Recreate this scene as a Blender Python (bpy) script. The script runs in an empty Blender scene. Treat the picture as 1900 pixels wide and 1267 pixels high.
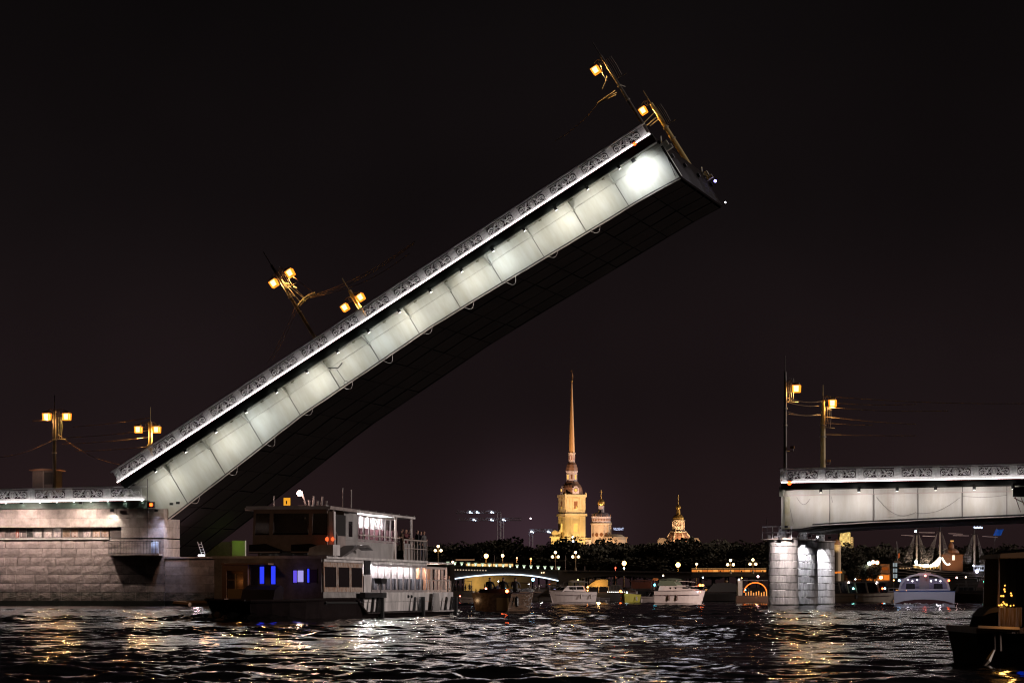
import bpy, bmesh, math, random
import numpy as np
from mathutils import Vector, Matrix

# ---------------------------------------------------------------- scene, camera, sky, added side light
SC = bpy.context.scene
COL = SC.collection
F = 6400.0            # focal length in pixels of a 1900 px wide picture
CX, HY, CAMZ = 950.0, 1098.0, 1.3
R = math.radians
cam_d = bpy.data.cameras.new('camera')
cam_d.sensor_width = 36.0
cam_d.lens = 36.0 * F / 1900.0
cam_d.shift_y = (HY - 633.5) / 1900.0
cam_d.clip_start = 0.5
cam_d.clip_end = 9000
cam_d.dof.use_dof = True
cam_d.dof.focus_distance = 260
cam_d.dof.aperture_fstop = 8
cam = bpy.data.objects.new('camera', cam_d)
cam.location = (0, 0, CAMZ)
cam.rotation_euler = (R(90), 0, 0)
COL.objects.link(cam)
SC.camera = cam

SC.view_settings.view_transform = 'Standard'
SC.view_settings.look = 'None'
SC.view_settings.exposure = 0.0
SC.view_settings.gamma = 1.0
SC.render.engine = 'CYCLES'
SC.cycles.use_denoising = True
SC.cycles.filter_width = 1.2
SC.cycles.use_light_tree = True
SC.cycles.sample_clamp_indirect = 4.0
SC.cycles.sample_clamp_direct = 0.0
SC.cycles.max_bounces = 6
SC.cycles.transparent_max_bounces = 8
SC.cycles.volume_bounces = 0
SC.cycles.caustics_reflective = False
SC.cycles.caustics_refractive = False

world = bpy.data.worlds.new('World')
SC.world = world
world.use_nodes = True
wn = world.node_tree
wn.nodes.clear()
def WN(t, **k):
    n = wn.nodes.new(t)
    for a, b in k.items(): setattr(n, a, b)
    return n
wout = WN('ShaderNodeOutputWorld')
bg_sky = WN('ShaderNodeBackground'); bg_glow = WN('ShaderNodeBackground')
add = WN('ShaderNodeAddShader')
sky = WN('ShaderNodeTexSky', sky_type='NISHITA', sun_disc=False, sun_elevation=R(-4), sun_rotation=R(95), air_density=1.0)
wn.links.new(sky.outputs[0], bg_sky.inputs[0]); bg_sky.inputs[1].default_value = 0.002
# city glow: light-polluted night sky, brownish purple at the horizon, near black overhead
tc = WN('ShaderNodeTexCoord'); sep = WN('ShaderNodeSeparateXYZ')
wn.links.new(tc.outputs['Generated'], sep.inputs[0])
ramp = WN('ShaderNodeValToRGB'); ramp.color_ramp.interpolation = 'EASE'
e = ramp.color_ramp.elements
e[0].position = 0.0; e[0].color = (.0150, .0080, .0078, 1)
e[1].position = 1.0; e[1].color = (.0016, .0014, .0014, 1)
for p, c in ((.02, (.0155, .0085, .0092, 1)), (.06, (.0100, .0062, .0068, 1)), (.12, (.0056, .0040, .0043, 1)), (.20, (.0031, .0026, .0027, 1))):
    q = e.new(p); q.color = c
wn.links.new(sep.outputs['Z'], ramp.inputs[0])
nz = WN('ShaderNodeTexNoise'); nz.inputs['Scale'].default_value = 7.0; nz.inputs['Detail'].default_value = 3
mr = WN('ShaderNodeMapRange'); mr.inputs[1].default_value = .3; mr.inputs[2].default_value = .7; mr.inputs[3].default_value = .75; mr.inputs[4].default_value = 1.25
wn.links.new(tc.outputs['Generated'], nz.inputs[0]); wn.links.new(nz.outputs[0], mr.inputs[0])
wn.links.new(ramp.outputs[0], bg_glow.inputs[0]); wn.links.new(mr.outputs[0], bg_glow.inputs[1])
wn.links.new(bg_sky.outputs[0], add.inputs[0]); wn.links.new(bg_glow.outputs[0], add.inputs[1])
# lilac glow of a floodlit building site low over the far bank
gd = Vector(((992 - 950) / 6400.0, 1, (1098 - 1010) / 6400.0)).normalized()
dotn = WN('ShaderNodeVectorMath', operation='DISTANCE'); dotn.inputs[1].default_value = gd
wn.links.new(tc.outputs['Generated'], dotn.inputs[0])
gm = WN('ShaderNodeMapRange', interpolation_type='SMOOTHSTEP'); gm.inputs[1].default_value = .055; gm.inputs[2].default_value = 0.0; gm.inputs[3].default_value = 0; gm.inputs[4].default_value = 1
gp = WN('ShaderNodeMath', operation='POWER'); gp.inputs[1].default_value = 2.6
bg_site = WN('ShaderNodeBackground'); bg_site.inputs[0].default_value = (.027, .0145, .021, 1)
wn.links.new(dotn.outputs['Value'], gm.inputs[0]); wn.links.new(gm.outputs[0], gp.inputs[0]); wn.links.new(gp.outputs[0], bg_site.inputs[1])
add2 = WN('ShaderNodeAddShader'); wn.links.new(add.outputs[0], add2.inputs[0]); wn.links.new(bg_site.outputs[0], add2.inputs[1])
wn.links.new(add2.outputs[0], wout.inputs[0])

sun_d = bpy.data.lights.new('added_side_light', 'SUN')  # added low side light to brighten the ferry side and boats
sun_d.energy = 1.5; sun_d.angle = R(8); sun_d.color = (1, .86, .80)
sun = bpy.data.objects.new('added_side_light', sun_d); COL.objects.link(sun)
_sd = Vector((0.96, -0.09, 0.20)).normalized()      # shines in from the right, standing in for an unseen lit bank
sun.rotation_euler = _sd.to_track_quat('Z', 'Y').to_euler()

# ---------------------------------------------------------------- helpers
def W(x, y, Y):
    return Vector(((x - CX) / F * Y, Y, CAMZ + (HY - y) / F * Y))

MATS = {}
def mat(name, col=(.5, .5, .5), rough=.6, metal=0.0, bump=0.0, bscale=8.0, var=0.0, vscale=2.0, col2=None, stretch=(1, 1, 1), spec=.5, objrand=0.0, detail=5):
    if name in MATS: return MATS[name]
    m = bpy.data.materials.new(name); m.use_nodes = True
    nt = m.node_tree; b = nt.nodes['Principled BSDF']
    b.inputs['Base Color'].default_value = (*col, 1)
    b.inputs['Roughness'].default_value = rough
    b.inputs['Metallic'].default_value = metal
    b.inputs['Specular IOR Level'].default_value = spec
    if bump or var or col2:
        t = nt.nodes.new('ShaderNodeTexCoord'); mp = nt.nodes.new('ShaderNodeMapping')
        mp.inputs['Scale'].default_value = stretch
        nt.links.new(t.outputs['Object'], mp.inputs[0])
    if var or col2:
        n = nt.nodes.new('ShaderNodeTexNoise'); n.inputs['Scale'].default_value = vscale; n.inputs['Detail'].default_value = 6
        n.inputs['Roughness'].default_value = .65
        nt.links.new(mp.outputs[0], n.inputs[0])
        cr = nt.nodes.new('ShaderNodeValToRGB')
        a = [max(0, c * (1 - var)) for c in col]; c2 = col2 or [min(1, c * (1 + var)) for c in col]
        cr.color_ramp.elements[0].position = .35; cr.color_ramp.elements[0].color = (*c2, 1) if col2 else (*a, 1)
        cr.color_ramp.elements[1].position = .62; cr.color_ramp.elements[1].color = (*col, 1) if col2 else (*c2, 1)
        nt.links.new(n.outputs[0], cr.inputs[0])
        src = cr.outputs[0]
        if objrand:
            oi = nt.nodes.new('ShaderNodeObjectInfo'); hs = nt.nodes.new('ShaderNodeHueSaturation')
            r2 = nt.nodes.new('ShaderNodeMapRange'); r2.inputs[3].default_value = 1 - objrand; r2.inputs[4].default_value = 1 + objrand
            nt.links.new(oi.outputs['Random'], r2.inputs[0]); nt.links.new(r2.outputs[0], hs.inputs['Value'])
            nt.links.new(src, hs.inputs['Color']); src = hs.outputs[0]
        nt.links.new(src, b.inputs['Base Color'])
        rr = nt.nodes.new('ShaderNodeMapRange'); rr.inputs[3].default_value = max(.05, rough - .12); rr.inputs[4].default_value = min(1, rough + .15)
        nt.links.new(n.outputs[0], rr.inputs[0]); nt.links.new(rr.outputs[0], b.inputs['Roughness'])
    if bump:
        n2 = nt.nodes.new('ShaderNodeTexNoise'); n2.inputs['Scale'].default_value = bscale; n2.inputs['Detail'].default_value = detail
        nt.links.new(mp.outputs[0], n2.inputs[0])
        bp = nt.nodes.new('ShaderNodeBump'); bp.inputs['Strength'].default_value = min(1, bump); bp.inputs['Distance'].default_value = .08 * max(1, bump)
        nt.links.new(n2.outputs[0], bp.inputs['Height']); nt.links.new(bp.outputs[0], b.inputs['Normal'])
    MATS[name] = m
    return m

def emat(name, col, s=1.0):
    if name in MATS: return MATS[name]
    m = bpy.data.materials.new(name); m.use_nodes = True
    nt = m.node_tree; nt.nodes.clear()
    o = nt.nodes.new('ShaderNodeOutputMaterial'); em = nt.nodes.new('ShaderNodeEmission')
    em.inputs[0].default_value = (*col, 1); em.inputs[1].default_value = s
    nt.links.new(em.outputs[0], o.inputs[0]); MATS[name] = m
    return m

def glassmat(name, col=(.02, .025, .03), rough=.05, alpha=.35):
    """dark tinted glazing: mostly reflective sheet that lets some of the inside through"""
    if name in MATS: return MATS[name]
    m = bpy.data.materials.new(name); m.use_nodes = True
    nt = m.node_tree; b = nt.nodes['Principled BSDF']
    b.inputs['Base Color'].default_value = (*col, 1); b.inputs['Roughness'].default_value = rough
    b.inputs['Alpha'].default_value = alpha
    MATS[name] = m
    return m

class MB:
    def __init__(s): s.v = []; s.f = []; s.mi = []; s.cur = 0
    def face(s, idx): s.f.append(tuple(idx)); s.mi.append(s.cur)
    def add(s, vs, fs):
        o = len(s.v); s.v += [tuple(v) for v in vs]
        for f in fs: s.face([i + o for i in f])
    def box(s, x0, x1, y0, y1, z0, z1):
        s.add([(x0, y0, z0), (x1, y0, z0), (x1, y1, z0), (x0, y1, z0), (x0, y0, z1), (x1, y0, z1), (x1, y1, z1), (x0, y1, z1)],
              [(0, 3, 2, 1), (4, 5, 6, 7), (0, 1, 5, 4), (1, 2, 6, 5), (2, 3, 7, 6), (3, 0, 4, 7)])
        return s
    def prism(s, poly, y0, y1, ax='xz'):
        """polygon in (x,z) extruded along y; ax 'xy' extrudes along z, 'yz' extrudes along x"""
        n = len(poly)
        def p(a, b, t): return (a, t, b) if ax == 'xz' else ((a, b, t) if ax == 'xy' else (t, a, b))
        vs = [p(a, b, y0) for a, b in poly] + [p(a, b, y1) for a, b in poly]
        s.add(vs, [tuple(range(n)), tuple(range(2 * n - 1, n - 1, -1))] + [(i, i + n, (i + 1) % n + n, (i + 1) % n) for i in range(n)])
        return s
    def hexa(s, pts):
        s.add(pts, [(0, 3, 2, 1), (4, 5, 6, 7), (0, 1, 5, 4), (1, 2, 6, 5), (2, 3, 7, 6), (3, 0, 4, 7)]); return s
    def tube(s, pts, r, n=6, cap=True):
        pts = [Vector(p) for p in pts]
        rs = r if isinstance(r, (list, tuple)) else [r] * len(pts)
        rings = []
        up0 = None
        for i, p in enumerate(pts):
            d = (pts[min(i + 1, len(pts) - 1)] - pts[max(i - 1, 0)])
            if d.length < 1e-9: d = Vector((0, 0, 1))
            d.normalize()
            ref = Vector((0, 0, 1)) if abs(d.z) < .9 else Vector((1, 0, 0))
            if up0 is not None and abs(up0.dot(d)) < .95: ref = up0
            a = d.cross(ref).normalized(); b = a.cross(d).normalized(); up0 = b
            rings.append([p + (a * math.cos(2 * math.pi * k / n) + b * math.sin(2 * math.pi * k / n)) * rs[i] for k in range(n)])
        o = len(s.v)
        for rg in rings: s.v += [tuple(q) for q in rg]
        for i in range(len(pts) - 1):
            for k in range(n):
                s.face((o + i * n + k, o + i * n + (k + 1) % n, o + (i + 1) * n + (k + 1) % n, o + (i + 1) * n + k))
        if cap:
            s.face([o + k for k in range(n)][::-1]); s.face([o + (len(pts) - 1) * n + k for k in range(n)])
        return s
    def lathe(s, prof, n=16, c=(0, 0), a0=0.0, a1=2 * math.pi, cap=True, sx=1.0, sy=1.0):
        """prof: [(r,z)]"""
        o = len(s.v); full = abs(a1 - a0 - 2 * math.pi) < 1e-6
        m = n if full else n + 1
        for r, z in prof:
            for k in range(m):
                a = a0 + (a1 - a0) * k / n
                s.v.append((c[0] + r * math.cos(a) * sx, c[1] + r * math.sin(a) * sy, z))
        for i in range(len(prof) - 1):
            for k in range(n):
                k2 = (k + 1) % m
                s.face((o + i * m + k, o + i * m + k2, o + (i + 1) * m + k2, o + (i + 1) * m + k))
        if cap and full:
            s.face([o + k for k in range(m)][::-1]); s.face([o + (len(prof) - 1) * m + k for k in range(m)])
        return s
    def ball(s, c, r, n=8, sz=1.0):
        prof = [(max(1e-4, r * math.sin(math.pi * i / n)), c[2] - r * sz * math.cos(math.pi * i / n)) for i in range(n + 1)]
        return s.lathe(prof, n + 2, (c[0], c[1]))
    def loft(s, rings, closed=False, cap=True):
        o = len(s.v); n = len(rings[0])
        for rg in rings: s.v += [tuple(q) for q in rg]
        m = n if closed else n - 1
        for i in range(len(rings) - 1):
            for k in range(m):
                s.face((o + i * n + k, o + i * n + (k + 1) % n, o + (i + 1) * n + (k + 1) % n, o + (i + 1) * n + k))
        if cap:
            s.face([o + k for k in range(n)][::-1]); s.face([o + (len(rings) - 1) * n + k for k in range(n)])
        return s
    def mesh(s, name, mats, smooth=False):
        me = bpy.data.meshes.new(name); me.from_pydata(s.v, [], s.f)
        for m in (mats if isinstance(mats, (list, tuple)) else [mats]): me.materials.append(m)
        me.polygons.foreach_set('material_index', s.mi)
        me.update()
        bm = bmesh.new(); bm.from_mesh(me); bmesh.ops.recalc_face_normals(bm, faces=bm.faces); bm.to_mesh(me); bm.free()
        if smooth: me.polygons.foreach_set('use_smooth', [True] * len(me.polygons))
        return me
    def build(s, name, mats, parent=None, smooth=False, loc=None, **k):
        return link(name, s.mesh(name, mats, smooth), parent, loc, **k)

def link(name, me, parent=None, loc=None, rot=None, scale=None, label=None, cat=None, group=None, kind=None):
    o = bpy.data.objects.new(name, me); COL.objects.link(o)
    if parent is not None: o.parent = parent
    if loc is not None: o.location = loc
    if rot is not None: o.rotation_euler = rot
    if scale is not None: o.scale = scale
    return tag(o, label, cat, group, kind)
def tag(o, label=None, cat=None, group=None, kind=None):
    if label: o['label'] = label
    if cat: o['category'] = cat
    if group: o['group'] = group
    if kind: o['kind'] = kind
    return o
def thing(name, label, cat, loc=(0, 0, 0), rz=0.0, group=None, matrix=None):
    o = bpy.data.objects.new(name, None); COL.objects.link(o)
    o.empty_display_size = .5
    if matrix is not None: o.matrix_world = matrix
    else: o.location = loc; o.rotation_euler = (0, 0, rz)
    return tag(o, label, cat, group)
def box(name, x0, x1, y0, y1, z0, z1, m, parent, **k):
    return MB().box(x0, x1, y0, y1, z0, z1).build(name, m, parent, **k)
def lamp(name, kind, energy, col, parent, loc, size=.2, target=None, angle=None, blend=.4, spread=None):
    d = bpy.data.lights.new(name, kind); d.energy = energy; d.color = col
    if kind == 'AREA': d.shape = 'DISK'; d.size = size
    else: d.shadow_soft_size = size
    if kind == 'SPOT': d.spot_size = R(angle); d.spot_blend = blend
    if spread: d.spread = R(spread)
    o = bpy.data.objects.new(name, d); COL.objects.link(o); o.parent = parent; o.location = loc
    if target is not None:
        o.rotation_euler = (Vector(target) - Vector(loc)).to_track_quat('-Z', 'Y').to_euler()
    return o
def copy_tree(o, parent=None):
    c = o.copy(); COL.objects.link(c); c.parent = parent
    for ch in list(o.children): copy_tree(ch, c)
    return c
rnd = random.Random(7)

# ---------------------------------------------------------------- bridge frame (x along the bridge, y into depth, z up)
TH = math.atan(1395.0 / F)
U = Vector((math.cos(TH), -math.sin(TH), 0)); V = Vector((math.sin(TH), math.cos(TH), 0))
OB = Vector(((1450 - CX) / F * 318, 318, 0))
BM = Matrix.Translation(OB) @ Matrix.Rotation(-TH, 4, 'Z')
def br(x, y, w=0.0):
    d = Vector(((x - CX) / F, 1, (HY - y) / F))
    t = (OB.dot(V) + w) / d.dot(V)
    return ((t * d - OB).dot(U), CAMZ + t * d.z)
WID = 27.5            # bridge width

# paints and stone
M_white = mat('white_bridge_paint', (.545, .545, .515), .5, bump=.05, bscale=.9, col2=(.47, .455, .40), vscale=.8, stretch=(1.6, 1, .32))
M_rail = mat('grey_cast_iron_paint', (.62, .62, .61), .45, bump=.05, bscale=20, var=.12, vscale=5)
M_fascia = mat('dark_green_steel', (.045, .052, .048), .45, var=.2, vscale=1)
M_dark = mat('dark_steel', (.035, .03, .03), .5, var=.2, vscale=.6)
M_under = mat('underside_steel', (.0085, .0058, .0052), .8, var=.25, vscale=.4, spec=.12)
M_black = mat('black_fittings', (.012, .012, .013), .4)
M_pipe = mat('pale_conduit', (.55, .48, .45), .4)
M_stone = mat('pink_grey_granite', (.33, .265, .245), .85, bump=1.0, bscale=3.5, var=.22, vscale=1.3, objrand=.22, detail=8)
M_ashlar = mat('dressed_granite', (.36, .30, .27), .8, bump=.3, bscale=6, var=.24, vscale=1.6, objrand=.20)
M_joint = mat('dark_mortar', (.06, .05, .045), .9)
M_colst = mat('grey_column_granite', (.36, .34, .335), .8, bump=.5, bscale=5, var=.28, vscale=1.4, objrand=.24, stretch=(2, 2, .45))
M_wet = mat('wet_algae_stone', (.018, .019, .014), .4, bump=.6, bscale=4, var=.4, vscale=1)
E_led = emat('led_strip_white', (1, .92, .92), 12.0)
E_ledp = emat('led_strip_pink_edge', (1, .35, .32), .8)
E_sod = emat('sodium_lamp_glass', (1, .44, .12), 7.0)
E_sodr = emat('sodium_halo_glow', (1, .27, .02), 2.0)  # orange halo of the lamps, put in as glowing colour
E_red = emat('red_signal_glass', (1, .07, .01), 7.0)
E_bulbw = emat('white_lamp_glass', (.95, .93, 1), 12.0)
# ================================================================ cast iron parapet kit (shared meshes)
def spiral(cx, cz, r0, turns, a0, s=1, n=16, taper=.28, y=0.0):
    return [(cx + s * (r0 * (1 - (1 - taper) * t / n)) * math.cos(a0 + turns * 2 * math.pi * t / n), y,
             cz + (r0 * (1 - (1 - taper) * t / n)) * math.sin(a0 + turns * 2 * math.pi * t / n)) for t in range(n + 1)]
PITCH = 3.55
PW = PITCH - .62      # panel width between posts
def panel_mesh():
    """openwork panel: medallion in an oval frame between two sea-horse scrolls"""
    m = MB(); h0, h1 = .27, 1.04; zc = (h0 + h1) / 2
    m.box(-PW / 2, PW / 2, -.03, .03, h0 - .02, h0 + .03); m.box(-PW / 2, PW / 2, -.03, .03, h1 - .03, h1 + .02)
    m.box(-PW / 2, -PW / 2 + .05, -.035, .035, h0, h1); m.box(PW / 2 - .05, PW / 2, -.035, .035, h0, h1)
    for rx, rz, r in ((.20, .31, .035), (.30, .37, .022)):
        m.tube([(rx * math.cos(a), -.02, zc + rz * math.sin(a)) for a in [2 * math.pi * i / 18 for i in range(19)]], r, 5, cap=False)
    m.lathe([(.16, -.02), (.10, .03), (.01, .05)], 12)                       # placeholder dome turned below
    k = len(m.v) - 36
    for i in range(k, len(m.v)):
        x, y, z = m.v[i]; m.v[i] = (x * .8, -.02 - z, zc + y * 1.45)
    m.box(-.07, .07, -.07, -.03, zc + .02, zc + .15); m.box(-.05, .05, -.065, -.03, zc - .14, zc - .03)
    for s in (-1, 1):
        # body of the sea horse: a thick swooping S from the medallion to the post, ending in a coiled tail
        pts = [(s * x, -.03, z) for x, z in ((.30, .95), (.42, .98), (.52, .90), (.60, .78), (.74, .70), (.90, .74), (1.04, .82), (1.18, .80), (1.30, .68), (1.30, .52), (1.18, .44), (1.05, .48), (1.02, .58), (1.10, .62))]
        m.tube(pts, [.035, .065, .07, .055, .06, .065, .06, .055, .045, .04, .035, .03, .022, .015], 6)
        m.tube([(s * x, -.03, z) for x, z in ((.34, .52), (.48, .62), (.62, .60), (.78, .50), (.92, .40), (1.06, .36))], [.025, .035, .045, .045, .035, .02], 5)
        m.tube([(s * x, -.03, z) for x, z in ((.60, .78), (.66, .62), (.58, .50), (.46, .44), (.44, .36))], [.05, .045, .035, .025, .02], 5)
        m.tube([(s * x, -.03, z) for x, z in ((.78, .70), (.84, .88), (.96, .98), (1.10, .98))], [.04, .035, .03, .015], 5)
        m.tube([(s * x, -.03, z) for x, z in ((1.22, .94), (1.34, .98), (1.39, .88), (1.33, .80))], [.02, .028, .025, .015], 5)
        m.tube(spiral(s * .80, .46, .13, 1.1, .6, s, 10), [.028] * 10 + [.012], 5)
        m.tube(spiral(s * 1.33, .42, .09, 1.0, 2.2, s, 8), [.022] * 8 + [.01], 5)
        m.tube(spiral(s * .50, .86, .10, .9, 2.6, s, 8), [.03] * 8 + [.012], 5)
        for x, z, a in ((.70, .92, .7), (.96, .58, -.5), (1.12, .70, .9), (.56, .70, 2.2), (.88, .88, 1.8), (1.20, .56, .3)):
            dx, dz = .09 * math.cos(a), .09 * math.sin(a)
            m.tube([(s * (x - dx), -.02, z - dz), (s * x, -.06, z), (s * (x + dx), -.02, z + dz)], [.01, .035, .01], 4)
    return m.mesh('railing_panel', M_rail)
def post_mesh():
    m = MB()
    for x in (-.30, .16): m.box(x, x + .14, -.07, .07, .26, 1.10)
    m.box(-.16, .16, -.02, .05, .28, 1.08); m.box(-.32, .32, -.08, .08, 1.06, 1.12)
    for z in (.36, .60, .84): m.tube([(-.13, -.05, z), (0, -.07, z + .09), (.13, -.05, z + .17)], [.02, .045, .02], 5)
    m.ball((0, -.05, .34), .05, 5); m.ball((0, -.05, 1.0), .05, 5)
    return m.mesh('railing_post', M_rail)
PANEL, POST = panel_mesh(), post_mesh()
SPOTM = MB().box(-.14, .14, -.14, .14, -.34, -.06).tube([(0, 0, -.06), (0, 0, .12)], .03, 6).mesh('spotlight', M_black)
M_lensf = emat('spotlight_lens', (1, .98, .9), 5.0)
LENS = MB().box(-.10, .10, -.10, .10, -.357, -.342).mesh('lens', M_lensf)

def railing(root, x0, x1, first, slope=0.0, z0=0.0, pitch=PITCH, y=0.0):
    """plinth, panels, posts and handrail along local x; first = centre of the first panel"""
    def zz(x): return z0 + slope * (x - x0)
    rot = (0, -math.atan(slope), 0)
    m = MB().prism([(x0, zz(x0)), (x1, zz(x1)), (x1, zz(x1) + .275), (x0, zz(x0) + .275)], y - .05, y + .10)
    m.prism([(x0, zz(x0) - .02), (x1, zz(x1) - .02), (x1, zz(x1) + .05), (x0, zz(x0) + .05)], y - .12, y - .052)
    m.build('railing_plinth', M_rail, root)
    m = MB().prism([(x0 - .1, zz(x0) + 1.17), (x1 + .1, zz(x1) + 1.17), (x1 + .1, zz(x1) + 1.24), (x0 - .1, zz(x0) + 1.24)], y - .12, y + .14)
    m.prism([(x0 - .1, zz(x0) + 1.262), (x1 + .1, zz(x1) + 1.262), (x1 + .1, zz(x1) + 1.30), (x0 - .1, zz(x0) + 1.30)], y - .09, y + .09)
    m.build('handrail', M_rail, root)
    x = first
    sx = pitch / PITCH
    while x < x1:
        if x - PW / 2 * sx >= x0 - .02 and x + PW / 2 * sx <= x1 + .02:
            link('railing_panel', PANEL, root, (x, y, zz(x)), rot, (sx, 1, 1))
        for q in (x - pitch / 2, x + pitch / 2):
            if x0 + .2 < q < x1 - .1 and (q > x or x == first): link('railing_post', POST, root, (q, y, zz(q)), rot)
        x += pitch
    # led strip lying on the cornice in front of the plinth
    MB().prism([(x0 + .15, zz(x0) - .05), (x1, zz(x1) - .05), (x1, zz(x1) + .02), (x0 + .15, zz(x0) + .02)], y - .50, y - .44).build('led_strip', E_led, root)
    MB().prism([(x0 + .15, zz(x0) - .10), (x1, zz(x1) - .10), (x1, zz(x1) - .065), (x0 + .15, zz(x0) - .065)], y - .50, y - .462).build('led_strip_edge', E_ledp, root)

# ================================================================ raised leaf
A_ = br(245, 878.4); B_ = br(1207, 249.5)
AL = math.atan2(B_[1] - A_[1], B_[0] - A_[0])
S0, Z0 = A_
def lf(x, y, w=0.0):
    s, z = br(x, y, w); s -= S0; z -= Z0
    return (s * math.cos(AL) + z * math.sin(AL), -s * math.sin(AL) + z * math.cos(AL))
LM = BM @ Matrix.Translation((S0, 0, Z0)) @ Matrix.Rotation(-AL, 4, 'Y')
leaf = thing('raised_bridge_leaf', 'long white floodlit drawbridge leaf raised steeply over the river with ornate cast railing', 'drawbridge', matrix=LM)
LX0 = lf(216, 893)[0]; LX1 = lf(1207, 249.5)[0]
med = [lf(284.9, 790.8)[0]]
p_leaf = (lf(1163.6, 266)[0] - lf(247.8, 864.2)[0]) / round((lf(1163.6, 266)[0] - lf(247.8, 864.2)[0]) / PITCH)
first = lf(247.8, 864.2)[0]
railing(leaf, LX0, LX1, first, 0, 0, p_leaf)
GW = 1.35             # girder set back from the parapet
LE = lf(1262, 330, GW)[0]          # tip end of the girder
# cornice beam under the parapet
fb = lf(700, 602)[1]
FB = min(-.80, fb)
MB().box(LX0 + .4, LX1 + .15, -.22, .10, FB, -.12).build('cornice_beam', M_fascia, leaf)
box('cornice_cap', LX0 + .2, LX1 + .2, -.52, .2, -.118, -.102, M_fascia, leaf)
# deck and pavement slab
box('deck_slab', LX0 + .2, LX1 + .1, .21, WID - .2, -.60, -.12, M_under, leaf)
box('soffit_panel', LX0 + 1.2, LX1, .105, GW - .02, FB + .10, FB + .16, M_white, leaf)
# girder profile
LED_Z = lf(440, 775, GW)[1]
bot_px = [(303, 970), (440, 864), (560, 769), (700, 674), (800, 605.5), (900, 544), (1000, 484), (1100, 424), (1200, 363), (1262, 330)]
bot = [lf(x, y, GW) for x, y in bot_px]
def nb(l):
    if l <= bot[0][0]:
        k = (bot[1][1] - bot[0][1]) / (bot[1][0] - bot[0][0]); return bot[0][1] + k * (l - bot[0][0])
    for (a, b), (c, d) in zip(bot, bot[1:]):
        if l <= c: return b + (d - b) * (l - a) / (c - a)
    return bot[-1][1]
LT = -7.0             # tail end, hidden inside the pier
rib_px = [(308, 868), (382, 818), (457, 768), (530, 718), (603, 670), (678, 622), (755, 574), (830, 524), (905, 477), (985, 428), (1060, 380), (1135, 332)]
ribs = [lf(x, y, GW - .3)[0] for x, y in rib_px]
rp = (ribs[-1] - ribs[0]) / (len(ribs) - 1)
ribs = [ribs[0] + rp * i for i in range(len(ribs))]
TOPN = FB + .02
led_n = TOPN - .75
edges = [LT] + ribs + [LE]
for a, b in zip(edges, edges[1:]):
    a2, b2 = a + .03, b - .03
    k = 3
    xs = [a2 + (b2 - a2) * i / k for i in range(k + 1)]
    poly = [(x, nb(x) + .04) for x in xs] + [(b2, led_n - .03), (a2, led_n - .03)]
    MB().prism(poly, GW, GW + .05).build('girder_plate', M_white, leaf)
    MB().prism([(a2, led_n + .03), (b2, led_n + .03), (b2, TOPN + .08), (a2, TOPN + .08)], GW + .002, GW + .05).build('upper_plate', M_white, leaf)
for x in ribs:
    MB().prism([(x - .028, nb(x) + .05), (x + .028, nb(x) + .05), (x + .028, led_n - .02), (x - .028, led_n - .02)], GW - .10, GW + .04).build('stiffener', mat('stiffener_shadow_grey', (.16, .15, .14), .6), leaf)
    # triangular bracket carrying the pavement
    m = MB().prism([(GW - .02, TOPN + .06), (.14, TOPN + .06), (.14, TOPN - .10), (GW - .16, led_n - .16), (GW - .02, led_n - .16)], x - .06, x + .06, 'yz')
    m.box(x - .2, x + .2, GW - .24, GW - .01, led_n - .20, led_n - .165)
    m.build('bracket', M_white, leaf)
m = MB().box(LT, LE, GW - .10, GW, led_n - .02, led_n + .02)
m.build('ledge', M_white, leaf)
# web behind plates, other girders, cross beams, bottom plate
def girder(y, l0, l1, mm, name='girder', t=.06, fl=.14):
    xs = [l0 + (l1 - l0) * i / 24 for i in range(25)]
    m = MB().prism([(x, nb(x)) for x in xs] + [(l1, -.62), (l0, -.62)], y, y + t)
    m.loft([[(x, y - fl, nb(x)), (x, y + fl, nb(x)), (x, y + fl, nb(x) - .07), (x, y - fl, nb(x) - .07)] for x in xs], closed=True)
    return m.build(name, mm, leaf)
girder(GW + .06, LT, LE - .1, M_dark, 'girder_web', fl=.01)
gys = [6.0, 11.0, 16.2, 21.3, WID - GW]
for y in gys: girder(y, LT - (y > 20) * 0, LE - .05, mat('girder_flange_dark', (.012, .009, .009), .8, spec=.1))
for i in range(26):
    x = LT + 1 + (LE - LT - 1.5) * i / 25
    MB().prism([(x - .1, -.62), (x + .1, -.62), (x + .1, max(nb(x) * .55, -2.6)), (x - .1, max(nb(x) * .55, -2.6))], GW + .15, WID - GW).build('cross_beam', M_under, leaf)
xs = [LT + .5 + (LE - .7 - LT) * i / 22 for i in range(23)]
for a, b in zip(gys[:-1], gys[1:]):
    pass
cuts = [GW + .2] + gys
for a, b in zip(cuts, cuts[1:]):
    for i in range(22):
        x0, x1 = xs[i] + .05, xs[i + 1] - .05; o_ = -.04 + .02 * ((i * 7 + int(a)) % 4)
        MB().hexa([(x0, a + .16, nb(x0) + o_), (x1, a + .16, nb(x1) + o_), (x1, b - .10, nb(x1) + o_), (x0, b - .10, nb(x0) + o_),
                   (x0, a + .16, nb(x0) + o_ + .03), (x1, a + .16, nb(x1) + o_ + .03), (x1, b - .10, nb(x1) + o_ + .03), (x0, b - .10, nb(x0) + o_ + .03)]).build('bottom_plate', M_under, leaf)
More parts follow.
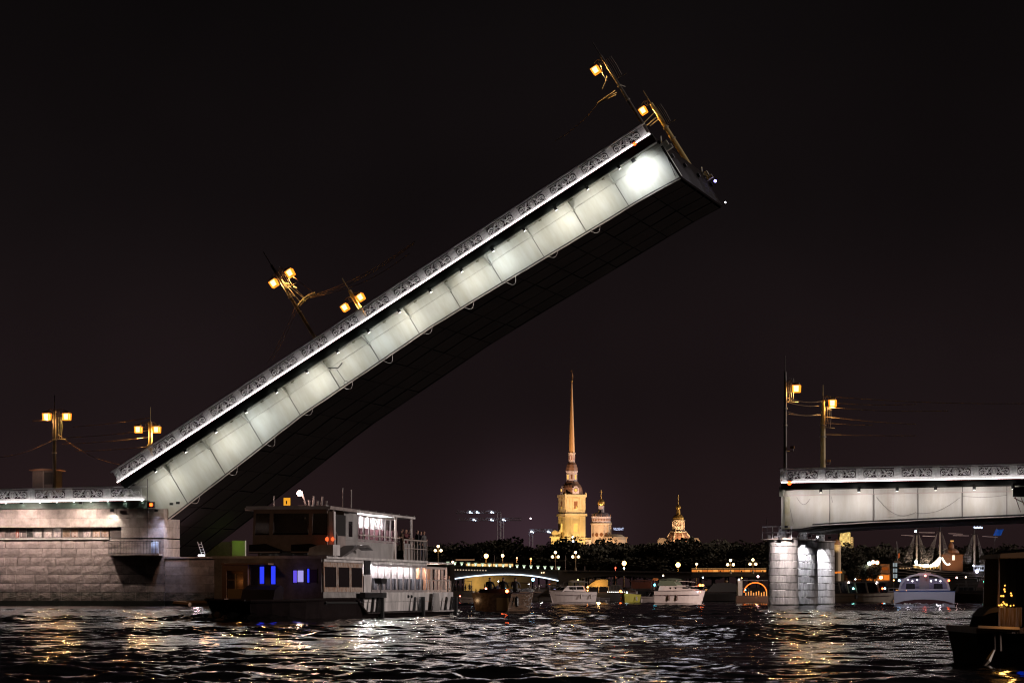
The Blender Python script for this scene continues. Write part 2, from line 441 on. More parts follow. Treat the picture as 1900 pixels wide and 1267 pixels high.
# bottom flange, conduit and cable loops on the near girder
xs = [lf(303, 970, GW)[0] - 1.0 + (LE - lf(303, 970, GW)[0] + 1.0) * i / 40 for i in range(41)]
MB().loft([[(x, GW - .14, nb(x) + .06), (x, GW + .3, nb(x) + .06), (x, GW + .3, nb(x)), (x, GW - .14, nb(x))] for x in xs], closed=True).build('bottom_flange', M_dark, leaf)
MB().tube([(x, GW - .22, nb(x) - .13 + .015 * math.sin(i * 2.1)) for i, x in enumerate(xs)], .055, 6).build('cable_conduit', M_pipe, leaf)
for i, x in enumerate([ribs[0] + .9 + rp * k for k in range(11)] ):
    MB().tube([(x - .55 + 1.1 * t / 8, GW - .22, nb(x - .55 + 1.1 * t / 8) - .12 - (.40 + .12 * (i % 3)) * math.sin(math.pi * t / 8)) for t in range(9)], .022, 5).build('cable_loop', M_pipe, leaf)
# tip: end cross girder, buffer brackets, locks
box('end_girder', LE, LE + .18, GW, WID - GW, nb(LE) - .02, -.62, mat('girder_flange_dark', (.012, .009, .009)), leaf)
box('end_plate', LE + .185, LE + .215, GW - .05, GW + .45, nb(LE) + .1, -.9, M_white, leaf)
for yy in (GW - .2, WID - 2.5):
    m = MB().box(LE + .2, LE + .75, yy, yy + .55, -1.5, -1.0).box(LE + .3, LE + .95, yy + .1, yy + .45, -1.9, -1.52).box(LE - .5, LE + .3, yy - .15, yy + .1, -1.25, -1.05)
    m.tube([(LE + .2, yy + .2, -1.0), (LE + .5, yy + .2, -.4)], .07, 6)
    m.build('locking_bracket', M_white, leaf)
MB().tube([(LE + .1, GW - .1, -1.2), (LE + .05, GW - .12, -2.2), (LE - .3, GW - .14, nb(LE) + .3)], .03, 5).build('cable_loop', M_black, leaf)
# spotlights hung from the cornice, one per railing post, with their lamps
x = first + p_leaf / 2 - p_leaf; i = 0
while x < LX1 - 1:
    if x > LX0 + 3:
        sp = link('spotlight', SPOTM, leaf, (x, -.55, TOPN - .02)); MB().tube([(0, .9, .10), (0, 0, .10)], .03, 5).build('spotlight_arm', M_black, sp); link('lens', LENS, sp)
        e_ = 300 * (1.0 + .35 * math.sin(i * 2.3)) * (1 + .35 * max(0, x - 30) / 25)
        lamp('spotlight_lamp', 'SPOT', e_, ((1, .97, .86) if i % 4 else (.93, .97, .93)), leaf, (x, -1.25, TOPN - 1.0), .5, (x, GW + .25, nb(x) * .65 + TOPN * .35), 150, 1.0)
        lamp('added_glint_lamp', 'SPOT', (400 if x > 31 else 110) * (.75 + .5 * rnd.random()), (1, .80, .74) if i % 3 else (.86, .84, 1), leaf, (x + .5, -.7, TOPN - .5), 2.2, (x + 2.2, -10, TOPN - 3.6), 56, .6)  # added unseen lamp, only there to put bright glints on the water
        # small fixture between them, dark
        MB().box(-.16, .16, -.05, .05, -.10, 0).tube([(-.12, 0, -.1), (.1, 0, -.22)], .02, 4).build('junction_box', mat('olive_box', (.12, .12, .07), .6), leaf, loc=(x + 1.6, .5, TOPN - .02))
    x += p_leaf; i += 1
tipx = (ribs[-1] + LE) / 2
fl_ = box('floodlight', tipx - .2, tipx + .2, -.15, .1, TOPN - .45, TOPN - .1, M_black, leaf)
lamp('floodlight_lamp', 'SPOT', 750, (.95, 1, 1), leaf, (tipx + .2, -1.1, TOPN - .9), .35, (tipx + .2, GW, (nb(tipx) + led_n) / 2 + .3), 100, .7)
for k, yy in enumerate((GW + 1, 9.5, 17.5, 25.5)):  # lamps and housings added at the tip for glints on the water
    box('floodlight', LE + .25, LE + .5, yy - .2, yy + .2, -2.6, -2.2, M_black, leaf)
    lamp('added_glint_lamp', 'SPOT', (360, 300, 240, 180)[k], (.90, .84, .92), leaf, (LE + .9, yy - .6, -2.8), 2.0, (LE + 2.8, yy - 10, -5.8), 56, .6)
# red navigation light near the tip
nl = MB().tube([(0, 0, -.2), (0, 0, .25)], .2, 8).build('signal_housing', M_black, leaf, loc=(lf(1178, 268, -.4)[0], -.45, lf(1178, 268, -.4)[1]))
MB().ball((0, -.18, 0), .16, 6).build('signal_lens', E_red, nl)
# hanging rope and lifebuoy ring on the girder
xr = ribs[4]
m = MB().tube([(xr + .1, GW - .3, led_n), (xr + .9, GW - .3, led_n - .5), (xr + 1.5, GW - .25, led_n - .3)], .05, 5)
m.tube([(xr + .7, GW - .2, led_n - .5), (xr + .8, GW - .2, led_n - 1.9)], .02, 4)
m.tube([(xr + .8 + .2 * math.cos(a), GW - .2, led_n - 2.1 + .2 * math.sin(a)) for a in [k * math.pi / 5 for k in range(11)]], .02, 4)
m.build('hanging_ladder', M_black, leaf)

# blue-violet lights at the far corner of the tip
MB().ball((LE + .9, WID - 2, -2.3), .14, 6).build('marker_light', emat('violet_marker', (.35, .3, 1), 9), leaf)
MB().ball((LE + .6, WID - 1.5, -4.6), .07, 6).build('marker_light', E_bulbw, leaf)

# ================================================================ fixed span on the right
span = thing('fixed_bridge_span', 'white floodlit fixed bridge span with cast railing resting on three round stone columns', 'bridge', matrix=BM)
a0 = br(1452, 894.5); a1 = br(1900, 885.9)
SL = (a1[1] - a0[1]) / (a1[0] - a0[0])
XR = 40.0
def dz(x): return a0[1] + SL * (x - a0[0])
railing(span, a0[0] - .2, XR, br(1489.3, 880)[0], SL, dz(a0[0] - .2), (br(1844.6, 880)[0] - br(1489.3, 880)[0]) / 5)
fz = br(1650, 904)[1] - dz(br(1650, 904)[0])
def slab(name, x0, x1, y0, y1, o0, o1, mm, root=None):
    return MB().prism([(x0, dz(x0) + o0), (x1, dz(x1) + o0), (x1, dz(x1) + o1), (x0, dz(x0) + o1)], y0, y1).build(name, mm, root or span)
slab('cornice_beam', a0[0] - .1, XR, -.22, .1, fz, -.12, M_fascia)
slab('cornice_cap', a0[0] - .2, XR, -.52, .2, -.118, -.102, M_fascia)
slab('deck_slab', a0[0], XR, .21, WID, -.7, -.12, M_under)
slab('soffit_panel', a0[0] + .1, XR, .105, GW - .02, fz + .05, fz + .10, M_white)
lz = br(1650, 915.5, GW)[1] - dz(br(1650, 915.5, GW)[0])
bp = [br(1450, 982, GW), br(1476.8, 983.5, GW), br(1508, 976, GW), br(1600, 970.5, GW), br(1700, 966, GW), br(1900, 958, GW)]
def rb(x):
    if x <= bp[0][0]: return bp[0][1]
    for (a, b), (c, d) in zip(bp, bp[1:]):
        if x <= c: return b + (d - b) * (x - a) / (c - a)
    return bp[-1][1] + (bp[-1][1] - bp[-2][1]) / (bp[-1][0] - bp[-2][0]) * (x - bp[-1][0]) * .6
rx = [br(px, 940, GW)[0] for px in (1539.6, 1620.6, 1703, 1785.7, 1868.2)]
rp2 = (rx[-1] - rx[0]) / 4
rx += [rx[-1] + rp2 * k for k in (1, 2, 3)]
gx0 = br(1449.5, 940, GW)[0]
ed = [gx0] + rx + [XR]
for a, b in zip(ed, ed[1:]):
    a2, b2 = a + (.03 if a > gx0 else 0), b - .03
    xs = [a2 + (b2 - a2) * i / 4 for i in range(5)]
    MB().prism([(x, rb(x) + .03) for x in xs] + [(b2, dz(b2) + lz - .03), (a2, dz(a2) + lz - .03)], GW, GW + .05).build('girder_plate', M_white, span)
    MB().prism([(a2, dz(a2) + lz + .03), (b2, dz(b2) + lz + .03), (b2, dz(b2) + fz + .08), (a2, dz(a2) + fz + .08)], GW + .002, GW + .05).build('upper_plate', M_white, span)
MB().prism([(a0[0] - .35, dz(a0[0]) + fz + .25), (a0[0] + .1, dz(a0[0]) + fz + .05), (gx0 + .3, dz(a0[0]) + lz - .1), (gx0 - .02, dz(a0[0]) + lz - .1)], .2, GW + 3).build('end_corbel', M_white, span)
for x in rx:
    w_ = .03 if rx.index(x) % 2 == 0 else .06
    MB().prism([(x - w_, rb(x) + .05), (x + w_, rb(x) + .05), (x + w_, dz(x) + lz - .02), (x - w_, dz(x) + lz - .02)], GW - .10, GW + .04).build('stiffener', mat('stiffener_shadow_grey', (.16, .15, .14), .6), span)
slab('ledge', gx0, XR, GW - .12, GW, lz - .025, lz + .025, mat('pinkish_ledge_paint', (.5, .40, .38), .5))
for y in [GW + .06, 6.5, 12.0, 17.0, 22.0, WID - GW]:
    g0 = gx0 + .1
    xs = [g0 + (XR - g0) * i / 20 for i in range(21)]
    m = MB().prism([(x, rb(x)) for x in xs] + [(XR, dz(XR) - .7), (g0, dz(g0) - .7)], y, y + .06)
    m.loft([[(x, y - .3, rb(x)), (x, y + .36, rb(x)), (x, y + .36, rb(x) - .08), (x, y - .3, rb(x) - .08)] for x in xs], closed=True)
    m.build('girder', mat('pale_under_paint', (.30, .28, .28), .6, var=.2) if y > 5 else M_dark, span)
xs = [br(1508, 976, GW)[0] + (XR - br(1508, 976, GW)[0]) * i / 30 for i in range(31)]
MB().loft([[(x, GW - .24, rb(x) + .22), (x, GW - .12, rb(x) + .22), (x, GW - .12, rb(x) + .10), (x, GW - .24, rb(x) + .10)] for x in xs], closed=True).build('cable_tray', M_black, span)
MB().tube([(x, GW - .3, rb(x) + .02 + .015 * math.sin(i * 1.7)) for i, x in enumerate(xs)], .05, 6).build('cable_conduit', M_pipe, span)
MB().prism([(x, rb(x) + .3) for x in xs] + [(x, rb(x) + .36) for x in xs[::-1]], 1.9, WID - 2).build('deck_soffit', M_under, span)
# hanging wires on the girder face
def sag(p, q, d, n=10): return [Vector(p).lerp(Vector(q), t / n) - Vector((0, 0, d * math.sin(math.pi * t / n))) for t in range(n + 1)]
for px0, py0, px1, py1, d in ((1478, 922, 1503, 925, .6), (1626, 922, 1700, 950, .9), (1700, 952, 1782, 922, .5), (1786, 920, 1868, 918, .15), (1542, 920, 1545, 932, .0), (1460, 915, 1472, 972, 0)):
    s0, z0 = br(px0, py0, GW - .1); s1, z1 = br(px1, py1, GW - .1)
    MB().tube(sag((s0, GW - .1, z0), (s1, GW - .1, z1), d), .012, 4).build('hanging_wire', M_black, span)
# faint rungs of a ladder fixed on the girder
xl = br(1653, 940, GW)[0]
m = MB()
for k in range(14): m.box(xl - .26, xl + .26, GW - .05, GW - .03, rb(xl) + .5 + k * .22, rb(xl) + .52 + k * .22)
m.box(xl - .28, xl - .265, GW - .05, GW - .02, rb(xl) + .4, rb(xl) + 3.5).box(xl + .265, xl + .28, GW - .05, GW - .02, rb(xl) + .4, rb(xl) + 3.5)
m.build('wall_ladder', mat('pinkish_ledge_paint', (.5, .40, .38), .5), span)
# vertical corner beam with rusty yellow stain
xa, xb = br(1456.5, 940, GW)[0], br(1466, 940, GW)[0]
MB().prism([(xa, rb(xa) + .02), (xb, rb(xb) + .02), (xb, dz(xb) + lz - .1), (xa, dz(xa) + lz - .1)], GW - .22, GW - .01).build('corner_beam', mat('yellow_stained_paint', (.55, .55, .48), .55, col2=(.36, .30, .10), vscale=.8, stretch=(1, 1, .5)), span)
pm = (br(1844.6, 880)[0] - br(1489.3, 880)[0]) / 5
for i in range(9):
    x = br(1524, 909)[0] + pm * i
    if x > XR - 1: break
    sp = link('spotlight', SPOTM, span, (x, -.35, dz(x) + fz - .02)); MB().tube([(0, .6, .10), (0, 0, .10)], .03, 5).build('spotlight_arm', M_black, sp); link('lens', LENS, sp)
    lamp('spotlight_lamp', 'SPOT', 270 * (1 + .2 * math.sin(i * 2)), (1, .88, .84), span, (x, -1.1, dz(x) + fz - .9), .45, (x, GW + .2, rb(x) * .55 + (dz(x) + fz) * .45), 150, 1.0)
lamp('spotlight_lamp', 'SPOT', 170, (1, .88, .84), span, (gx0 + 1.4, -.6, dz(gx0) + fz - .42), .12, (gx0 + 1.4, GW + .2, 9), 150, 1.0)
# red signal
s, z = br(1465, 896, -.4)
nl = MB().box(-.25, .25, -.1, .2, -.3, .3).build('signal_housing', M_black, span, loc=(s, -.35, z))
MB().ball((0, -.14, 0), .19, 7).build('signal_lens', E_red, nl)
s, z = br(1892, 905, -1)
m = MB().box(s - .6, s + 2.5, -1.2, -.4, z - .8, z + .1)
m.build('maintenance_box', M_black, span)
m = MB()
for k in range(6):
    m.tube([(s - .4 + k * .5, -1.1, z - .8), (s + .1 + k * .5, -1.1, z - 2.2 + k * .1)], .03, 4)
m.tube([(s - .5, -1.1, z - .9), (s + 2.5, -1.1, z - 2.4)], .04, 4)
m.build('ladder_frame', mat('red_lead_paint', (.10, .03, .025), .6), span)

# ================================================================ round stone columns
def column(w, px, label, r0, top_y):
    s, z = br(px, 1060, w)
    root = thing('stone_column', label, 'pier column', matrix=BM @ Matrix.Translation((s, w, 0)), group='round stone columns under the fixed span')
    top = br(px, top_y, w)[1]
    MB().lathe([(r0 - .12, -1), (r0 - .20, top - .02)], 24).build('column_core', M_joint, root)
    MB().lathe([(r0 + .06, -1.2), (r0 + .05, .13), (r0 - .02, .15)], 28).build('waterline_ring', M_wet, root)
    n = 9; h = (top - .15) / n
    for k in range(n):
        z0, z1 = .15 + k * h + .014, .15 + (k + 1) * h - .014
        ra, rb_ = r0 - .06 * k / n, r0 - .06 * (k + 1) / n
        off = rnd.random() * 2
        nb_ = 6
        for j in range(nb_):
            b0 = off + 2 * math.pi * j / nb_ + .008; b1 = off + 2 * math.pi * (j + 1) / nb_ - .008
            m = MB(); q = 5; dr = rnd.uniform(-.012, .012)
            rings = []
            for i in range(q + 1):
                a = b0 + (b1 - b0) * i / q; c, s_ = math.cos(a), math.sin(a)
                e_ = .015 if i in (0, q) else 0
                rings.append([((ra + dr - .03 - e_) * c, (ra + dr - .03 - e_) * s_, z0), ((ra + dr - e_) * c, (ra + dr - e_) * s_, z0 + .03), ((rb_ + dr - e_) * c, (rb_ + dr - e_) * s_, z1 - .03), ((rb_ + dr - .03 - e_) * c, (rb_ + dr - .03 - e_) * s_, z1), ((r0 - .25) * c, (r0 - .25) * s_, z1), ((r0 - .25) * c, (r0 - .25) * s_, z0)])
            m.loft(rings, closed=True).build('stone_block', M_colst, root)
    MB().lathe([(r0 + .02, top), (r0 + .08, top + .05), (r0 + .06, top + .14), (.2, top + .16)], 24).build('cap_stone', M_ashlar, root)
    # bearing
    m = MB().box(-.55, .35, -.4, .4, top + .165, top + .35).box(-.35, .25, -.3, .3, top + .355, top + .6)
    m.prism([(-.45, top + .6), (.4, top + .6), (.18, top + .95), (-.25, top + .95)], -.25, .25)
    for k in range(4): m.tube([(-.5 + k * .3, -.42, top + .36), (-.35 + k * .25, -.42, top + .75)], .035, 5)
    m.build('bearing', mat('bearing_steel', (.30, .29, .29), .5, bump=.3, bscale=10, var=.3, vscale=5), root)
    return root, top
c1, top1 = column(2.4, 1453.5, 'leftmost round stone column standing in the river with a railed platform on its cap', 1.42, 1000)
c2, top2 = column(15.2, 1490.5, 'middle round stone column lit by a pale cone of light from above', 1.42, 1003)
c3, top3 = column(28.0, 1523, 'rightmost round stone column of three under the bridge end, lit by a pale cone', 1.42, 1006)
# platform railing on the first column
m = MB()
xx0, xx1 = -1.75, .95
yy0, yy1 = -1.5, -1.38
pz = top1 + .02
for x in (xx0, xx0 + .95, xx0 + 1.55, xx1):
    m.box(x - .035, x + .035, yy0, yy0 + .07, pz, pz + 1.15)
m.box(xx0, xx1, yy0 + .005, yy0 + .065, pz + 1.10, pz + 1.16).box(xx0, xx1, yy0 + .01, yy0 + .06, pz + .55, pz + .60)
for x in (xx0, xx1): m.box(x - .03, x + .03, yy0 + .08, 1.2, pz + 1.10, pz + 1.16)
m.build('platform_railing', mat('pale_rail_paint', (.6, .6, .66), .4), c1)
box('platform_deck', xx0 - .15, xx1 + .1, -1.6, 1.0, pz - .10, pz, M_ashlar, c1)
box('cable_post', xx0 + .35, xx0 + .40, -1.2, -1.15, pz, pz + 1.9, M_dark, c1)
m = MB()
for k in range(9):
    a = k * 1.3; m.box(-1.3 + k * .27, -1.1 + k * .27, -.9 + .3 * math.sin(a), -.7 + .3 * math.sin(a), pz, pz + .2 + .15 * math.cos(a * 2))
m.build('cable_junk', mat('bearing_steel', (.3, .29, .29)), c1)
# lamps shining down the columns
fx = MB().box(-.15, .15, -.12, .12, 0, .22).mesh('floodlight', M_black)
def downlight(root, x, y, z, e_, col, tgt, ang, bl):
    f_ = link('floodlight', fx, root, (x, y, z + .05))
    lamp('floodlight_lamp', 'SPOT', e_, col, root, (x, y, z), .06, tgt, ang, bl)
downlight(c1, .9, -4.6, top1 + .9, 2600, (1, .86, .82), (.10, -1.2, 2.4), 95, .6)
downlight(c1, .0, -1.95, top1 - .1, 120, (.92, .94, 1), (-.1, -1.2, 1.0), 58, .5)
downlight(c2, .15, -2.5, top2 + 1.6, 4800, (.93, .93, 1), (.15, -1.5, .2), 46, .25)
downlight(c2, .9, -1.85, top2 + .3, 260, (.95, .95, 1), (.9, -1.0, .4), 60, .6)
downlight(c3, .35, -2.7, top3 + 1.5, 7000, (.93, .93, 1), (.30, -1.5, .2), 46, .25)
downlight(c3, 1.1, -1.7, top3 + .3, 260, (.95, .95, 1), (1.1, -.8, .4), 60, .6)
MB().ball((1.5, -1.0, top2 + .35), .08, 6).build('work_lamp', E_bulbw, c2)
# added unseen floodlights behind the bridge that brighten the waiting boats, and one for the passing tour boat
link('floodlight', fx, c3, (-.6, 1.9, top3 + .4)); lamp('added_boat_fill', 'SPOT', 42000, (1, .78, .68), c3, (-.6, 2.3, top3 + .5), .2, (-62, 95, .5), 62, .9) 
lamp('added_boat_fill', 'SPOT', 1200, (.86, .84, 1), span, (br(1690, 905)[0], 1.9, 7.2), .3, (br(1712, 905)[0], 9, 1.6), 80, .9)
lamp('bearing_lamp', 'POINT', 25, (.95, .95, 1), c2, (1.0, -1.2, top2 + .9), .08)
lamp('bearing_lamp', 'POINT', 30, (.9, .9, 1), c1, (-1.0, -.9, top1 + .7), .08)
lamp('bearing_lamp', 'POINT', 25, (.95, .95, 1), c3, (1.0, -1.2, top3 + .9), .08)

# ================================================================ left stone pier with control rooms
pier = thing('bridge_pier', 'large granite bridge pier with a strip of windows and a small iron balcony', 'bridge pier', matrix=BM)
PX0 = br(-70, 1000)[0]; PX1 = br(304, 1000)[0]; PXC = br(268, 1000)[0]
def pz_(y, x=150): return br(x, y)[1]
zt, zw1, zw0, zb = pz_(944), pz_(978), pz_(998), .45
zrow = [zb + (pz_(1000) - zb) * k / 7 for k in range(8)]
M_tide = mat('tide_stained_granite', (.25, .20, .17), .6, bump=1.0, bscale=4, col2=(.05, .05, .035), vscale=1.1, stretch=(1, 1, 2))
def rock(x0, x1, z0, z1, y=0.0, sm=False, name='stone_block', root=pier):
    m = MB(); g = .02 if not sm else .010
    x0 += g; x1 -= g; z0 += g; z1 -= g
    nx, nz_ = 4, 3
    d = 0.0 if sm else .055
    vs = []
    for j in range(nz_ + 1):
        for i in range(nx + 1):
            u, v_ = i / nx, j / nz_
            edge = i in (0, nx) or j in (0, nz_)
            yy = y if edge else y - d * rnd.uniform(.45, 1.0)
            jx = 0 if edge else rnd.uniform(-.04, .04)
            vs.append((x0 + (x1 - x0) * u + jx, yy, z0 + (z1 - z0) * v_))
    fs = [(j * (nx + 1) + i, j * (nx + 1) + i + 1, (j + 1) * (nx + 1) + i + 1, (j + 1) * (nx + 1) + i) for j in range(nz_) for i in range(nx)]
    if sm:
        m.box(x0, x1, y, y + .25, z0, z1)
    else:
        m.add(vs, fs)
        # returns into the wall
        o = len(m.v); m.v += [(x0, y + .25, z0), (x1, y + .25, z0), (x1, y + .25, z1), (x0, y + .25, z1)]
        bl, brr, tr, tl = 0, nx, (nz_ + 1) * (nx + 1) - 1, nz_ * (nx + 1)
        m.face([bl + i for i in range(nx + 1)] + [o + 1, o]); m.face([tl + i for i in range(nx, -1, -1)] + [o + 3, o + 2])
        m.face([bl + i * (nx + 1) for i in range(nz_, -1, -1)] + [o, o + 3]); m.face([brr + i * (nx + 1) for i in range(nz_ + 1)] + [o + 2, o + 1])
    return m.build(name, (M_ashlar if sm else M_stone) if z0 > zb + .4 else M_tide, root)
box('pier_core', PX0 - 1, PX1 - .25, .28, 1.6, -1.5, zw0 - .05, M_joint, pier)
box('chamber_wall', PX0 - 1, PX1 - 9, 1.61, WID, -1.5, zt - .1, M_dark, pier)
box('far_wall', PX0 - 1, PX1 - .5, WID - 1.2, WID, -1.5, zw0, M_ashlar, pier)
box('pier_core', PX0 - 1, PX1 - .25, .9, 1.6, zw0 - .049, zt - .1, M_joint, pier)
for k in range(7):
    z0, z1 = zrow[k], zrow[k + 1]
    x = PX0 - rnd.random()
    while x < PX1:
        L = rnd.choice((1.0, 1.3, 1.55, 1.9, 2.3))
        x2 = x + L
        if x2 > PX1 - .8: x2 = PX1
        rock(x, x2, z0, z1, 0, sm=(x > PXC - 4.5 and k >= 0 and x > br(235, 1060)[0]))
        x = x2
box('waterline_band', PX0 - 1, PX1 + .05, -.03, .27, -1.2, .44, M_wet, pier)
# upper dressed courses with the window recess
wx1 = br(225, 990)[0]
hcs = [(zt - .0, (zt + zw1) / 2), ((zt + zw1) / 2, zw1)]
for (zb_, za_) in [(zw1, (zt + zw1) / 2), ((zt + zw1) / 2, zt)]:
    x = PX0 - rnd.random()
    while x < PX1:
        x2 = x + 2.0
        if x2 > PX1 - .9: x2 = PX1
        rock(x, x2, zb_, za_, 0, True); x = x2
x = wx1; 
while x < PX1:
    x2 = min(x + 1.9, PX1)
    if PX1 - x2 < .8: x2 = PX1
    rock(x, x2, zw0, zw1, 0, True); x = x2
# return face at the right corner
for k in range(7): box('stone_block', PX1 - .24, PX1 - .012, .262, 5, zrow[k] + .02, zrow[k + 1] - .02, M_ashlar, pier)
for (za_, zb_) in ((zw0, zw1), (zw1, (zt + zw1) / 2), ((zt + zw1) / 2, zt)): box('stone_block', PX1 - .24, PX1 - .012, .262, 5, za_ + .01, zb_ - .01, M_ashlar, pier)
# recess
box('recess_back', PX0 - 1, wx1, .62, .7, zw0 - .04, zw1, mat('recess_grey', (.16, .13, .12), .7), pier)
M_frame = mat('window_frame_steel', (.22, .19, .18), .5)
winx = [(-160, -105), (-90, -40), (-25, 22), (65, 112), (120, 150), (215, 270), (283, 345), (372, 435), (447, 512), (528, 592), (605, 665), (713, 775), (790, 855), (867, 930)]
shades = [(.25, .2, .18), (.2, .17, .15), (.22, .17, .15), (.18, .14, .13), (.34, .10, .06), (.05, .05, .045), (.42, .40, .38), (.40, .33, .31), (.36, .30, .31), (.24, .17, .12), (.34, .22, .16), (.42, .34, .33), (.36, .24, .17), (.34, .22, .15)]
for (a, b), c in zip(winx, shades):
    x0, x1 = br(a * .213, 988)[0], br(b * .213, 988)[0]
    z0, z1 = zw0 + .06, zw1 - .05
    f_ = MB().box(x0 - .06, x0, .50, .615, z0, z1).box(x1, x1 + .06, .50, .615, z0, z1).box(x0, x1, .50, .615, z1 - .05, z1).box(x0, x1, .50, .615, z0, z0 + .05).build('window', M_frame, pier)
    box('pane', x0 + .002, x1 - .002, .57, .60, z0 + .052, z1 - .052, mat('pane_%d' % int(c[0] * 100 + c[2] * 1000), c, .25, var=.35, vscale=2.5), f_)
    if c[0] > .3:
        m = MB()
        for k in range(3): m.box(x0 + .1 + k * .2, x0 + .22 + k * .2, .545, .568, z0 + .1 + .1 * (k % 2), z0 + .4 + .12 * ((k + 1) % 2))
        m.build('blind', mat('pane_things', (.5, .42, .38), .6), f_)
box('door_opening', br(953 * .213, 990)[0], wx1 - .02, .45, .60, zw0 - .02, zw1 - .02, mat('door_dark', (.09, .07, .065), .6), pier)
sill = MB().prism([(PX0 - 1, zw0 - .12), (wx1 - 1.2, zw0 - .12), (wx1 - 1.2, zw0 - .0), (PX0 - 1, zw0 - .0)], -.16, .6).build('window_sill', mat('sill_white', (.6, .57, .55), .5), pier)
lamp('recess_lamp', 'POINT', 14, (1, .85, .7), pier, (wx1 - 7, -.6, zw1 - .15), .1)
# cornice, parapet
cz = br(140, 928)[1]
pa, pb = br(-60, 932.5), br(272, 926)
psl = (pb[1] - pa[1]) / (pb[0] - pa[0])
proot = pier
fp = br(233.6, 916)[0]
pp = (br(233.6, 916)[0] - br(93, 916)[0]) / 2
railing(pier, PX0 - .5, pb[0] - .15, fp - pp * 5, psl, pa[1] + psl * (PX0 - .5 - pa[0]), pp)
def pzz(x): return pa[1] + psl * (x - pa[0])
x0, x1 = PX0 - .6, pb[0] + .05
MB().prism([(x0, zt + .04), (x1 - .3, zt + .04), (x1, pzz(x1) - .12), (x0, pzz(x0) - .12)], -.16, .8).build('cornice_beam', mat('dark_green_cornice', (.07, .10, .08), .5, var=.2), pier)
MB().prism([(x0, pzz(x0) - .118), (x1 + .1, pzz(x1) - .118), (x1 + .1, pzz(x1) - .102), (x0, pzz(x0) - .102)], -.52, .8).build('cornice_cap', M_fascia, pier)
box('pier_deck', PX0 - 1, PX1 - 4.4, .81, WID, zt - .05, zt + .6, M_dark, pier)
for i in range(12):
    x = br(265 - i * 31.5, 935)[0]
    if x < PX0: break
    MB().lathe([(.05, -.05), (.09, 0)], 8).build('cornice_downlight', M_lensf, pier, loc=(x, -.33, pzz(x) - .13))
    lamp('cornice_lamp', 'SPOT', 9, (.95, 1, .97), pier, (x, -.30, pzz(x) - .19), .03, (x, -.05, pzz(x) - 1.2), 110, .8)
# red signal lamp and its box
s, z = br(279, 936, -.5)
nl = box('signal_housing', s - .28, s + .35, -.5, -.1, z - .3, z + .28, M_black, pier)
MB().ball((s + .08, -.52, z), .17, 7).build('signal_lens', E_red, nl)
MB().tube([(s - .3, -.45, z + 2.5), (s - .35, -.45, z - 4.2)], .03, 5).build('hanging_cable', M_black, pier)
# balcony
bx0, bx1 = br(202, 1015, -.9)[0], br(294, 1015, -.9)[0]; bz = br(250, 1027.5, -.9)[1]
bal = box('balcony', bx0 - .15, bx1 + .1, -1.05, -.005, bz - .14, bz, M_ashlar, pier)
m = MB(); ht = br(250, 1003, -.9)[1] - bz
m.tube([(bx0, -.95, bz + ht), (bx1, -.95, bz + ht)], .03, 5).tube([(bx0, -.95, bz + ht - .2), (bx1, -.95, bz + ht - .2)], .018, 5).tube([(bx0, -.95, bz + .08), (bx1, -.95, bz + .08)], .02, 5).tube([(bx0, -.95, bz + .5), (bx1, -.95, bz + .5)], .012, 4)
n = 17
for k in range(n + 1):
    x = bx0 + (bx1 - bx0) * k / n
    m.tube([(x, -.95, bz), (x, -.95, bz + ht)], .016 if k % 4 else .028, 4)
    if k < n: m.tube([(x + .13 + .08 * math.cos(t * math.pi / 4), -.95, bz + ht - .1 + .08 * math.sin(t * math.pi / 4)) for t in range(9)], .01, 4, cap=False)
for x in (bx0, bx1):
    m.tube([(x, -.95, bz + ht), (x, -.05, bz + ht)], .03, 5)
    for k in range(5): m.tube([(x, -.95 + k * .2, bz), (x, -.95 + k * .2, bz + ht)], .015, 4)
m.build('balcony_railing', mat('wrought_iron', (.06, .05, .05), .5), pier)
s, z = br(285, 1013, -.6)
MB().box(s - .22, s + .42, -.62, -.3, bz + .05, bz + 1.2).build('equipment_cabinet', mat('pale_cabinet', (.55, .6, .75), .4), pier)
box('cabinet_lamp', s - .25, s + .0, -.70, -.625, bz + 1.15, bz + 1.24, M_black, pier)
lamp('cabinet_light', 'SPOT', 30, (.65, .78, 1), pier, (s + .1, -1.0, bz + 1.5), .05, (s + .1, -.5, bz + .5), 100, .8)
# flood lamps on the parapet washing the stone, pointing down
def wash(px, py, out, e_, col, tx, tz, ang, bl=.6):
    s, z = br(px, py, -out); t, tz2 = br(tx, tz)
    link('floodlight', fx, pier, (s, -out, z + .06))
    lamp('wash_lamp', 'SPOT', e_, col, pier, (s, -out, z), .05, (t, 0, tz2), ang, bl)
wash(150, 936, 2.8, 1800, (1, .82, .72), 150, 1040, 165, 1)
wash(40, 936, 2.8, 1500, (1, .80, .72), 40, 1040, 165, 1)
wash(-50, 936, 2.8, 1500, (1, .80, .72), -50, 1040, 165, 1)
wash(208, 950, .75, 240, (1, .97, .84), 208, 972, 110, .9)
wash(330, 936, 2.2, 420, (1, .58, .42), 360, 1060, 165, 1)  # added warm fill for the low wall, in place of street lamp light
wash(318, 938, 1.0, 1300, (.62, .68, 1), 290, 1060, 70, .8)
wash(290, 950, .7, 50, (.55, .66, 1), 292, 985, 90, .9)
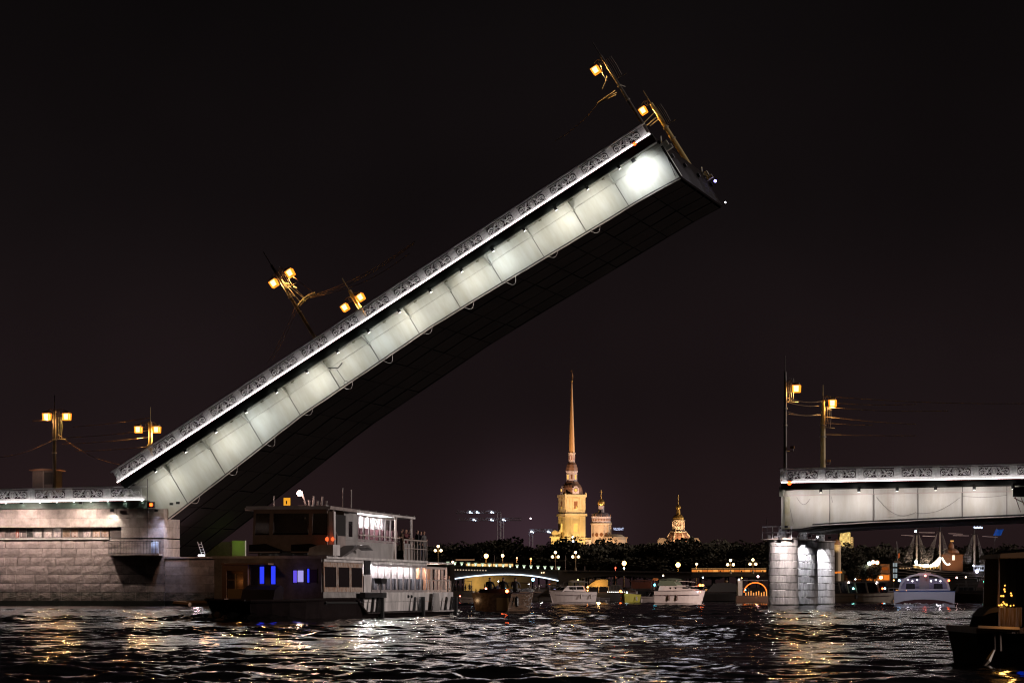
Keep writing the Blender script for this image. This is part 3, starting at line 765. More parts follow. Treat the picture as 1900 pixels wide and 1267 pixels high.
# low part of the pier to the right, under the leaf
low = thing('low_pier_wall', 'low dim stone river wall between the tall pier and the ferry', 'river wall', matrix=BM)
LXA, LXB = PX1 + .02, br(520, 1070)[0]
zl = br(360, 1033)[1]
zr = [zb + (zl - .12 - zb) * k / 5 for k in range(6)]
box('wall_core', LXA, LXB, .5, 27, -1.5, zl - .12, M_joint, low)
for k in range(5):
    x = LXA
    while x < LXB:
        x2 = min(x + rnd.choice((1.6, 2.0, 2.4)), LXB)
        rock(x, x2, zr[k], zr[k + 1], .25, True, root=low); x = x2
box('coping', LXA, LXB + .1, .18, 26, zl - .118, zl + .02, M_ashlar, low)
box('waterline_band', LXA, LXB, .22, .45, -1.2, .44, M_wet, low)
# machinery floor lamp and orange lit bearing
s, z = br(373, 1030, .6)
m = MB().tube([(s, .8, z + .1), (s - .45, .9, z + 1.3)], .03, 5).tube([(s + .35, .8, z + .1), (s - .1, .9, z + 1.3)], .03, 5)
for k in range(4): m.tube([(s - .1 * k - .05, .83, z + .3 + .25 * k), (s + .27 - .1 * k, .83, z + .3 + .25 * k)], .02, 4)
m.build('access_ladder', mat('pale_rail_paint', (.6, .6, .66), .4), low)
box('work_lamp', s - .25, s + .35, .5, .62, z - .08, z + .06, E_bulbw, low)
lamp('machine_lamp', 'POINT', 70, (1, .28, .12), low, (br(322, 1008, 4)[0], 3.6, br(322, 1008, 4)[1]), .2)
lamp('machine_lamp', 'POINT', 90, (.9, .55, .65), low, (br(365, 990, 8)[0], 8.2, br(365, 1010, 8)[1]), .2)
s0, z0 = br(428, 1006, 24); s1, z1 = br(452, 1032, 24)
box('green_wall', s0, s1, 24.5, 24.9, z1 - .5, z0 + .2, mat('pale_wall', (.6, .6, .5), .7, bump=.4, bscale=3), low)
lamp('green_lamp', 'POINT', 15, (.55, 1, .08), low, ((s0 + s1) / 2, 22.8, z0 - .3), .15)
# ================================================================ river
def make_water():
    rr = [6.0]
    while rr[-1] < 34: rr.append(rr[-1] * 1.02)
    while rr[-1] < 430: rr.append(rr[-1] * 1.0026)
    while rr[-1] < 1600: rr.append(rr[-1] * 1.02)
    r = np.array(rr)
    a = np.concatenate([np.linspace(-.75, -.18, 60)[:-1], np.linspace(-.18, .18, 430), np.linspace(.18, .75, 60)[1:]])
    Rr, Aa = np.meshgrid(r, a, indexing='ij')
    X = Rr * np.tan(Aa); Y = Rr.copy()
    Z = np.zeros_like(X); DX = np.zeros_like(X); DY = np.zeros_like(X)
    rs = np.random.RandomState(11)
    dr = np.gradient(r)[:, None]
    N = 84
    for i in range(N):
        lam = 0.22 * (4.5 / 0.22) ** (rs.rand() ** 1.1)
        th = R(-66) + rs.randn() * (.75 if lam > 1.2 else 1.3)
        k = 2 * math.pi / lam
        amp = 0.0031 * lam ** 0.95 * (.6 + .8 * rs.rand()) * (1 if lam < 5 else .5)
        kx, ky = k * math.cos(th), k * math.sin(th)
        ph = kx * X + ky * Y + rs.rand() * 6.28
        wy = abs(math.sin(th)) * dr
        fade = np.clip((lam / np.maximum(wy, 1e-3) - 2.2) / 2.5, 0, 1) * np.clip(1.6 - Rr / 900, 0, 1)
        Z += fade * amp * np.sin(ph)
        DX += fade * amp * .8 * math.cos(th) * np.cos(ph); DY += fade * amp * .8 * math.sin(th) * np.cos(ph)
    # gusts: patches of rougher and calmer water
    g = np.zeros_like(X)
    for i in range(9):
        lam = rs.uniform(14, 45); th = rs.uniform(0, 6.28)
        g += np.sin(2 * math.pi / lam * (X * math.cos(th) + .5 * Y * math.sin(th)) + rs.rand() * 6.28)
    g = np.clip(.95 + .16 * g, .45, 1.5)
    Z *= g
    # bow and stern wakes around the ferry and the small boats
    for (bx, by, hw, hh, ln) in WAKES:
        d = np.exp(-((X - bx) / hw) ** 2 - ((Y - by) / ln) ** 2)
        Z += d * hh * (1 + .6 * np.sin(X * 5.1 + Y * 2.3) * np.sin(X * 2.2 - Y * 3.7))
    co = np.stack([X + DX, Y + DY, Z], -1).reshape(-1, 3)
    nr, na = X.shape
    idx = np.arange(nr * na).reshape(nr, na)
    q = np.stack([idx[:-1, :-1], idx[:-1, 1:], idx[1:, 1:], idx[1:, :-1]], -1).reshape(-1, 4)
    me = bpy.data.meshes.new('river_water')
    me.vertices.add(len(co)); me.vertices.foreach_set('co', co.ravel())
    me.loops.add(q.size); me.loops.foreach_set('vertex_index', q.ravel())
    me.polygons.add(len(q)); me.polygons.foreach_set('loop_start', np.arange(0, q.size, 4)); me.polygons.foreach_set('loop_total', np.full(len(q), 4))
    me.update(); me.polygons.foreach_set('use_smooth', [True] * len(q))
    m = bpy.data.materials.new('night_river'); m.use_nodes = True
    nt = m.node_tree; b = nt.nodes['Principled BSDF']
    b.inputs['Base Color'].default_value = (.0035, .0035, .0032, 1); b.inputs['Roughness'].default_value = .075
    b.inputs['IOR'].default_value = 1.333
    t = nt.nodes.new('ShaderNodeTexCoord')
    prev = None
    for sc_, st, dist in ((1.6, .45, .016), (5, .45, .008)):
        mp = nt.nodes.new('ShaderNodeMapping'); mp.inputs['Scale'].default_value = (.75, 1.25, 1); mp.inputs['Rotation'].default_value = (0, 0, .35)
        n = nt.nodes.new('ShaderNodeTexNoise'); n.inputs['Scale'].default_value = sc_; n.inputs['Detail'].default_value = 4
        bp = nt.nodes.new('ShaderNodeBump'); bp.inputs['Strength'].default_value = st; bp.inputs['Distance'].default_value = dist
        nt.links.new(t.outputs['Object'], mp.inputs[0]); nt.links.new(mp.outputs[0], n.inputs[0]); nt.links.new(n.outputs[0], bp.inputs['Height'])
        if prev: nt.links.new(prev.outputs[0], bp.inputs['Normal'])
        prev = bp
    nt.links.new(prev.outputs[0], b.inputs['Normal'])
    me.materials.append(m)
    return link('river_water', me, kind='structure')
def wp(x, y, Y): p = W(x, y, Y); return p.x, Y
WAKES = [(wp(430, 0, 158)[0], 157, 3.2, .30, 3.0), (wp(860, 0, 196)[0], 196, 3, .16, 4), (wp(950, 0, 262)[0], 260, 3, .14, 3),
         (wp(1715, 0, 320)[0], 318, 4, .22, 2.0), (wp(1650, 0, 322)[0], 322, 4, .14, 3), (wp(880, 0, 330)[0], 325, 4, .2, 3)]
make_water()
# far river sheet and the land beyond it
g = MB(); g.add([(-4000, 1500, 2.5), (4000, 1500, 2.5), (4000, 7000, 2.5), (-4000, 7000, 2.5)], [(0, 1, 2, 3)])
g.build('far_bank_ground', mat('dark_ground', (.03, .03, .02), .9), kind='structure')
MB().box(-3000, 3000, 1496, 1499.9, -1, 3.4).build('embankment_wall', mat('embankment_granite', (.12, .09, .08), .8, bump=.3), kind='structure')
rb_ = MB(); rb_.add([(-3000, -200, -1.6), (3000, -200, -1.6), (3000, 1600, -1.6), (-3000, 1600, -1.6)], [(0, 1, 2, 3)])
rb_.build('river_bed', mat('river_mud', (.003, .003, .003), .9), kind='structure')

# ================================================================ street lamps on the bridge
M_pole_dark = mat('dark_pole_paint', (.06, .05, .045), .5, var=.2, vscale=3)
M_pole_lit = mat('lamplit_pole_tone', (.42, .32, .14), .5, var=.15, vscale=2)  # yellow lamplight on the far poles painted into their colour
M_trim = mat('bracket_metal', (.25, .22, .18), .5)
HEAD = MB()
HEAD.prism([(-.30, .34), (.30, .34), (.24, .48), (-.24, .48)], -.28, .28)
HEAD.box(-.31, .31, -.29, .29, .30, .34)
HEAD = HEAD.mesh('lamp_hood', M_trim)
HALO = MB()  # glowing bars added round the glass to imitate its orange halo
for a_ in (-1, 1):
    for b_ in (-1, 1): HALO.tube([(a_ * .28, b_ * .26, -.33), (a_ * .31, b_ * .29, .30)], .075, 4)
    HALO.box(-.31, .31, a_ * .28 - .03, a_ * .28 + .03, -.37, -.30).box(a_ * .29 - .03, a_ * .29 + .03, -.25, .25, -.37, -.30)
HALO = HALO.mesh('lamp_halo', E_sodr)
GLS = MB().hexa([(-.27, -.25, -.32), (.27, -.25, -.32), (.27, .25, -.32), (-.27, .25, -.32), (-.30, -.28, .30), (.30, -.28, .30), (.30, .28, .30), (-.30, .28, .30)]).mesh('lamp_glass', E_sod)
LP = []
def street_lamp(M, x, y, z0, top, mm, rad, heads, label, extras=True):
    """pole along +z of frame M; heads = [(dx, z)]"""
    m4 = M @ Matrix.Translation((x, y, z0))
    root = thing('street_lamp', label, 'street lamp', matrix=m4, group='street lamps with square lanterns on the bridge')
    MB().tube([(0, 0, 0), (0, 0, top * .5), (0, 0, top)], [rad, rad * .92, rad * .7], 10).build('pole', mm, root)
    MB().tube([(0, 0, top), (0, 0, top + 1.5)], .04, 5).build('finial', mm, root)
    for zz_ in (top * .45, top * .62):
        MB().tube([(0, 0, zz_), (0, 0, zz_ + .12)], rad * 1.25, 10).build('collar', M_trim, root)
    for dx, z in heads:
        s = 1 if dx > 0 else -1
        m = MB().tube([(0, 0, z + .55), (dx * .5, 0, z + .72), (dx, 0, z + .50)], .035, 6)
        m.tube([(0, 0, z + .1), (dx - s * .3, 0, z + .2)], .022, 5)
        m.tube([(s * .38 + .16 * math.cos(t * .6), 0, z + .42 + .16 * math.sin(t * .6)) for t in range(11)], .018, 4)
        arm = m.build('lamp_arm', M_trim, root)
        h_ = link('lamp_head', HEAD, root, (dx, 0, z))
        link('lamp_glass', GLS, h_, (0, 0, -.03), scale=(.80, .80, .82)); link('lamp_halo', HALO, h_, (0, 0, -.03))
        lamp('lamp_bulb', 'POINT', 800, (1, .52, .14), root, (dx, 0, z - .42), .12)
    if extras:
        m = MB()
        for k in range(4):
            a = .25 + k * .18
            m.tube([(a, -.1, top - .6), (a + .03, -.1, top - 1.6), (a - .05, -.1, top - 2.7)], .02, 4)
        m.tube([(0, -.1, top - 2.7), (1.2, -.1, top - 2.8)], .04, 5).tube([(0, -.1, top * .35), (0.0, -.1, top - .5)], .02, 4)
        m.build('insulator_bracket', M_trim, root)
    LP.append(root); return root
# on the leaf
def leaf_lamp(pxbase, w, pheads, label, mm, rad, top_px, **k):
    l0, n0 = lf(*pxbase, w)
    hs = []
    for hx, hy in pheads:
        l, n = lf(hx, hy, w); hs.append((l - l0, n + .1))
    tl, tn = lf(*top_px, w)
    return street_lamp(LM, l0, w, -.1, tn + .1, mm, rad, hs, label, **k)
leaf_lamp((585, 628), .75, [(508, 525), (538, 506)], 'dark slanting lamp post with two square lanterns halfway up the raised leaf, near railing', M_pole_dark, .17, (502, 493))
leaf_lamp((697, 620), 24.5, [(640, 570), (669, 551)], 'ochre lamp post with two lanterns half hidden behind the railing halfway up the raised leaf', M_pole_lit, .26, (646, 541), extras=False)
leaf_lamp((1194, 232), .75, [(1105, 130)], 'dark slanting lamp post with one lantern at the near corner of the raised leaf tip', M_pole_dark, .17, (1108, 108))
leaf_lamp((1282, 312), 24.5, [(1193, 205)], 'ochre slanting lamp post with one lantern at the far corner of the raised leaf tip', M_pole_lit, .26, (1208, 192))
# on the pier and on the fixed span
def up_lamp(px, ybase, w, heads, top_y, label, mm, rad, **k):
    s, z = br(px, ybase, w)
    hs = []
    for hx, hy in heads:
        a, b = br(hx, hy, w); hs.append((a - s, b - z))
    return street_lamp(BM, s, w, z, br(px, top_y, w)[1] - z, mm, rad, hs, label, **k)
up_lamp(101, 906, .9, [(87, 772), (124, 772)], 762, 'dark upright lamp post with two lanterns beside the small booth on the stone pier', M_pole_dark, .19)
up_lamp(279, 900, 25, [(257, 796), (291, 796)], 782, 'ochre upright lamp post with two lanterns just behind the foot of the raised leaf', M_pole_lit, .27, extras=False)
up_lamp(1457, 872, .9, [(1478, 720)], 690, 'dark upright lamp post with one lantern at the left end of the fixed span', M_pole_dark, .17)
rp_ = up_lamp(1527, 868, 25, [(1545, 747)], 742, 'ochre upright lamp post with one lantern on the far side of the fixed span', M_pole_lit, .27)
for (px, py, w) in ((1470, 831, .9), (1538, 856, 25)):
    s, z = br(px, py, w)
    t = thing('security_camera', 'tiny camera on a bracket on the ' + ('dark' if w < 2 else 'lamplit') + ' lamp post of the fixed span', 'camera', matrix=BM @ Matrix.Translation((s, w, z)))
    MB().box(-.18, .18, -.1, .1, -.05, .18).build('housing', mat('orange_tin', (.5, .25, .10), .5), t)
    MB().tube([(-.6, 0, -.3), (.1, 0, -.3), (.1, 0, -.05)], .03, 4).build('bracket', M_trim, t)

# ---------------------------------------------------------------- wires
def wire(M, p, q, d, r, label, name='trolley_wire', n=20, group='trolley wires over the bridge'):
    pts = sag(p, q, d, n)
    o = MB().tube(pts, r, 4).build(name, mat('copper_wire', (.22, .14, .08), .5))
    o.matrix_world = M
    return tag(o, label, 'cable', group)
def bw(px, py, w): s, z = br(px, py, w); return (s, w, z)
def lw(px, py, w): l, n = lf(px, py, w); return (l, w, n)
# sagging from the pier lamp post to the foot of the leaf
wire(BM, bw(108, 806, .9), bw(222, 862, 3), .5, .03, 'wire curving from the dark pier lamp post down to the foot of the leaf')
wire(BM, bw(100, 816, .9), bw(-20, 850, 3), .4, .025, 'wire running from the dark pier lamp post out of the picture on the left')
for i, (y0, y1, x1) in enumerate(((778, 781, 60),)):
    wire(BM, bw(97, y0, .9), bw(x1, y1, 1.2), .02, .04, 'short lit bracket rod left of the dark pier lamp post', name='bracket_rod', n=3, group='bracket rods')
for i, (x0, y0, x1, y1, nm) in enumerate(((277, 775, 195, 788, 'topmost'), (277, 798, 180, 808, 'second'), (277, 811, 175, 820, 'third'), (277, 828, 200, 833, 'lowest'))):
    wire(BM, bw(x0, y0, 25), bw(x1 - 60, y1 + 4, 25), .1, .03, nm + ' wire running left from the ochre lamp post behind the leaf foot')
# between the two posts of the fixed span, and running off to the right
for i, (x0, y0, w0, x1, y1, w1, d, nm) in enumerate((
        (1461, 738, .9, 1527, 744, 25, .25, 'upper wire between the two lamp posts of the fixed span'),
        (1461, 746, .9, 1520, 753, 25, .15, 'second wire between the two lamp posts of the fixed span'),
        (1462, 764, .9, 1522, 768, 25, .25, 'third wire between the two lamp posts of the fixed span'),
        (1463, 768, .9, 1524, 770, 25, .1, 'lowest wire between the two lamp posts of the fixed span'),
        (1530, 735, 25, 1960, 748, 25, .3, 'topmost thin wire running right from the ochre post of the fixed span'),
        (1550, 748, 25, 1700, 750, 25, .1, 'wire level with the lantern on the ochre post of the fixed span'),
        (1532, 755, 25, 1760, 762, 25, .2, 'wire just below the lantern on the ochre post of the fixed span'),
        (1532, 773, 25, 1700, 787, 25, .1, 'slanting wire from the middle of the ochre post of the fixed span'),
        (1532, 785, 25, 1620, 788, 25, .05, 'short wire below the collar of the ochre post of the fixed span'),
        (1532, 806, 25, 1700, 808, 25, .05, 'lowest wire running right from the ochre post of the fixed span'))):
    wire(BM, bw(x0, y0, w0), bw(x1, y1, w1), d, .03, nm)
wire(LM, lw(573, 552, 3), lw(770, 448, 10), .5, .03, 'upper of three wires rising right from the bracket above the raised leaf')
wire(LM, lw(576, 553, 3), lw(768, 452, 10), .6, .03, 'middle of three wires rising right from the bracket above the raised leaf')
wire(LM, lw(580, 552, 3), lw(760, 470, 10), .7, .025, 'lowest of three wires rising right from the bracket above the raised leaf')
wire(LM, lw(545, 514, .9), lw(582, 544, 3), .0, .03, 'stay between the right lantern and the bracket above the raised leaf')
wire(LM, lw(549, 566, 1), lw(497, 672, 4), .2, .025, 'left wire hanging from the slanting post to the railing of the raised leaf')
wire(LM, lw(556, 560, 1), lw(505, 668, 4), .2, .025, 'right wire hanging from the slanting post to the railing of the raised leaf')
wire(LM, lw(1112, 190, 2), lw(1030, 262, 8), .3, .022, 'thin wire hanging left from the bracket at the tip of the raised leaf')
# bracket assembly above the leaf: arc arm with struts
br_ = thing('wire_bracket', 'curved lit bracket arm holding trolley wires on the slanting post halfway up the leaf', 'wire bracket', matrix=LM)
m = MB().tube([lw(x, y, .9 + .5 * i) for i, (x, y) in enumerate(((552, 566), (563, 554), (573, 547), (584, 543)))], .06, 5)
m.tube([lw(x, y, 1.1 + .5 * i) for i, (x, y) in enumerate(((556, 568), (566, 557), (576, 550), (586, 546)))], .04, 5)
m.build('arm', M_trim, br_)
for a, b in (((521, 517), (557, 560)), ((524, 520), (563, 553)), ((545, 533), (566, 553)), ((532, 540), (552, 553))):
    MB().tube([lw(*a, .9), lw(*b, 1.5)], .035, 4).build('strut', M_trim, br_)
for a in ((530, 525), (544, 532), (560, 556), (571, 549)): 
    p = lw(*a, 1.1); MB().tube([p, (p[0] + .25, p[1], p[2] - .3)], .07, 5).build('insulator', M_trim, br_)
br2 = thing('wire_bracket', 'lit triangular bracket holding wires on the dark post at the leaf tip', 'wire bracket', matrix=LM)
for a, b in (((1142, 168), (1108, 192)), ((1144, 172), (1110, 190)), ((1143, 176), (1112, 191)), ((1127, 142), (1118, 166)), ((1115, 122), (1118, 138)), ((1118, 138), (1126, 150)), ((1152, 158), (1160, 161))):
    MB().tube([lw(*a, .9), lw(*b, 1.6)], .045, 4).build('strut', M_trim, br2)
br3 = thing('wire_bracket', 'lit bracket holding wires on the ochre post at the far corner of the leaf tip', 'wire bracket', matrix=LM)
for a, b in (((1213, 210), (1190, 233)), ((1218, 218), (1200, 233)), ((1221, 222), (1206, 234)), ((1208, 196), (1224, 214))):
    MB().tube([lw(*a, 24), lw(*b, 23)], .05, 4).build('strut', M_pole_lit, br3)

# control booth on the pier
s0, z0 = br(60, 906, 1.4); s1, z1 = br(101, 873, 1.4)
bt = thing('control_booth', 'small grey flat-roofed booth standing behind the parapet of the stone pier', 'booth', matrix=BM @ Matrix.Translation((s0, 1.4, z0 - .6)))
bw_, bh_ = s1 - s0, z1 - z0 + .6
box('wall', 0, bw_, 0, 2.2, 0, bh_, mat('booth_wall', (.22, .17, .16), .6, var=.1), bt)
MB().prism([(-.3, bh_), (bw_ + .3, bh_), (bw_ + .2, bh_ + .10), (bw_ / 2, bh_ + .22), (-.2, bh_ + .10)], -.3, 2.5).build('roof', mat('rusty_tin', (.25, .12, .07), .6), bt)
box('window', bw_ * .55, bw_ - .12, -.03, -.003, 1.0, bh_ - .15, mat('booth_glass', (.10, .09, .09), .15), bt)
box('corner_trim', bw_ * .48, bw_ * .51, -.05, -.003, .1, bh_, M_pipe, bt)
lamp('booth_glow', 'POINT', 20, (1, .7, .55), bt, (bw_ * .3, -1.4, bh_ + .2), .2)
# ================================================================ people (one continuous skinned body each)
M_skin = mat('skin', (.42, .22, .15), .6)
M_hair = mat('dark_hair', (.02, .013, .01), .6)
CLOTH = [mat('cloth_%s' % n, c, .85) for n, c in (('black', (.02, .02, .022)), ('wine', (.12, .03, .03)), ('navy', (.03, .035, .07)), ('grey', (.12, .11, .11)), ('white', (.5, .48, .45)), ('brown', (.10, .06, .035)))]
def body_mesh(pose):
    if pose == 'sit':
        J = {'pel': (0, 0, .10), 'che': (0, .02, .42), 'nec': (0, .0, .60), 'hd0': (0, -.02, .70), 'hd': (0, -.03, .82),
             'kn': (.13, -.42, .13), 'ft': (.14, -.44, -.32), 'toe': (.15, -.56, -.36), 'sh': (.19, .01, .52), 'el': (.25, -.10, .28), 'ha': (.17, -.34, .22), 'hip': (.10, -.02, .08)}
    elif pose == 'reach':
        J = {'pel': (0, 0, .95), 'che': (0, 0, 1.27), 'nec': (0, 0, 1.47), 'hd0': (0, -.01, 1.56), 'hd': (0, -.02, 1.68),
             'kn': (.10, -.03, .50), 'ft': (.12, .02, .07), 'toe': (.13, -.13, .03), 'sh': (.20, 0, 1.40), 'el': (.28, -.16, 1.22), 'ha': (.18, -.40, 1.18), 'hip': (.10, 0, .90)}
    else:
        J = {'pel': (0, 0, .95), 'che': (0, 0, 1.27), 'nec': (0, 0, 1.47), 'hd0': (0, -.01, 1.56), 'hd': (0, -.02, 1.68),
             'kn': (.10, -.02, .50), 'ft': (.11, .02, .07), 'toe': (.13, -.13, .03), 'sh': (.20, 0, 1.40), 'el': (.26, .02, 1.12), 'ha': (.25, -.08, .86), 'hip': (.10, 0, .90)}
    rad = {'pel': (.15, .11), 'che': (.165, .11), 'nec': (.055, .055), 'hd0': (.075, .09), 'hd': (.08, .10), 'kn': (.062, .062), 'ft': (.045, .05), 'toe': (.04, .03), 'sh': (.065, .065), 'el': (.048, .048), 'ha': (.035, .04), 'hip': (.10, .10)}
    vs, es, rs, nm = [], [], [], {}
    def v(key, side=1):
        k = (key, side)
        if k not in nm:
            x, y, z = J[key]; nm[k] = len(vs); vs.append((x * side, y, z)); rs.append(rad[key])
        return nm[k]
    for a, b in (('pel', 'che'), ('che', 'nec'), ('nec', 'hd0'), ('hd0', 'hd')): es.append((v(a), v(b)))
    for s in (1, -1):
        es.append((v('pel'), v('hip', s))); es.append((v('hip', s), v('kn', s))); es.append((v('kn', s), v('ft', s))); es.append((v('ft', s), v('toe', s)))
        es.append((v('che'), v('sh', s))); es.append((v('sh', s), v('el', s))); es.append((v('el', s), v('ha', s)))
    me = bpy.data.meshes.new('tmp'); me.from_pydata(vs, es, []); ob = bpy.data.objects.new('tmp', me); COL.objects.link(ob)
    ob.modifiers.new('s', 'SKIN')
    for i, r_ in enumerate(rs): me.skin_vertices[0].data[i].radius = r_
    me.skin_vertices[0].data[0].use_root = True
    sd = ob.modifiers.new('d', 'SUBSURF'); sd.levels = 1; sd.render_levels = 1
    dg = bpy.context.evaluated_depsgraph_get(); dg.update()
    ev = bpy.data.meshes.new_from_object(ob.evaluated_get(dg))
    bpy.data.objects.remove(ob); bpy.data.meshes.remove(me)
    neck, hz = J['nec'][2] + .02, J['hd'][2]; ha = Vector(J['ha'])
    for k in range(3): ev.materials.append(None)
    for p in ev.polygons:
        c = p.center; p.use_smooth = True
        if c.z > hz - .01 or (c.z > hz - .12 and c.y > J['hd'][1] + .03): p.material_index = 2
        elif c.z > neck or (Vector((abs(c.x), c.y, c.z)) - ha).length < .09: p.material_index = 1
        else: p.material_index = 0
    return ev
BODY = {p: body_mesh(p) for p in ('stand', 'sit', 'reach')}
BCACHE = {}
def person(pos, rz, label, pose='stand', cloth=0, group=None, M=None, s=1.0):
    k = (pose, cloth)
    if k not in BCACHE:
        me = BODY[pose].copy(); me.name = 'person'
        me.materials[0] = CLOTH[cloth]; me.materials[1] = M_skin; me.materials[2] = M_hair
        BCACHE[k] = me
    o = bpy.data.objects.new('person', BCACHE[k]); COL.objects.link(o)
    mm = Matrix.Translation(pos) @ Matrix.Rotation(rz, 4, 'Z') @ Matrix.Scale(s, 4)
    o.matrix_world = (M @ mm) if M is not None else mm
    return tag(o, label, 'person', group)
# ================================================================ river ferry
FP = R(8.85)
FA = Vector((math.sin(FP), math.cos(FP), 0)); FL = Vector((-math.cos(FP), math.sin(FP), 0))
FC = Vector(((600 - CX) / F * 160, 160, 0))
FM = Matrix(((FA.x, FL.x, 0, FC.x), (FA.y, FL.y, 0, FC.y), (0, 0, 1, 0), (0, 0, 0, 1)))
def fs(x, y=HY, w=0.0):
    d = Vector(((x - CX) / F, 1, (HY - y) / F)); t = (FC.dot(FL) + w) / d.dot(FL)
    return ((t * d - FC).dot(FA), CAMZ + t * d.z)
def ff(x, y=HY, w=0.0):
    d = Vector(((x - CX) / F, 1, (HY - y) / F)); t = (FC.dot(FA) + w) / d.dot(FA)
    return ((t * d - FC).dot(FL), CAMZ + t * d.z)
ferry = thing('river_ferry', 'large two-deck white and black passenger ferry with blue lit windows in front of the bridge', 'ferry', matrix=FM)
M_fw = mat('ferry_white', (.58, .55, .54), .5, bump=.12, bscale=3, var=.3, vscale=1.2, stretch=(1, 1, .5))
M_fd = mat('ferry_hull_black', (.010, .0055, .0055), .6, var=.3, spec=.15)
M_fr = mat('ferry_rail', (.5, .42, .38), .45)
M_fg = mat('ferry_grey', (.30, .28, .27), .55, var=.3, vscale=1.5)
M_frm = mat('window_frame_grey', (.34, .30, .30), .45)
M_glass = glassmat('ferry_glass', (.03, .03, .035), .06, .38)
M_gdark = mat('ferry_dark_glass', (.012, .011, .012), .06)
BEAM = 5.2; S_END = fs(846)[0]
# hull: plan outline with a pointed raked bow
def hull_section(x):
    if x < 0: k = max(0.02, 1 - (-x / 4.3) ** 3)
    elif x > S_END - 2: k = 1 - .12 * ((x - S_END + 2) / 2) ** 2
    else: k = 1
    zt_ = .95 if x < 7 else (.95 - .70 * min(1, (x - 7) / 2.5))
    if x < 0: zt_ -= .02 * x * -1 * .9
    return k * BEAM / 2 + .12 * k, zt_
rings = []
for x in [-4.25, -4.1, -3.7, -3.1, -2.3, -1.2, 0, 2, 5, 7, 8.2, 9.5, 14, 20, 27, S_END - 1.5, S_END, S_END + .25]:
    h, z = hull_section(x)
    c = BEAM / 2
    rings.append([(x, c - h, z), (x + (.5 if x < 0 else 0), c - h * .93, .1), (x + (.9 if x < 0 else 0), c - h * .78, -.9), (x + (.9 if x < 0 else 0), c + h * .78, -.9), (x + (.5 if x < 0 else 0), c + h * .93, .1), (x, c + h, z)])
MB().loft(rings, closed=True).build('hull', M_fd, ferry, smooth=False)
m = MB()
m.tube([(q[0][0], q[0][1] - .03, q[0][2] + .02) for q in rings[:-1]], .075, 6)
m.tube([(q[5][0], q[5][1] + .03, q[5][2] + .02) for q in rings[:-1]], .075, 6)
m.build('rub_rail', M_fd, ferry)
MB().tube([(x, -.18, .27) for x in (9.6, 14, 20, 27, S_END)], .045, 5).build('white_rub_strip', M_fw, ferry)
MB().tube([(-.2, -.14, .80), (3, -.14, .80), (7.2, -.14, .78)], .05, 5).build('fender_beam', mat('tyre_black', (.02, .02, .02), .7), ferry)
# lower cabin, side wall below the windows (segments)
s_ = lambda px, w=0: fs(px, HY, w)[0]
x1, x2, x3, x4, x5 = s_(601), s_(668), s_(680), s_(792), s_(842)
box('cabin_wall', .01, x1 + 9.6 - .05, .0, .08, .96, 1.30, M_fg, ferry)
for a, b in ((9.6, 15.0), (15.05, 21.5), (21.55, x5 - .3)):
    box('cabin_wall', a, b, 0, .08, .28, .80, M_fw, ferry); box('cabin_wall', a, b, -.012, .08, .815, 1.30, M_fw, ferry)
box('cabin_wall', .01, .09, .09, BEAM, .96, 2.85, M_fg, ferry)
box('cabin_wall', .1, x5 - .4, BEAM - .08, BEAM, .28, 2.85, M_fw, ferry)
box('cabin_floor', .1, x5 - .4, .09, BEAM - .09, .5, .56, M_fg, ferry)
# big tinted forward windows in leaning frames
z0, z1 = 1.31, 2.70
def window(root, xa, xb, za, zb_, y, lean, fm, gm, fw=.06, name='window'):
    f_ = MB()
    def P(x, z, o=0): return (x + lean * (z - za), y + o, z)
    def bar(p, q, r, s2):
        f_.hexa([(*p[:1], y - .012, p[2]), (*q[:1], y - .012, q[2]), (*q[:1], y + .03, q[2]), (*p[:1], y + .03, p[2]), (*r[:1], y - .012, r[2]), (*s2[:1], y - .012, s2[2]), (*s2[:1], y + .03, s2[2]), (*r[:1], y + .03, r[2])])
    bar(P(xa, za), P(xa + fw, za), P(xa, zb_), P(xa + fw, zb_)); bar(P(xb - fw, za), P(xb, za), P(xb - fw, zb_), P(xb, zb_))
    bar(P(xa + fw, za), P(xb - fw, za), P(xa + fw, za + fw), P(xb - fw, za + fw)); bar(P(xa + fw, zb_ - fw), P(xb - fw, zb_ - fw), P(xa + fw, zb_), P(xb - fw, zb_))
    fo = f_.build(name, fm, root)
    g = MB(); q = [P(xa + fw, za + fw, .01), P(xb - fw, za + fw, .01), P(xb - fw, zb_ - fw, .01), P(xa + fw, zb_ - fw, .01)]
    g.add(q, [(0, 1, 2, 3)]); g.build('pane', gm, fo)
    return fo
M_rust = mat('rust_stained_frame', (.50, .44, .40), .5, col2=(.28, .13, .06), vscale=3)
w3 = (9.4 - .15) / 3
for k in range(3): window(ferry, .12 + k * w3, .12 + (k + 1) * w3 - .04, z0, z1, 0, -.10 if k == 0 else -.05, M_rust, M_gdark, .22)
box('cabin_wall', .1, 9.6, -.01, .08, 2.72, 2.86, M_fw, ferry)
box('locker', 9.45, 10.8, -.10, .0, 2.15, 2.86, M_black, ferry)
box('cabin_wall', 9.62, 11.4, 0, .08, 1.31, 2.14, M_fw, ferry)
nW = 9
xw = [11.45 + (x4 - 11.45) * k / nW for k in range(nW + 1)]
for k in range(nW): window(ferry, xw[k] + .02, xw[k + 1] - .02, z0, z1, 0, .06, M_frm, M_glass, .11)
box('cabin_wall', 9.62, x4, -.012, .08, 2.72, 2.86, M_fw, ferry)
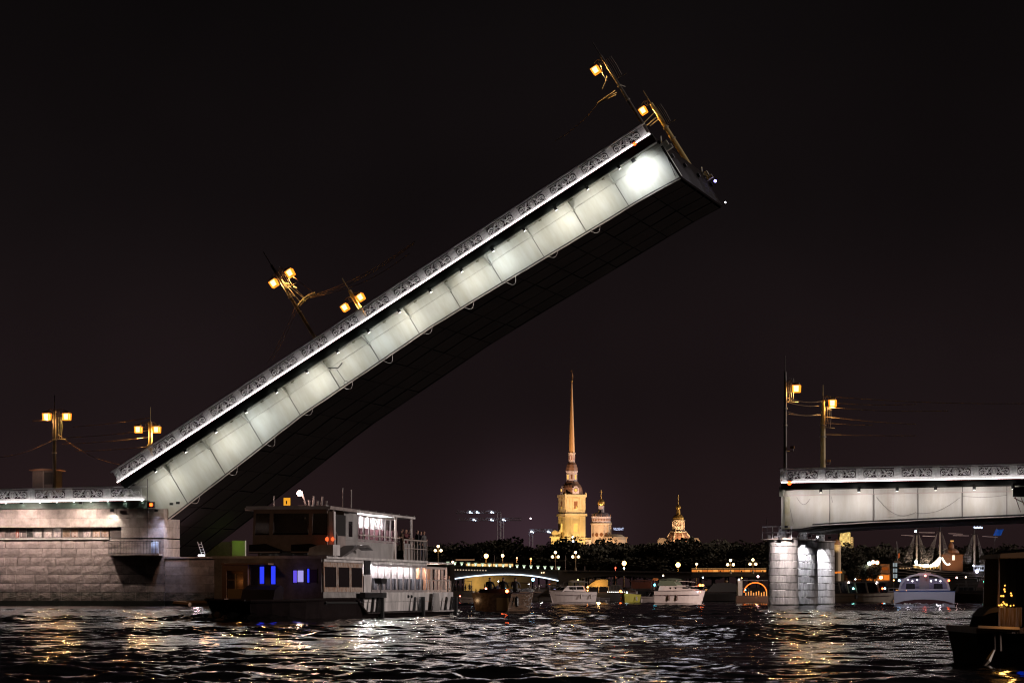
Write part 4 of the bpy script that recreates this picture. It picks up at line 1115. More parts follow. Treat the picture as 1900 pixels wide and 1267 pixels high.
# lit saloon inside
box('saloon_curtain', 9.8, x4, .62, .68, .6, 2.7, mat('pale_curtain', (.72, .68, .70), .8, bump=.3, bscale=2, stretch=(3, 1, .1)), ferry)
m = MB()
for k in range(14):
    x = 10.6 + k * 1.15; m.prism([(x, .6), (x + .75, .6), (x + .95, 1.95), (x + .75, 2.0), (x + .5, 1.35), (x, 1.25)], .12, .5)
m.build('seat_row', mat('dark_seat', (.02, .02, .03), .6), ferry)
for k in range(9): lamp('saloon_lamp', 'POINT', 70, (1, .92, .92), ferry, (11.2 + k * 1.75, .34, 2.60), .04)
# aft glazed lounge with rounded corner
for k in range(5):
    a0_, a1_ = x4 + (x5 - 1.0 - x4) * k / 5, x4 + (x5 - 1.0 - x4) * (k + 1) / 5
    window(ferry, a0_ + .02, a1_ - .02, z0, z1 - .02, .02 + .04 * k * k * .4, .02, M_fr, M_glass, .12)
box('lounge_back', x4 + .2, x5 - .4, 1.2, 1.26, .6, 2.7, mat('warm_lounge_panel', (.55, .34, .24), .7), ferry)
for k in range(3): lamp('lounge_lamp', 'POINT', 60, (1, .72, .58), ferry, (x4 + 1.4 + 2.4 * k, .7, 2.5), .05)
m = MB()
for k in range(18):
    a = math.pi / 2 * k / 17
    m.box(x5 - .5 + .0, x5 - .44, .3 + k * .28, .36 + k * .28, .3, 2.7)
m.build('stern_rail_post', M_fr, ferry)
m = MB().tube([(x4, -.1, 1.95), (x5 - .4, .2, 1.95), (x5 + .1, 1.4, 1.95)], .03, 5)
for k in range(12):
    x = x4 + (x5 - .2 - x4) * k / 11; m.tube([(x, -.08 + .02 * k, 1.3), (x, -.08 + .02 * k, 1.95)], .02, 4)
m.build('lounge_rail', M_fr, ferry)
rf = MB().prism([(x4 - .5, -.18), (x5 - 1.2, -.18), (x5 - .3, .3), (x5 + .3, 1.4), (x5 + .3, BEAM - 1.2), (x5 - .8, BEAM + .1), (x4 - .5, BEAM + .1)], 2.865, 2.93, 'xy').build('aft_roof', M_fw, ferry)
# promenade deck slab
box('deck_slab', .0, x4 - .52, -.16, BEAM + .1, 2.865, 2.98, M_fw, ferry)
# upper saloon
ux0, ux1 = fs(636, HY, .5)[0], fs(736, HY, .5)[0]
YU = .5
ud = mat('ferry_upper_grey', (.31, .295, .29), .55, var=.22, vscale=1, bump=.1, bscale=2)
m = MB().box(ux0, ux1, YU, YU + .07, 2.985, 3.82); m.build('upper_wall', ud, ferry)
box('upper_wall', ux0, ux1, BEAM - .6, BEAM - .5, 2.985, 5.2, ud, ferry)
wx = fs(664, HY, .5)[0]
box('upper_wall', ux0, wx - .03, YU, YU + .07, 3.825, 5.2, ud, ferry)
MB().prism([((ux0 + 1.4), 4.0), (ux0 + 2.3, 4.0), (ux0 + 2.3, 4.75), (ux0 + 1.4, 4.75)], YU - .012, YU - .002).build('oval_window', M_gdark, ferry)
n = 7
for k in range(n):
    a = wx + (ux1 - .3 - wx) * k / n; b = wx + (ux1 - .3 - wx) * (k + 1) / n
    window(ferry, a + .02, b - .02, 3.84, 5.12, YU + .01, .10, M_frm, M_glass, .09)
box('upper_curtain', wx, ux1, YU + .62, YU + .68, 3.0, 5.1, mat('pale_curtain', (.72, .68, .70)), ferry)
m = MB()
for k in range(9):
    x = wx + .4 + k * 1.25; m.prism([(x, 3.0), (x + .6, 3.0), (x + .8, 4.5), (x + .55, 4.5), (x + .4, 3.8), (x, 3.7)], YU + .12, YU + .5)
m.build('seat_row', mat('wine_seat', (.09, .02, .03), .6), ferry)
for k in range(6): lamp('upper_lamp', 'POINT', 80, (1, .93, .93), ferry, (wx + .8 + k * 1.6, YU + .35, 5.0), .04)
rx1 = fs(770, HY, .3)[0]
rfp = MB().prism([(fs(630, HY, .3)[0], 5.20), (rx1, 5.20), (rx1, 5.30), (fs(630, HY, .3)[0], 5.34)], .28, BEAM - .25).build('upper_roof', M_fw, ferry)
for i in range(10):
    x = fs(630, HY, .3)[0] + .5 + (rx1 - fs(630, HY, .3)[0] - 1) * i / 9
    box('roof_batten', x, x + .12, .26, BEAM - .3, 5.342, 5.37, M_fw, ferry)
# rails and posts of the upper deck
yr = .1
m = MB().tube([(wx - .2, YU - .12, 4.12), (ux1 + .3, YU - .12, 4.12)], .03, 5).build('grab_rail', M_fr, ferry)
for px in (739, 770):
    xx = fs(px, HY, yr)[0]; MB().tube([(xx, yr + .2, 2.99), (xx + (.35 if px < 750 else 0), yr + .2, 5.2)], .06, 6).build('roof_post', M_fr, ferry)
MB().tube([(ux1 + .1, YU, 3.9), (ux1 - .5, YU, 5.2)], .04, 5).build('roof_post', M_fr, ferry)
ex = fs(792, HY, yr)[0]
m = MB().tube([(ux1, yr, 4.05), (ex, yr, 4.05)], .035, 5).tube([(ux1, yr, 3.6), (ex, yr, 3.6)], .02, 5)
for k in range(8): m.tube([(ux1 + (ex - ux1) * k / 7, yr, 2.99), (ux1 + (ex - ux1) * k / 7, yr, 4.05)], .025, 5)
m.tube([(ex, yr, 4.05), (ex, BEAM, 4.05)], .035, 5)
m.build('upper_railing', M_fr, ferry)
box('bulwark_panel', ux1 + .2, fs(762, HY, yr)[0], yr + .03, yr + .06, 3.0, 3.85, ud, ferry)
box('locker', fs(762, HY, yr)[0] + .1, ex - .6, yr + .2, yr + .8, 2.99, 3.5, M_fd, ferry)
for px in (770, 760):
    pass
# wheelhouse
wh = 2.2
ya, yb = ff(622, HY, wh)[0], ff(468, HY, wh)[0]       # right (starboard) and left side in local y
zwb, zws, zwt = ff(500, 1022, wh)[1], ff(500, 992, wh)[1], ff(500, 952, wh)[1]
zrf = ff(500, 945, wh)[1]
ya = max(.35, ya)
M_wh = mat('wheelhouse_brown_white', (.30, .25, .235), .5, var=.2, vscale=1.5)
lean = -.22
def fbox(name, y0, y1, z0_, z1_, mm, dx=0.0, th=.08):
    """piece of the leaning wheelhouse front"""
    a = wh + lean * -(z0_ - zwb) * -1 * 0 + dx
    k = .16
    return MB().hexa([(a + k * (z0_ - zwb), y0, z0_), (a + k * (z0_ - zwb) + th, y0, z0_), (a + k * (z0_ - zwb) + th, y1, z0_), (a + k * (z0_ - zwb), y1, z0_),
                      (a + k * (z1_ - zwb), y0, z1_), (a + k * (z1_ - zwb) + th, y0, z1_), (a + k * (z1_ - zwb) + th, y1, z1_), (a + k * (z1_ - zwb), y1, z1_)]).build(name, mm, ferry)
fbox('wheelhouse_front', ya, yb, zwb, zws, M_wh)
fbox('wheelhouse_header', ya, yb, zwt, zrf, M_wh)
wins = [(472, 498), (505, 571), (578, 616)]
yy = [(ff(b, HY, wh)[0], ff(a, HY, wh)[0]) for a, b in wins]
cols = [(ya, yy[2][0]), (yy[2][1], yy[1][0]), (yy[1][1], yy[0][0]), (yy[0][1], yb)]
for a, b in cols:
    if b > a: fbox('wheelhouse_pillar', a, b, zws, zwt, M_wh)
for a, b in yy:
    fr = fbox('wheelhouse_window', a, b, zws, zws + .06, M_fd, .0)
    fbox('pane', a + .002, b - .002, zws + .061, zwt, glassmat('wheelhouse_glass', (.03, .02, .015), .08, .45), .03, .012).parent = fr
# side of the wheelhouse, mostly open and dark, with a white mast column
box('wheelhouse_side', wh + .3, ux0 - .02, ya, ya + .06, zwb, zws, M_wh, ferry)
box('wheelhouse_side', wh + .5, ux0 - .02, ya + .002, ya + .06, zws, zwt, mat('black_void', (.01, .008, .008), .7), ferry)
box('wheelhouse_side', wh + .3, ux0, yb - .06, yb, zwb, zrf, M_wh, ferry)
box('wheelhouse_back', ux0 - .1, ux0 - .03, ya + .07, yb, zwb, zrf, M_wh, ferry)
box('wheelhouse_floor', wh + .3, ux0, ya + .07, yb - .07, zwb, zwb + .06, M_fd, ferry)
box('console', wh + .7, wh + 1.3, ya + .6, yb - .8, zwb + .07, zws + .1, M_black, ferry)
MB().prism([(wh - .25, zrf), (ux0 + 1.5, zrf), (ux0 + 1.5, zrf + .14), (wh - .1, zrf + .16)], ya - .25, yb + .28).build('wheelhouse_roof', M_wh, ferry)
MB().tube([(wh + .4, ya + .9, zws + .1), (wh + .9, ya + 1.2, zwt - .2)], .05, 5).build('curtain_fold', mat('cream_fold', (.8, .6, .45), .7), ferry)
lamp('wheelhouse_lamp', 'POINT', 3.0, (1, .7, .45), ferry, (wh + 2.2, (ya + yb) / 2, zwt - .1), .1)
cpos = ff(622, HY, wh - .3)[0]
m = MB().box(wh - .15, wh + .25, ya - .42, ya - .12, 2.99, zrf - .1)
m.build('mast_column', M_fw, ferry)
MB().tube([(wh - .4, ya - .5, 3.0), (wh - .4, ya - .45, zrf)], .03, 5).tube([(wh - .4, ya - .25, 3.0), (wh - .4, ya - .22, zrf)], .03, 5).build('column_pipe', M_pipe, ferry)
for dy in (-.42, -.14): MB().ball((wh - .35, ya + dy, ff(600, 1000, wh)[1]), .10, 7).build('red_deck_light', emat('red_deck_glass', (1, .12, .03), 1.6), ferry)
MB().tube([(wh + .5 + .36 * math.cos(t * .5236), ya - .35, 3.75 + .36 * math.sin(t * .5236)) for t in range(13)], .06, 6, cap=False).build('lifebuoy', mat('lifebuoy_dark', (.15, .12, .11), .6), ferry)
# bridge wing and gangway
zg = ff(590, 1030, .5)[1]
MB().prism([(ff(571, HY, .3)[0], zg), (ff(574, HY, .3)[0], zg + .35), (ff(590, HY, .3)[0], zg + .48), (ff(618, HY, .3)[0], zg + .50), (ff(618, HY, .3)[0], zg)], .3, 1.9, 'yz').build('bridge_wing', M_fw, ferry)
MB().prism([(2.6, 2.99), (6.4, 3.55), (9.0, 3.60), (10.2, 3.35), (9.0, 3.48), (6.5, 3.42), (3.4, 2.99)], -.35, .25).build('gangway', mat('dark_tin', (.10, .09, .09), .5), ferry)
# dark visor stripes on the front below the wheelhouse
zv = ff(540, 1020, 1.8)[1]
for a, b, c in ((462, 520, -.1), (540, 612, .0)):
    y1_, y0_ = ff(a, HY, 1.8)[0], ff(b, HY, 1.8)[0]
    MB().prism([(y0_, zv - .15), (y1_, zv - .15), (y1_, zv + .25), ((y0_ + y1_) / 2, zv + .30), (y0_, zv + .02)], 1.8 + c * .1, 2.15, 'yz').build('visor', M_fd, ferry)
    box('visor_strip', 1.76, 1.795, y0_, y1_, zv - .12, zv - .07, M_fr, ferry)
# front wall of the lower cabin: blue windows, door
E_blue = emat('blue_lit_window', (.03, .05, 1), 1.1)
E_blu2 = emat('violet_lit_window', (.16, .10, .95), .8)
E_blu3 = emat('pale_violet_curtain', (.48, .42, .95), .8)
for a, b, t, bo, mm in ((482, 490, 1051, 1082, E_blue), (503, 511, 1050, 1083, E_blue), (544, 551, 1058, 1080, E_blu2), (552, 563, 1058, 1079, E_blu3), (570, 574, 1055, 1080, E_blue), (575, 588, 1056, 1080, mat('violet_cloth', (.10, .04, .12), .7))):
    y1_, z1_ = ff(a, t, -.02); y0_, z0_ = ff(b, bo, -.02)
    f_ = MB().box(-.02, .005, y0_ - .03, y0_, z0_ - .04, z1_ + .04).box(-.02, .005, y1_, y1_ + .03, z0_ - .04, z1_ + .04).build('front_window', M_fd, ferry)
    box('pane', -.012, -.004, y0_, y1_, z0_, z1_, mm, f_)
lamp('blue_glow', 'POINT', 1.0, (.15, .15, 1), ferry, (-.6, ff(560, HY)[0], 2.0), .2)
# port side: framed door with warm light behind
y1_, y0_ = ff(412, HY, -1.2)[0], ff(460, HY, -1.2)[0]
zd0, zd1 = ff(430, 1110, -1.2)[1], ff(430, 1048, -1.2)[1]
M_dfr = mat('brown_door_frame', (.22, .13, .09), .6)
dr = MB().box(-1.2, -1.1, y0_, y0_ + .22, zd0, zd1).box(-1.2, -1.1, y1_ - .2, y1_, zd0, zd1).box(-1.2, -1.1, y0_ + .22, y1_ - .2, zd1 - .25, zd1).build('door_frame', M_dfr, ferry)
MB().box(-1.16, -1.12, y0_ + .25, y1_ - .25, zd0, zd0 + .45).box(-1.16, -1.12, (y0_ + y1_) / 2 - .02, (y0_ + y1_) / 2 + .02, zd0 + .45, zd1 - .4).box(-1.16, -1.12, y0_ + .25, y1_ - .25, zd0 + .85, zd0 + .88).build('door', mat('ochre_door', (.36, .24, .12), .6), ferry)
box('door_glass', -1.11, -1.10, y0_ + .24, y1_ - .24, zd0 + .5, zd1 - .42, glassmat('ferry_glass'), ferry)
box('cabin_wall', -1.0, .0, y1_ - .05, y1_, zd0 - .1, zd1 + .1, M_dfr, ferry)
box('cabin_roof', -1.25, .0, BEAM * .45, y1_ + .05, zd1 + .02, zd1 + .09, M_dfr, ferry)
box('cabin_inner', -.8, -.75, y0_, y1_, zd0, zd1, mat('inner_dark', (.10, .05, .03), .7), ferry)
lamp('cabin_lamp', 'POINT', 3.5, (1, .5, .15), ferry, (-.95, (y0_ + y1_) / 2 - .2, zd1 - .75), .05)
MB().tube([(-.9, (y0_ + y1_) / 2, zd0 + .5), (-.9, (y0_ + y1_) / 2, zd1 - .6)], .05, 5).build('brass_lamp', mat('brass', (.5, .3, .1), .3, 1.0), ferry)
lamp('added_front_fill', 'POINT', 50, (1, .52, .26), ferry, (-5.5, BEAM * .8, 4.6), .3)  # added warm fill for the ferry front, hung in the air ahead
# foredeck clutter under black covers, bow fitting
m = MB().prism([(-3.4, .9), (-1.3, .9), (-1.1, 1.50), (-1.9, 1.62), (-3.0, 1.40)], ff(510, HY, -3)[0], ff(450, HY, -3)[0])
m.build('deck_cover', M_fd, ferry)
MB().tube([(-3.4, BEAM + .3, .72), (-3.0, BEAM + 1.1, .78), (-1.0, BEAM + 1.15, .80), (0, BEAM + .4, .8)], .12, 6).build('gunwale', mat('worn_wood', (.40, .26, .16), .6), ferry)
# lights and instruments on the roof
E_mast = emat('mast_lamp', (1, .60, .50), 60)
yl, zl_ = ff(556, 915, 3.0)
MB().ball((3.0, yl, zl_), .13, 8).build('mast_lamp_glass', E_mast, ferry)
lamp('mast_lamp', 'POINT', 22, (1, .62, .52), ferry, (3.0, yl - .02, zl_ + .3), .1)
m = MB().tube([(3.2, yl - .3, zrf + .1), (3.1, yl - .1, zl_)], .04, 5)
for k in range(5): m.tube([(3.2 + .2 * k, yl - .4 - k * .16, zrf + .1), (3.2 + .2 * k, yl - .42 - k * .17, zrf + .45 + .2 * (k % 2))], .05, 5)
m.build('mast', M_fg, ferry)
yl, zl_ = ff(532, 933, 2.6)
bx_ = box('route_board', 2.55, 2.75, yl - .14, yl + .14, zrf + .17, zrf + .56, emat('amber_box', (1, .42, .03), .9), ferry)
box('route_figure', 2.54, 2.548, yl - .03, yl + .03, zrf + .26, zrf + .42, M_black, bx_)
for px, top in ((508, 920), (636, 905), (652, 908)):
    y_, z_ = ff(px, top, 3.2); MB().tube([(3.2, y_, zrf + .1), (3.2, y_, z_)], .025, 4).build('aerial', M_fg, ferry)
for px in (538, 552, 570, 598):
    y_, z_ = ff(px, 940, 2.8); box('roof_rail', 2.5, 3.2, y_ - .25, y_ + .25, zrf + .162, zrf + .2, M_fw, ferry)
# fenders, tyres, bitts
for px in (706, 782, 843):
    xx = fs(px, HY, -.2)[0]
    MB().tube([(xx, -.24, 1.05), (xx, -.24, .0)], [.16, .16], 8).build('fender', M_black, ferry)
for px in (690, 699, 768, 778, 826, 836):
    xx = fs(px, HY, -.2)[0]
    MB().prism([(xx - .5, .3), (xx - .1, .3), (xx + .25, 1.0), (xx + .05, 1.05)], -.30, -.2).build('bitt', M_black, ferry)
MB().prism([(fs(800, HY, -.2)[0], .3), (fs(814, HY, -.2)[0], .3), (fs(811, HY, -.2)[0], 1.25), (fs(803, HY, -.2)[0], 1.25)], -.3, -.2).build('stern_panel', ud, ferry)
box('tank', fs(672, HY, -.3)[0], fs(712, HY, -.3)[0], -.45, -.2, 1.02, 1.28, M_black, ferry)
MB().prism([(11.9, 2.0), (13.6, 2.0), (13.3, 1.72), (12.2, 1.72)], -.4, -.05).build('basket', M_black, ferry)
MB().tube([(12.7, -.22, 1.0), (12.7, -.22, 1.75)], .04, 5).build('basket_post', M_fg, ferry)
for k in range(2): MB().ball((fs(756 + 6 * k, HY, 0)[0], -.03, 1.07), .09, 6).build('porthole', M_black, ferry)
# passengers on the aft upper deck and in the stern lounge
for i, (px, w, ps, cl) in enumerate(((731, .9, 'reach', 5), (746, .8, 'stand', 5), (753, .9, 'reach', 1), (760, 1.1, 'stand', 0), (774, .8, 'stand', 0), (780, 1.2, 'reach', 2), (786, .9, 'stand', 3))):
    nm = ('passenger in brown standing just behind the upper saloon of the ferry', 'passenger in brown at the ferry rail, second from the saloon', 'passenger in dark red at the ferry rail beside the roof post', 'passenger in black at the ferry rail left of the aft post',
          'passenger in black right of the aft post on the ferry', 'passenger in navy near the end of the ferry upper deck', 'passenger in grey at the very end of the ferry upper deck')[i]
    xx = fs(px, HY, w)[0]; person((xx, w, 2.99), R(90) + rnd.uniform(-.5, .5) - R(90), nm, ps, cl, 'passengers on the ferry', FM)
for i, (px, cl) in enumerate(((812, 1), (822, 5), (832, 4))):
    xx = fs(px, HY, .9)[0]; person((xx, .9, .57), rnd.uniform(-.6, .6), ('passenger in dark red behind the stern lounge glass of the ferry', 'passenger in brown in the middle of the ferry stern lounge', 'passenger in white at the aft end of the ferry stern lounge')[i], 'stand', cl, 'passengers on the ferry', FM)
# ================================================================ small boats
M_bw = mat('boat_gelcoat', (.54, .48, .47), .35, var=.08)
M_bcream = mat('boat_cream', (.42, .36, .30), .4, var=.1)
M_varn = mat('varnished_wood', (.15, .095, .065), .22, var=.35, vscale=2, stretch=(.3, 3, 3), spec=.8)
M_byel = mat('boat_yellow', (.42, .38, .06), .5)
M_bdark = mat('boat_dark', (.03, .025, .025), .4)
M_bgrey = mat('boat_grey', (.22, .2, .2), .5)
M_canv = mat('canvas_olive', (.10, .12, .08), .9, bump=.3, bscale=4)
M_stripe = mat('boat_stripe', (.08, .05, .05), .4)
M_fend = mat('fender_white', (.55, .5, .48), .5)
def yw(y): return CAMZ * F / (y - HY)
def boat(px, y, rz, L, B, H, hm, label, cat='motorboat', name='motorboat', stern=.85, bowpow=2.2, stripe=True, deck=None, group=None, Y=None, rake=.16, sheer=.35):
    Y = Y or yw(y); p = W(px, HY, Y)
    root = thing(name, label, cat, loc=(p.x, Y, 0), rz=rz, group=group)
    rings, sh = [], []
    n = 12
    for i in range(n + 1):
        t = i / n; x = -L / 2 + L * t
        h = B / 2 * (stern + (1 - stern) * min(1, t * 3)) * (1 - max(0, (t - .42) / .58) ** bowpow) + .02
        zt_ = H * (1 + sheer * max(0, t - .35) ** 1.6)
        kx = x - rake * L * max(0, t - .5) * 1.2
        rings.append([(x, -h, zt_), (x - .02 * L * t, -h * .97, zt_ * .80), (kx, -h * .80, .12), (kx - .02, -h * .25, -.35), (kx - .02, h * .25, -.35), (kx, h * .80, .12), (x - .02 * L * t, h * .97, zt_ * .80), (x, h, zt_)])
        sh.append((x, h, zt_))
    MB().loft(rings, closed=True).build('hull', hm, root, smooth=False)
    root['_sh'] = 1
    m = MB().tube([(x, -h - .02, z - .02) for x, h, z in sh], .035, 5).tube([(x, h + .02, z - .02) for x, h, z in sh], .035, 5)
    m.build('rub_rail', deck or M_stripe, root)
    if stripe:
        m = MB()
        for s in (-1, 1): m.loft([[(x - .01 * L * i / n, s * (h * .985 + .012), z * .62), (x - .01 * L * i / n, s * (h * .985 + .012), z * .68)] for i, (x, h, z) in enumerate(sh[:-1])], cap=False)
        m.build('stripe', M_stripe, root)
    del root['_sh']
    return root, sh
def navl(root, pos, col, nm='nav_light', r=.09, s=25):
    MB().ball(pos, r, 6).build(nm, emat('nav_%s' % nm + str(col[0])[:4], col, s), root)
def cabin(root, x0, x1, y0, z0, z1, mm, wins=3, slope=.5, glass=None, ty=.8, back=.1):
    """trunk cabin: lofted box with sloping front and a row of side windows"""
    m = MB().hexa([(x0, -y0, z0), (x1, -y0, z0), (x1, y0, z0), (x0, y0, z0), (x0 + back, -y0 * ty, z1), (x1 - slope, -y0 * ty, z1), (x1 - slope, y0 * ty, z1), (x0 + back, y0 * ty, z1)])
    c = m.build('cabin', mm, root)
    g = glass or M_gdark
    for s in (-1, 1):
        for k in range(wins):
            a = x0 + .2 + (x1 - x0 - slope - .4) * k / wins + .05; b = x0 + .2 + (x1 - x0 - slope - .4) * (k + 1) / wins - .05
            def q(x, f): z = z0 + (z1 - z0) * f; return (x + back * f * .5, s * (y0 * (1 - (1 - ty) * f) + .012), z)
            MB().add([q(a, .35), q(b, .35), q(b, .85), q(a, .85)], [(0, 1, 2, 3)]) if False else None
            w_ = MB(); w_.add([q(a, .35), q(b, .35), q(b, .85), q(a, .85)], [(0, 1, 2, 3)]); w_.build('window', g, root)
    def f(y, t): z = z0 + (z1 - z0) * t; return (x1 - slope * t + .015, y * y0 * (1 - (1 - ty) * t), z)
    for a, b in ((-.85, -.05), (.05, .85)):
        w_ = MB(); w_.add([f(a, .3), f(b, .3), f(b, .88), f(a, .88)], [(0, 1, 2, 3)]); w_.build('windscreen', g, root)
    return c
def windscreen(root, x, y, z, h, mm=M_bgrey):
    m = MB().tube([(x - .5, -y, z), (x - .75, -y * .9, z + h), (x - .55, 0, z + h + .03), (x - .75, y * .9, z + h), (x - .5, y, z)], .03, 5)
    f_ = m.build('windscreen_frame', mm, root)
    g = MB(); g.add([(x - .5, -y, z), (x, 0, z), (x - .55, 0, z + h), (x - .75, -y * .9, z + h), (x - .5, y, z), (x - .75, y * .9, z + h)], [(0, 1, 2, 3), (1, 4, 5, 2)]); g.build('glass', glassmat('ferry_glass'), f_)
def fenders(root, sh, idx, side=-1, mm=None, dz=-.3, r=.11, l=.5):
    for i in idx:
        x, h, z = sh[i]; MB().tube([(x, side * (h + r), z + dz), (x, side * (h + r), z + dz - .1), (x, side * (h + r), z + dz - l), (x, side * (h + r), z + dz - l - .08)], [.03, r, r, .03], 7).build('fender', mm or M_fend, root)
def bimini(root, x0, x1, y, z, mm, poles=True, base=.8):
    m = MB(); rg = []
    for i in range(7):
        t = i / 6; rg.append([(x0 + (x1 - x0) * t, -y + 2 * y * k / 6, z + .18 * math.sin(math.pi * k / 6) + .10 * math.sin(math.pi * t)) for k in range(7)])
    a = m.loft(rg, cap=False); rg2 = [[(p[0], p[1], p[2] - .05) for p in r_] for r_ in rg]; m.loft(rg2, cap=False)
    m.build('canopy', mm, root)
    if poles:
        for xx in (x0 + .1, x1 - .1):
            for s in (-1, 1): MB().tube([(xx * .9, s * y, base), (xx, s * y, z)], .025, 5).build('canopy_pole', M_bgrey, root)

GB = 'small boats waiting on the river beyond the bridge'
# brown varnished launch, stern towards us, three people aboard
b, sh = boat(947, 1136, R(72), 7.6, 2.75, 1.25, M_varn, 'varnished brown wooden launch with a red stern light, seen from behind with three people aboard', stern=.93, stripe=False, group=None, sheer=.5)
box('deck', -1.5, 3.0, -1.1, 1.1, 1.27, 1.33, M_varn, b)
MB().tube([(-3.7, -1.28, 1.0), (-3.7, 1.28, 1.0)], .05, 6).build('transom_rail', M_bgrey, b)
windscreen(b, 1.4, 1.1, 1.33, .55)
box('transom_board', -3.86, -3.81, -1.1, -.35, .15, .95, mat('gold_wood', (.38, .24, .10), .4), b)
box('bench', -3.2, -2.6, -1.0, 1.0, 1.0, 1.5, M_bdark, b)
fenders(b, sh, [1], -1, M_black, -.2, .12, .6)
navl(b, (-3.7, -.98, 1.36), (1, .12, .03), 'red_stern_light', .10, 30)
navl(b, (-1.0, 1.3, 1.5), (1, .3, .2), 'side_light', .07, 25)
navl(b, (1.6, -1.0, 2.1), (.25, .6, 1), 'blue_light', .10, 10)
lamp('cockpit_glow', 'POINT', 6, (1, .6, .3), b, (-4.6, 1.2, .8), .1)
P0 = b.matrix_world.copy() if False else Matrix.Translation(b.location) @ Matrix.Rotation(R(72), 4, 'Z')
for i, (x, y, cl, nm) in enumerate(((-1.9, .75, 0, 'person in black sitting on the left in the varnished launch'), (-1.6, -.05, 0, 'person in black sitting in the middle of the varnished launch'), (-1.3, -.75, 3, 'person in grey sitting on the right in the varnished launch'))):
    person((x, y, 1.35), R(90), nm, 'sit', cl, 'people in the varnished launch', P0, 1.1)
# small white speedboat to the left behind it
b, sh = boat(884, 1117.5, R(165), 4.6, 1.7, .62, M_bw, 'tiny white open speedboat with a pink light, just left of the varnished launch', group=GB, deck=M_bcream)
windscreen(b, .6, .7, .62, .4); box('seat', -1.2, -.6, -.5, .5, .60, .85, M_bdark, b)
navl(b, (2.1, 0, .8), (1, .15, .1), 'bow_light', .07, 20); navl(b, (-1.5, .5, 1.35), (1, .4, .35), 'stern_light', .07, 20)
PB = Matrix.Translation(b.location) @ Matrix.Rotation(R(165), 4, 'Z')
person((-.3, .3, .62), R(90), 'person in navy crouched in the tiny white speedboat', 'sit', 2, None, PB); person((-1.0, -.3, .62), R(70), 'person in black at the back of the tiny white speedboat', 'sit', 0, None, PB)
# cream boat behind the ferry's stern with a crowd
b, sh = boat(853, 0, R(172), 4.6, 2.2, 1.5, M_bcream, 'cream cabin boat crowded with people, just right of the ferry stern', group=GB, Y=560, stripe=False)
box('deck', -1.8, 1.0, -.9, .9, 1.5, 1.54, M_bcream, b)
MB().tube([(-1.9, -.9, 1.5), (-1.8, -.9, 3.1), (1.0, -.9, 3.2), (1.4, -.9, 1.6)], .05, 5).build('arch_rail', M_bgrey, b)
PB = Matrix.Translation(b.location) @ Matrix.Rotation(R(172), 4, 'Z')
for k in range(5): person((-1.6 + k * .6, -.2 + .3 * (k % 2), 1.0), rnd.uniform(0, 6), 'one of the dark figures standing in a row on the cream cabin boat', 'stand', (0, 5, 1, 3, 0)[k], 'figures on the cream cabin boat', PB)
# long dark boat with heads between them
b, sh = boat(905, 0, R(8), 7.5, 2.0, 1.3, M_bdark, 'long dark passenger boat with heads above its rail, behind the varnished launch', cat='boat', name='passenger_boat', group=GB, Y=600, stripe=False)
PB = Matrix.Translation(b.location) @ Matrix.Rotation(R(8), 4, 'Z')
for k in range(8): person((-2.8 + k * .75, .2 * (k % 3), 1.0 + .12 * (k % 2)), rnd.uniform(0, 6), 'one of the dark figures sitting close together on the long dark boat', 'stand' if k % 3 == 0 else 'sit', (0, 0, 3, 0, 5, 0, 2, 0)[k], 'figures on the long dark boat', PB)
box('cabin_post', 1.8, 2.1, -.9, -.6, 1.3, 2.6, M_bcream, b)
navl(b, (2.7, -1, 2.0), (1, .2, .05), 'side_light', .12, 15); navl(b, (3.0, -1, 1.9), (.3, .7, 1), 'front_light', .12, 10)
# lit saloon boat
b, sh = boat(1010, 0, R(178), 6.2, 2.4, 1.1, M_bgrey, 'grey canal boat with a brightly lit open cabin, right of the varnished launch', cat='tour boat', name='tour_boat', group=GB, Y=480)
for x in (-2.3, -.8, .7, 2.0): MB().box(x, x + .09, -1.0, -.92, 1.1, 2.25).box(x, x + .09, .92, 1.0, 1.1, 2.25).build('cabin_post', M_bw, b)
box('cabin_roof', -2.5, 2.3, -1.1, 1.1, 2.26, 2.36, M_bgrey, b); box('cabin_back', -2.2, 2.0, .85, .9, 1.12, 1.7, M_bgrey, b)
box('striplight', -2.4, 0, -1.14, -1.11, 2.28, 2.34, emat('led_cool', (.8, .8, 1), 4), b)
box('table_lights', -1.9, -1.3, -.4, .2, 1.4, 1.75, emat('screen_glow', (.55, .5, .9), .9), b)
lamp('cabin_lamp', 'POINT', 25, (1, .9, .85), b, (.4, 0, 2.1), .1)
navl(b, (-.7, -1.0, 2.45), (1, .15, .03), 'red_light', .13, 20); navl(b, (-1.6, -1.1, .75), (1, .2, .08), 'low_red_light', .09, 12); navl(b, (2.2, -1, 2.4), (.9, .85, .8), 'white_light', .09, 15)
PB = Matrix.Translation(b.location) @ Matrix.Rotation(R(178), 4, 'Z')
person((1.3, 0, 1.05), 0, 'person in white standing in the lit cabin of the grey canal boat', 'stand', 4, None, PB, .75)
MB().hexa([(-1.6, -.6, 2.37), (-.3, -.6, 2.37), (-.3, .2, 2.37), (-1.6, .2, 2.37), (-1.7, -.6, 2.75), (-.6, -.6, 2.55), (-.6, .2, 2.55), (-1.7, .2, 2.75)]).build('raised_hatch', mat('tan_board', (.45, .28, .15), .6), b)
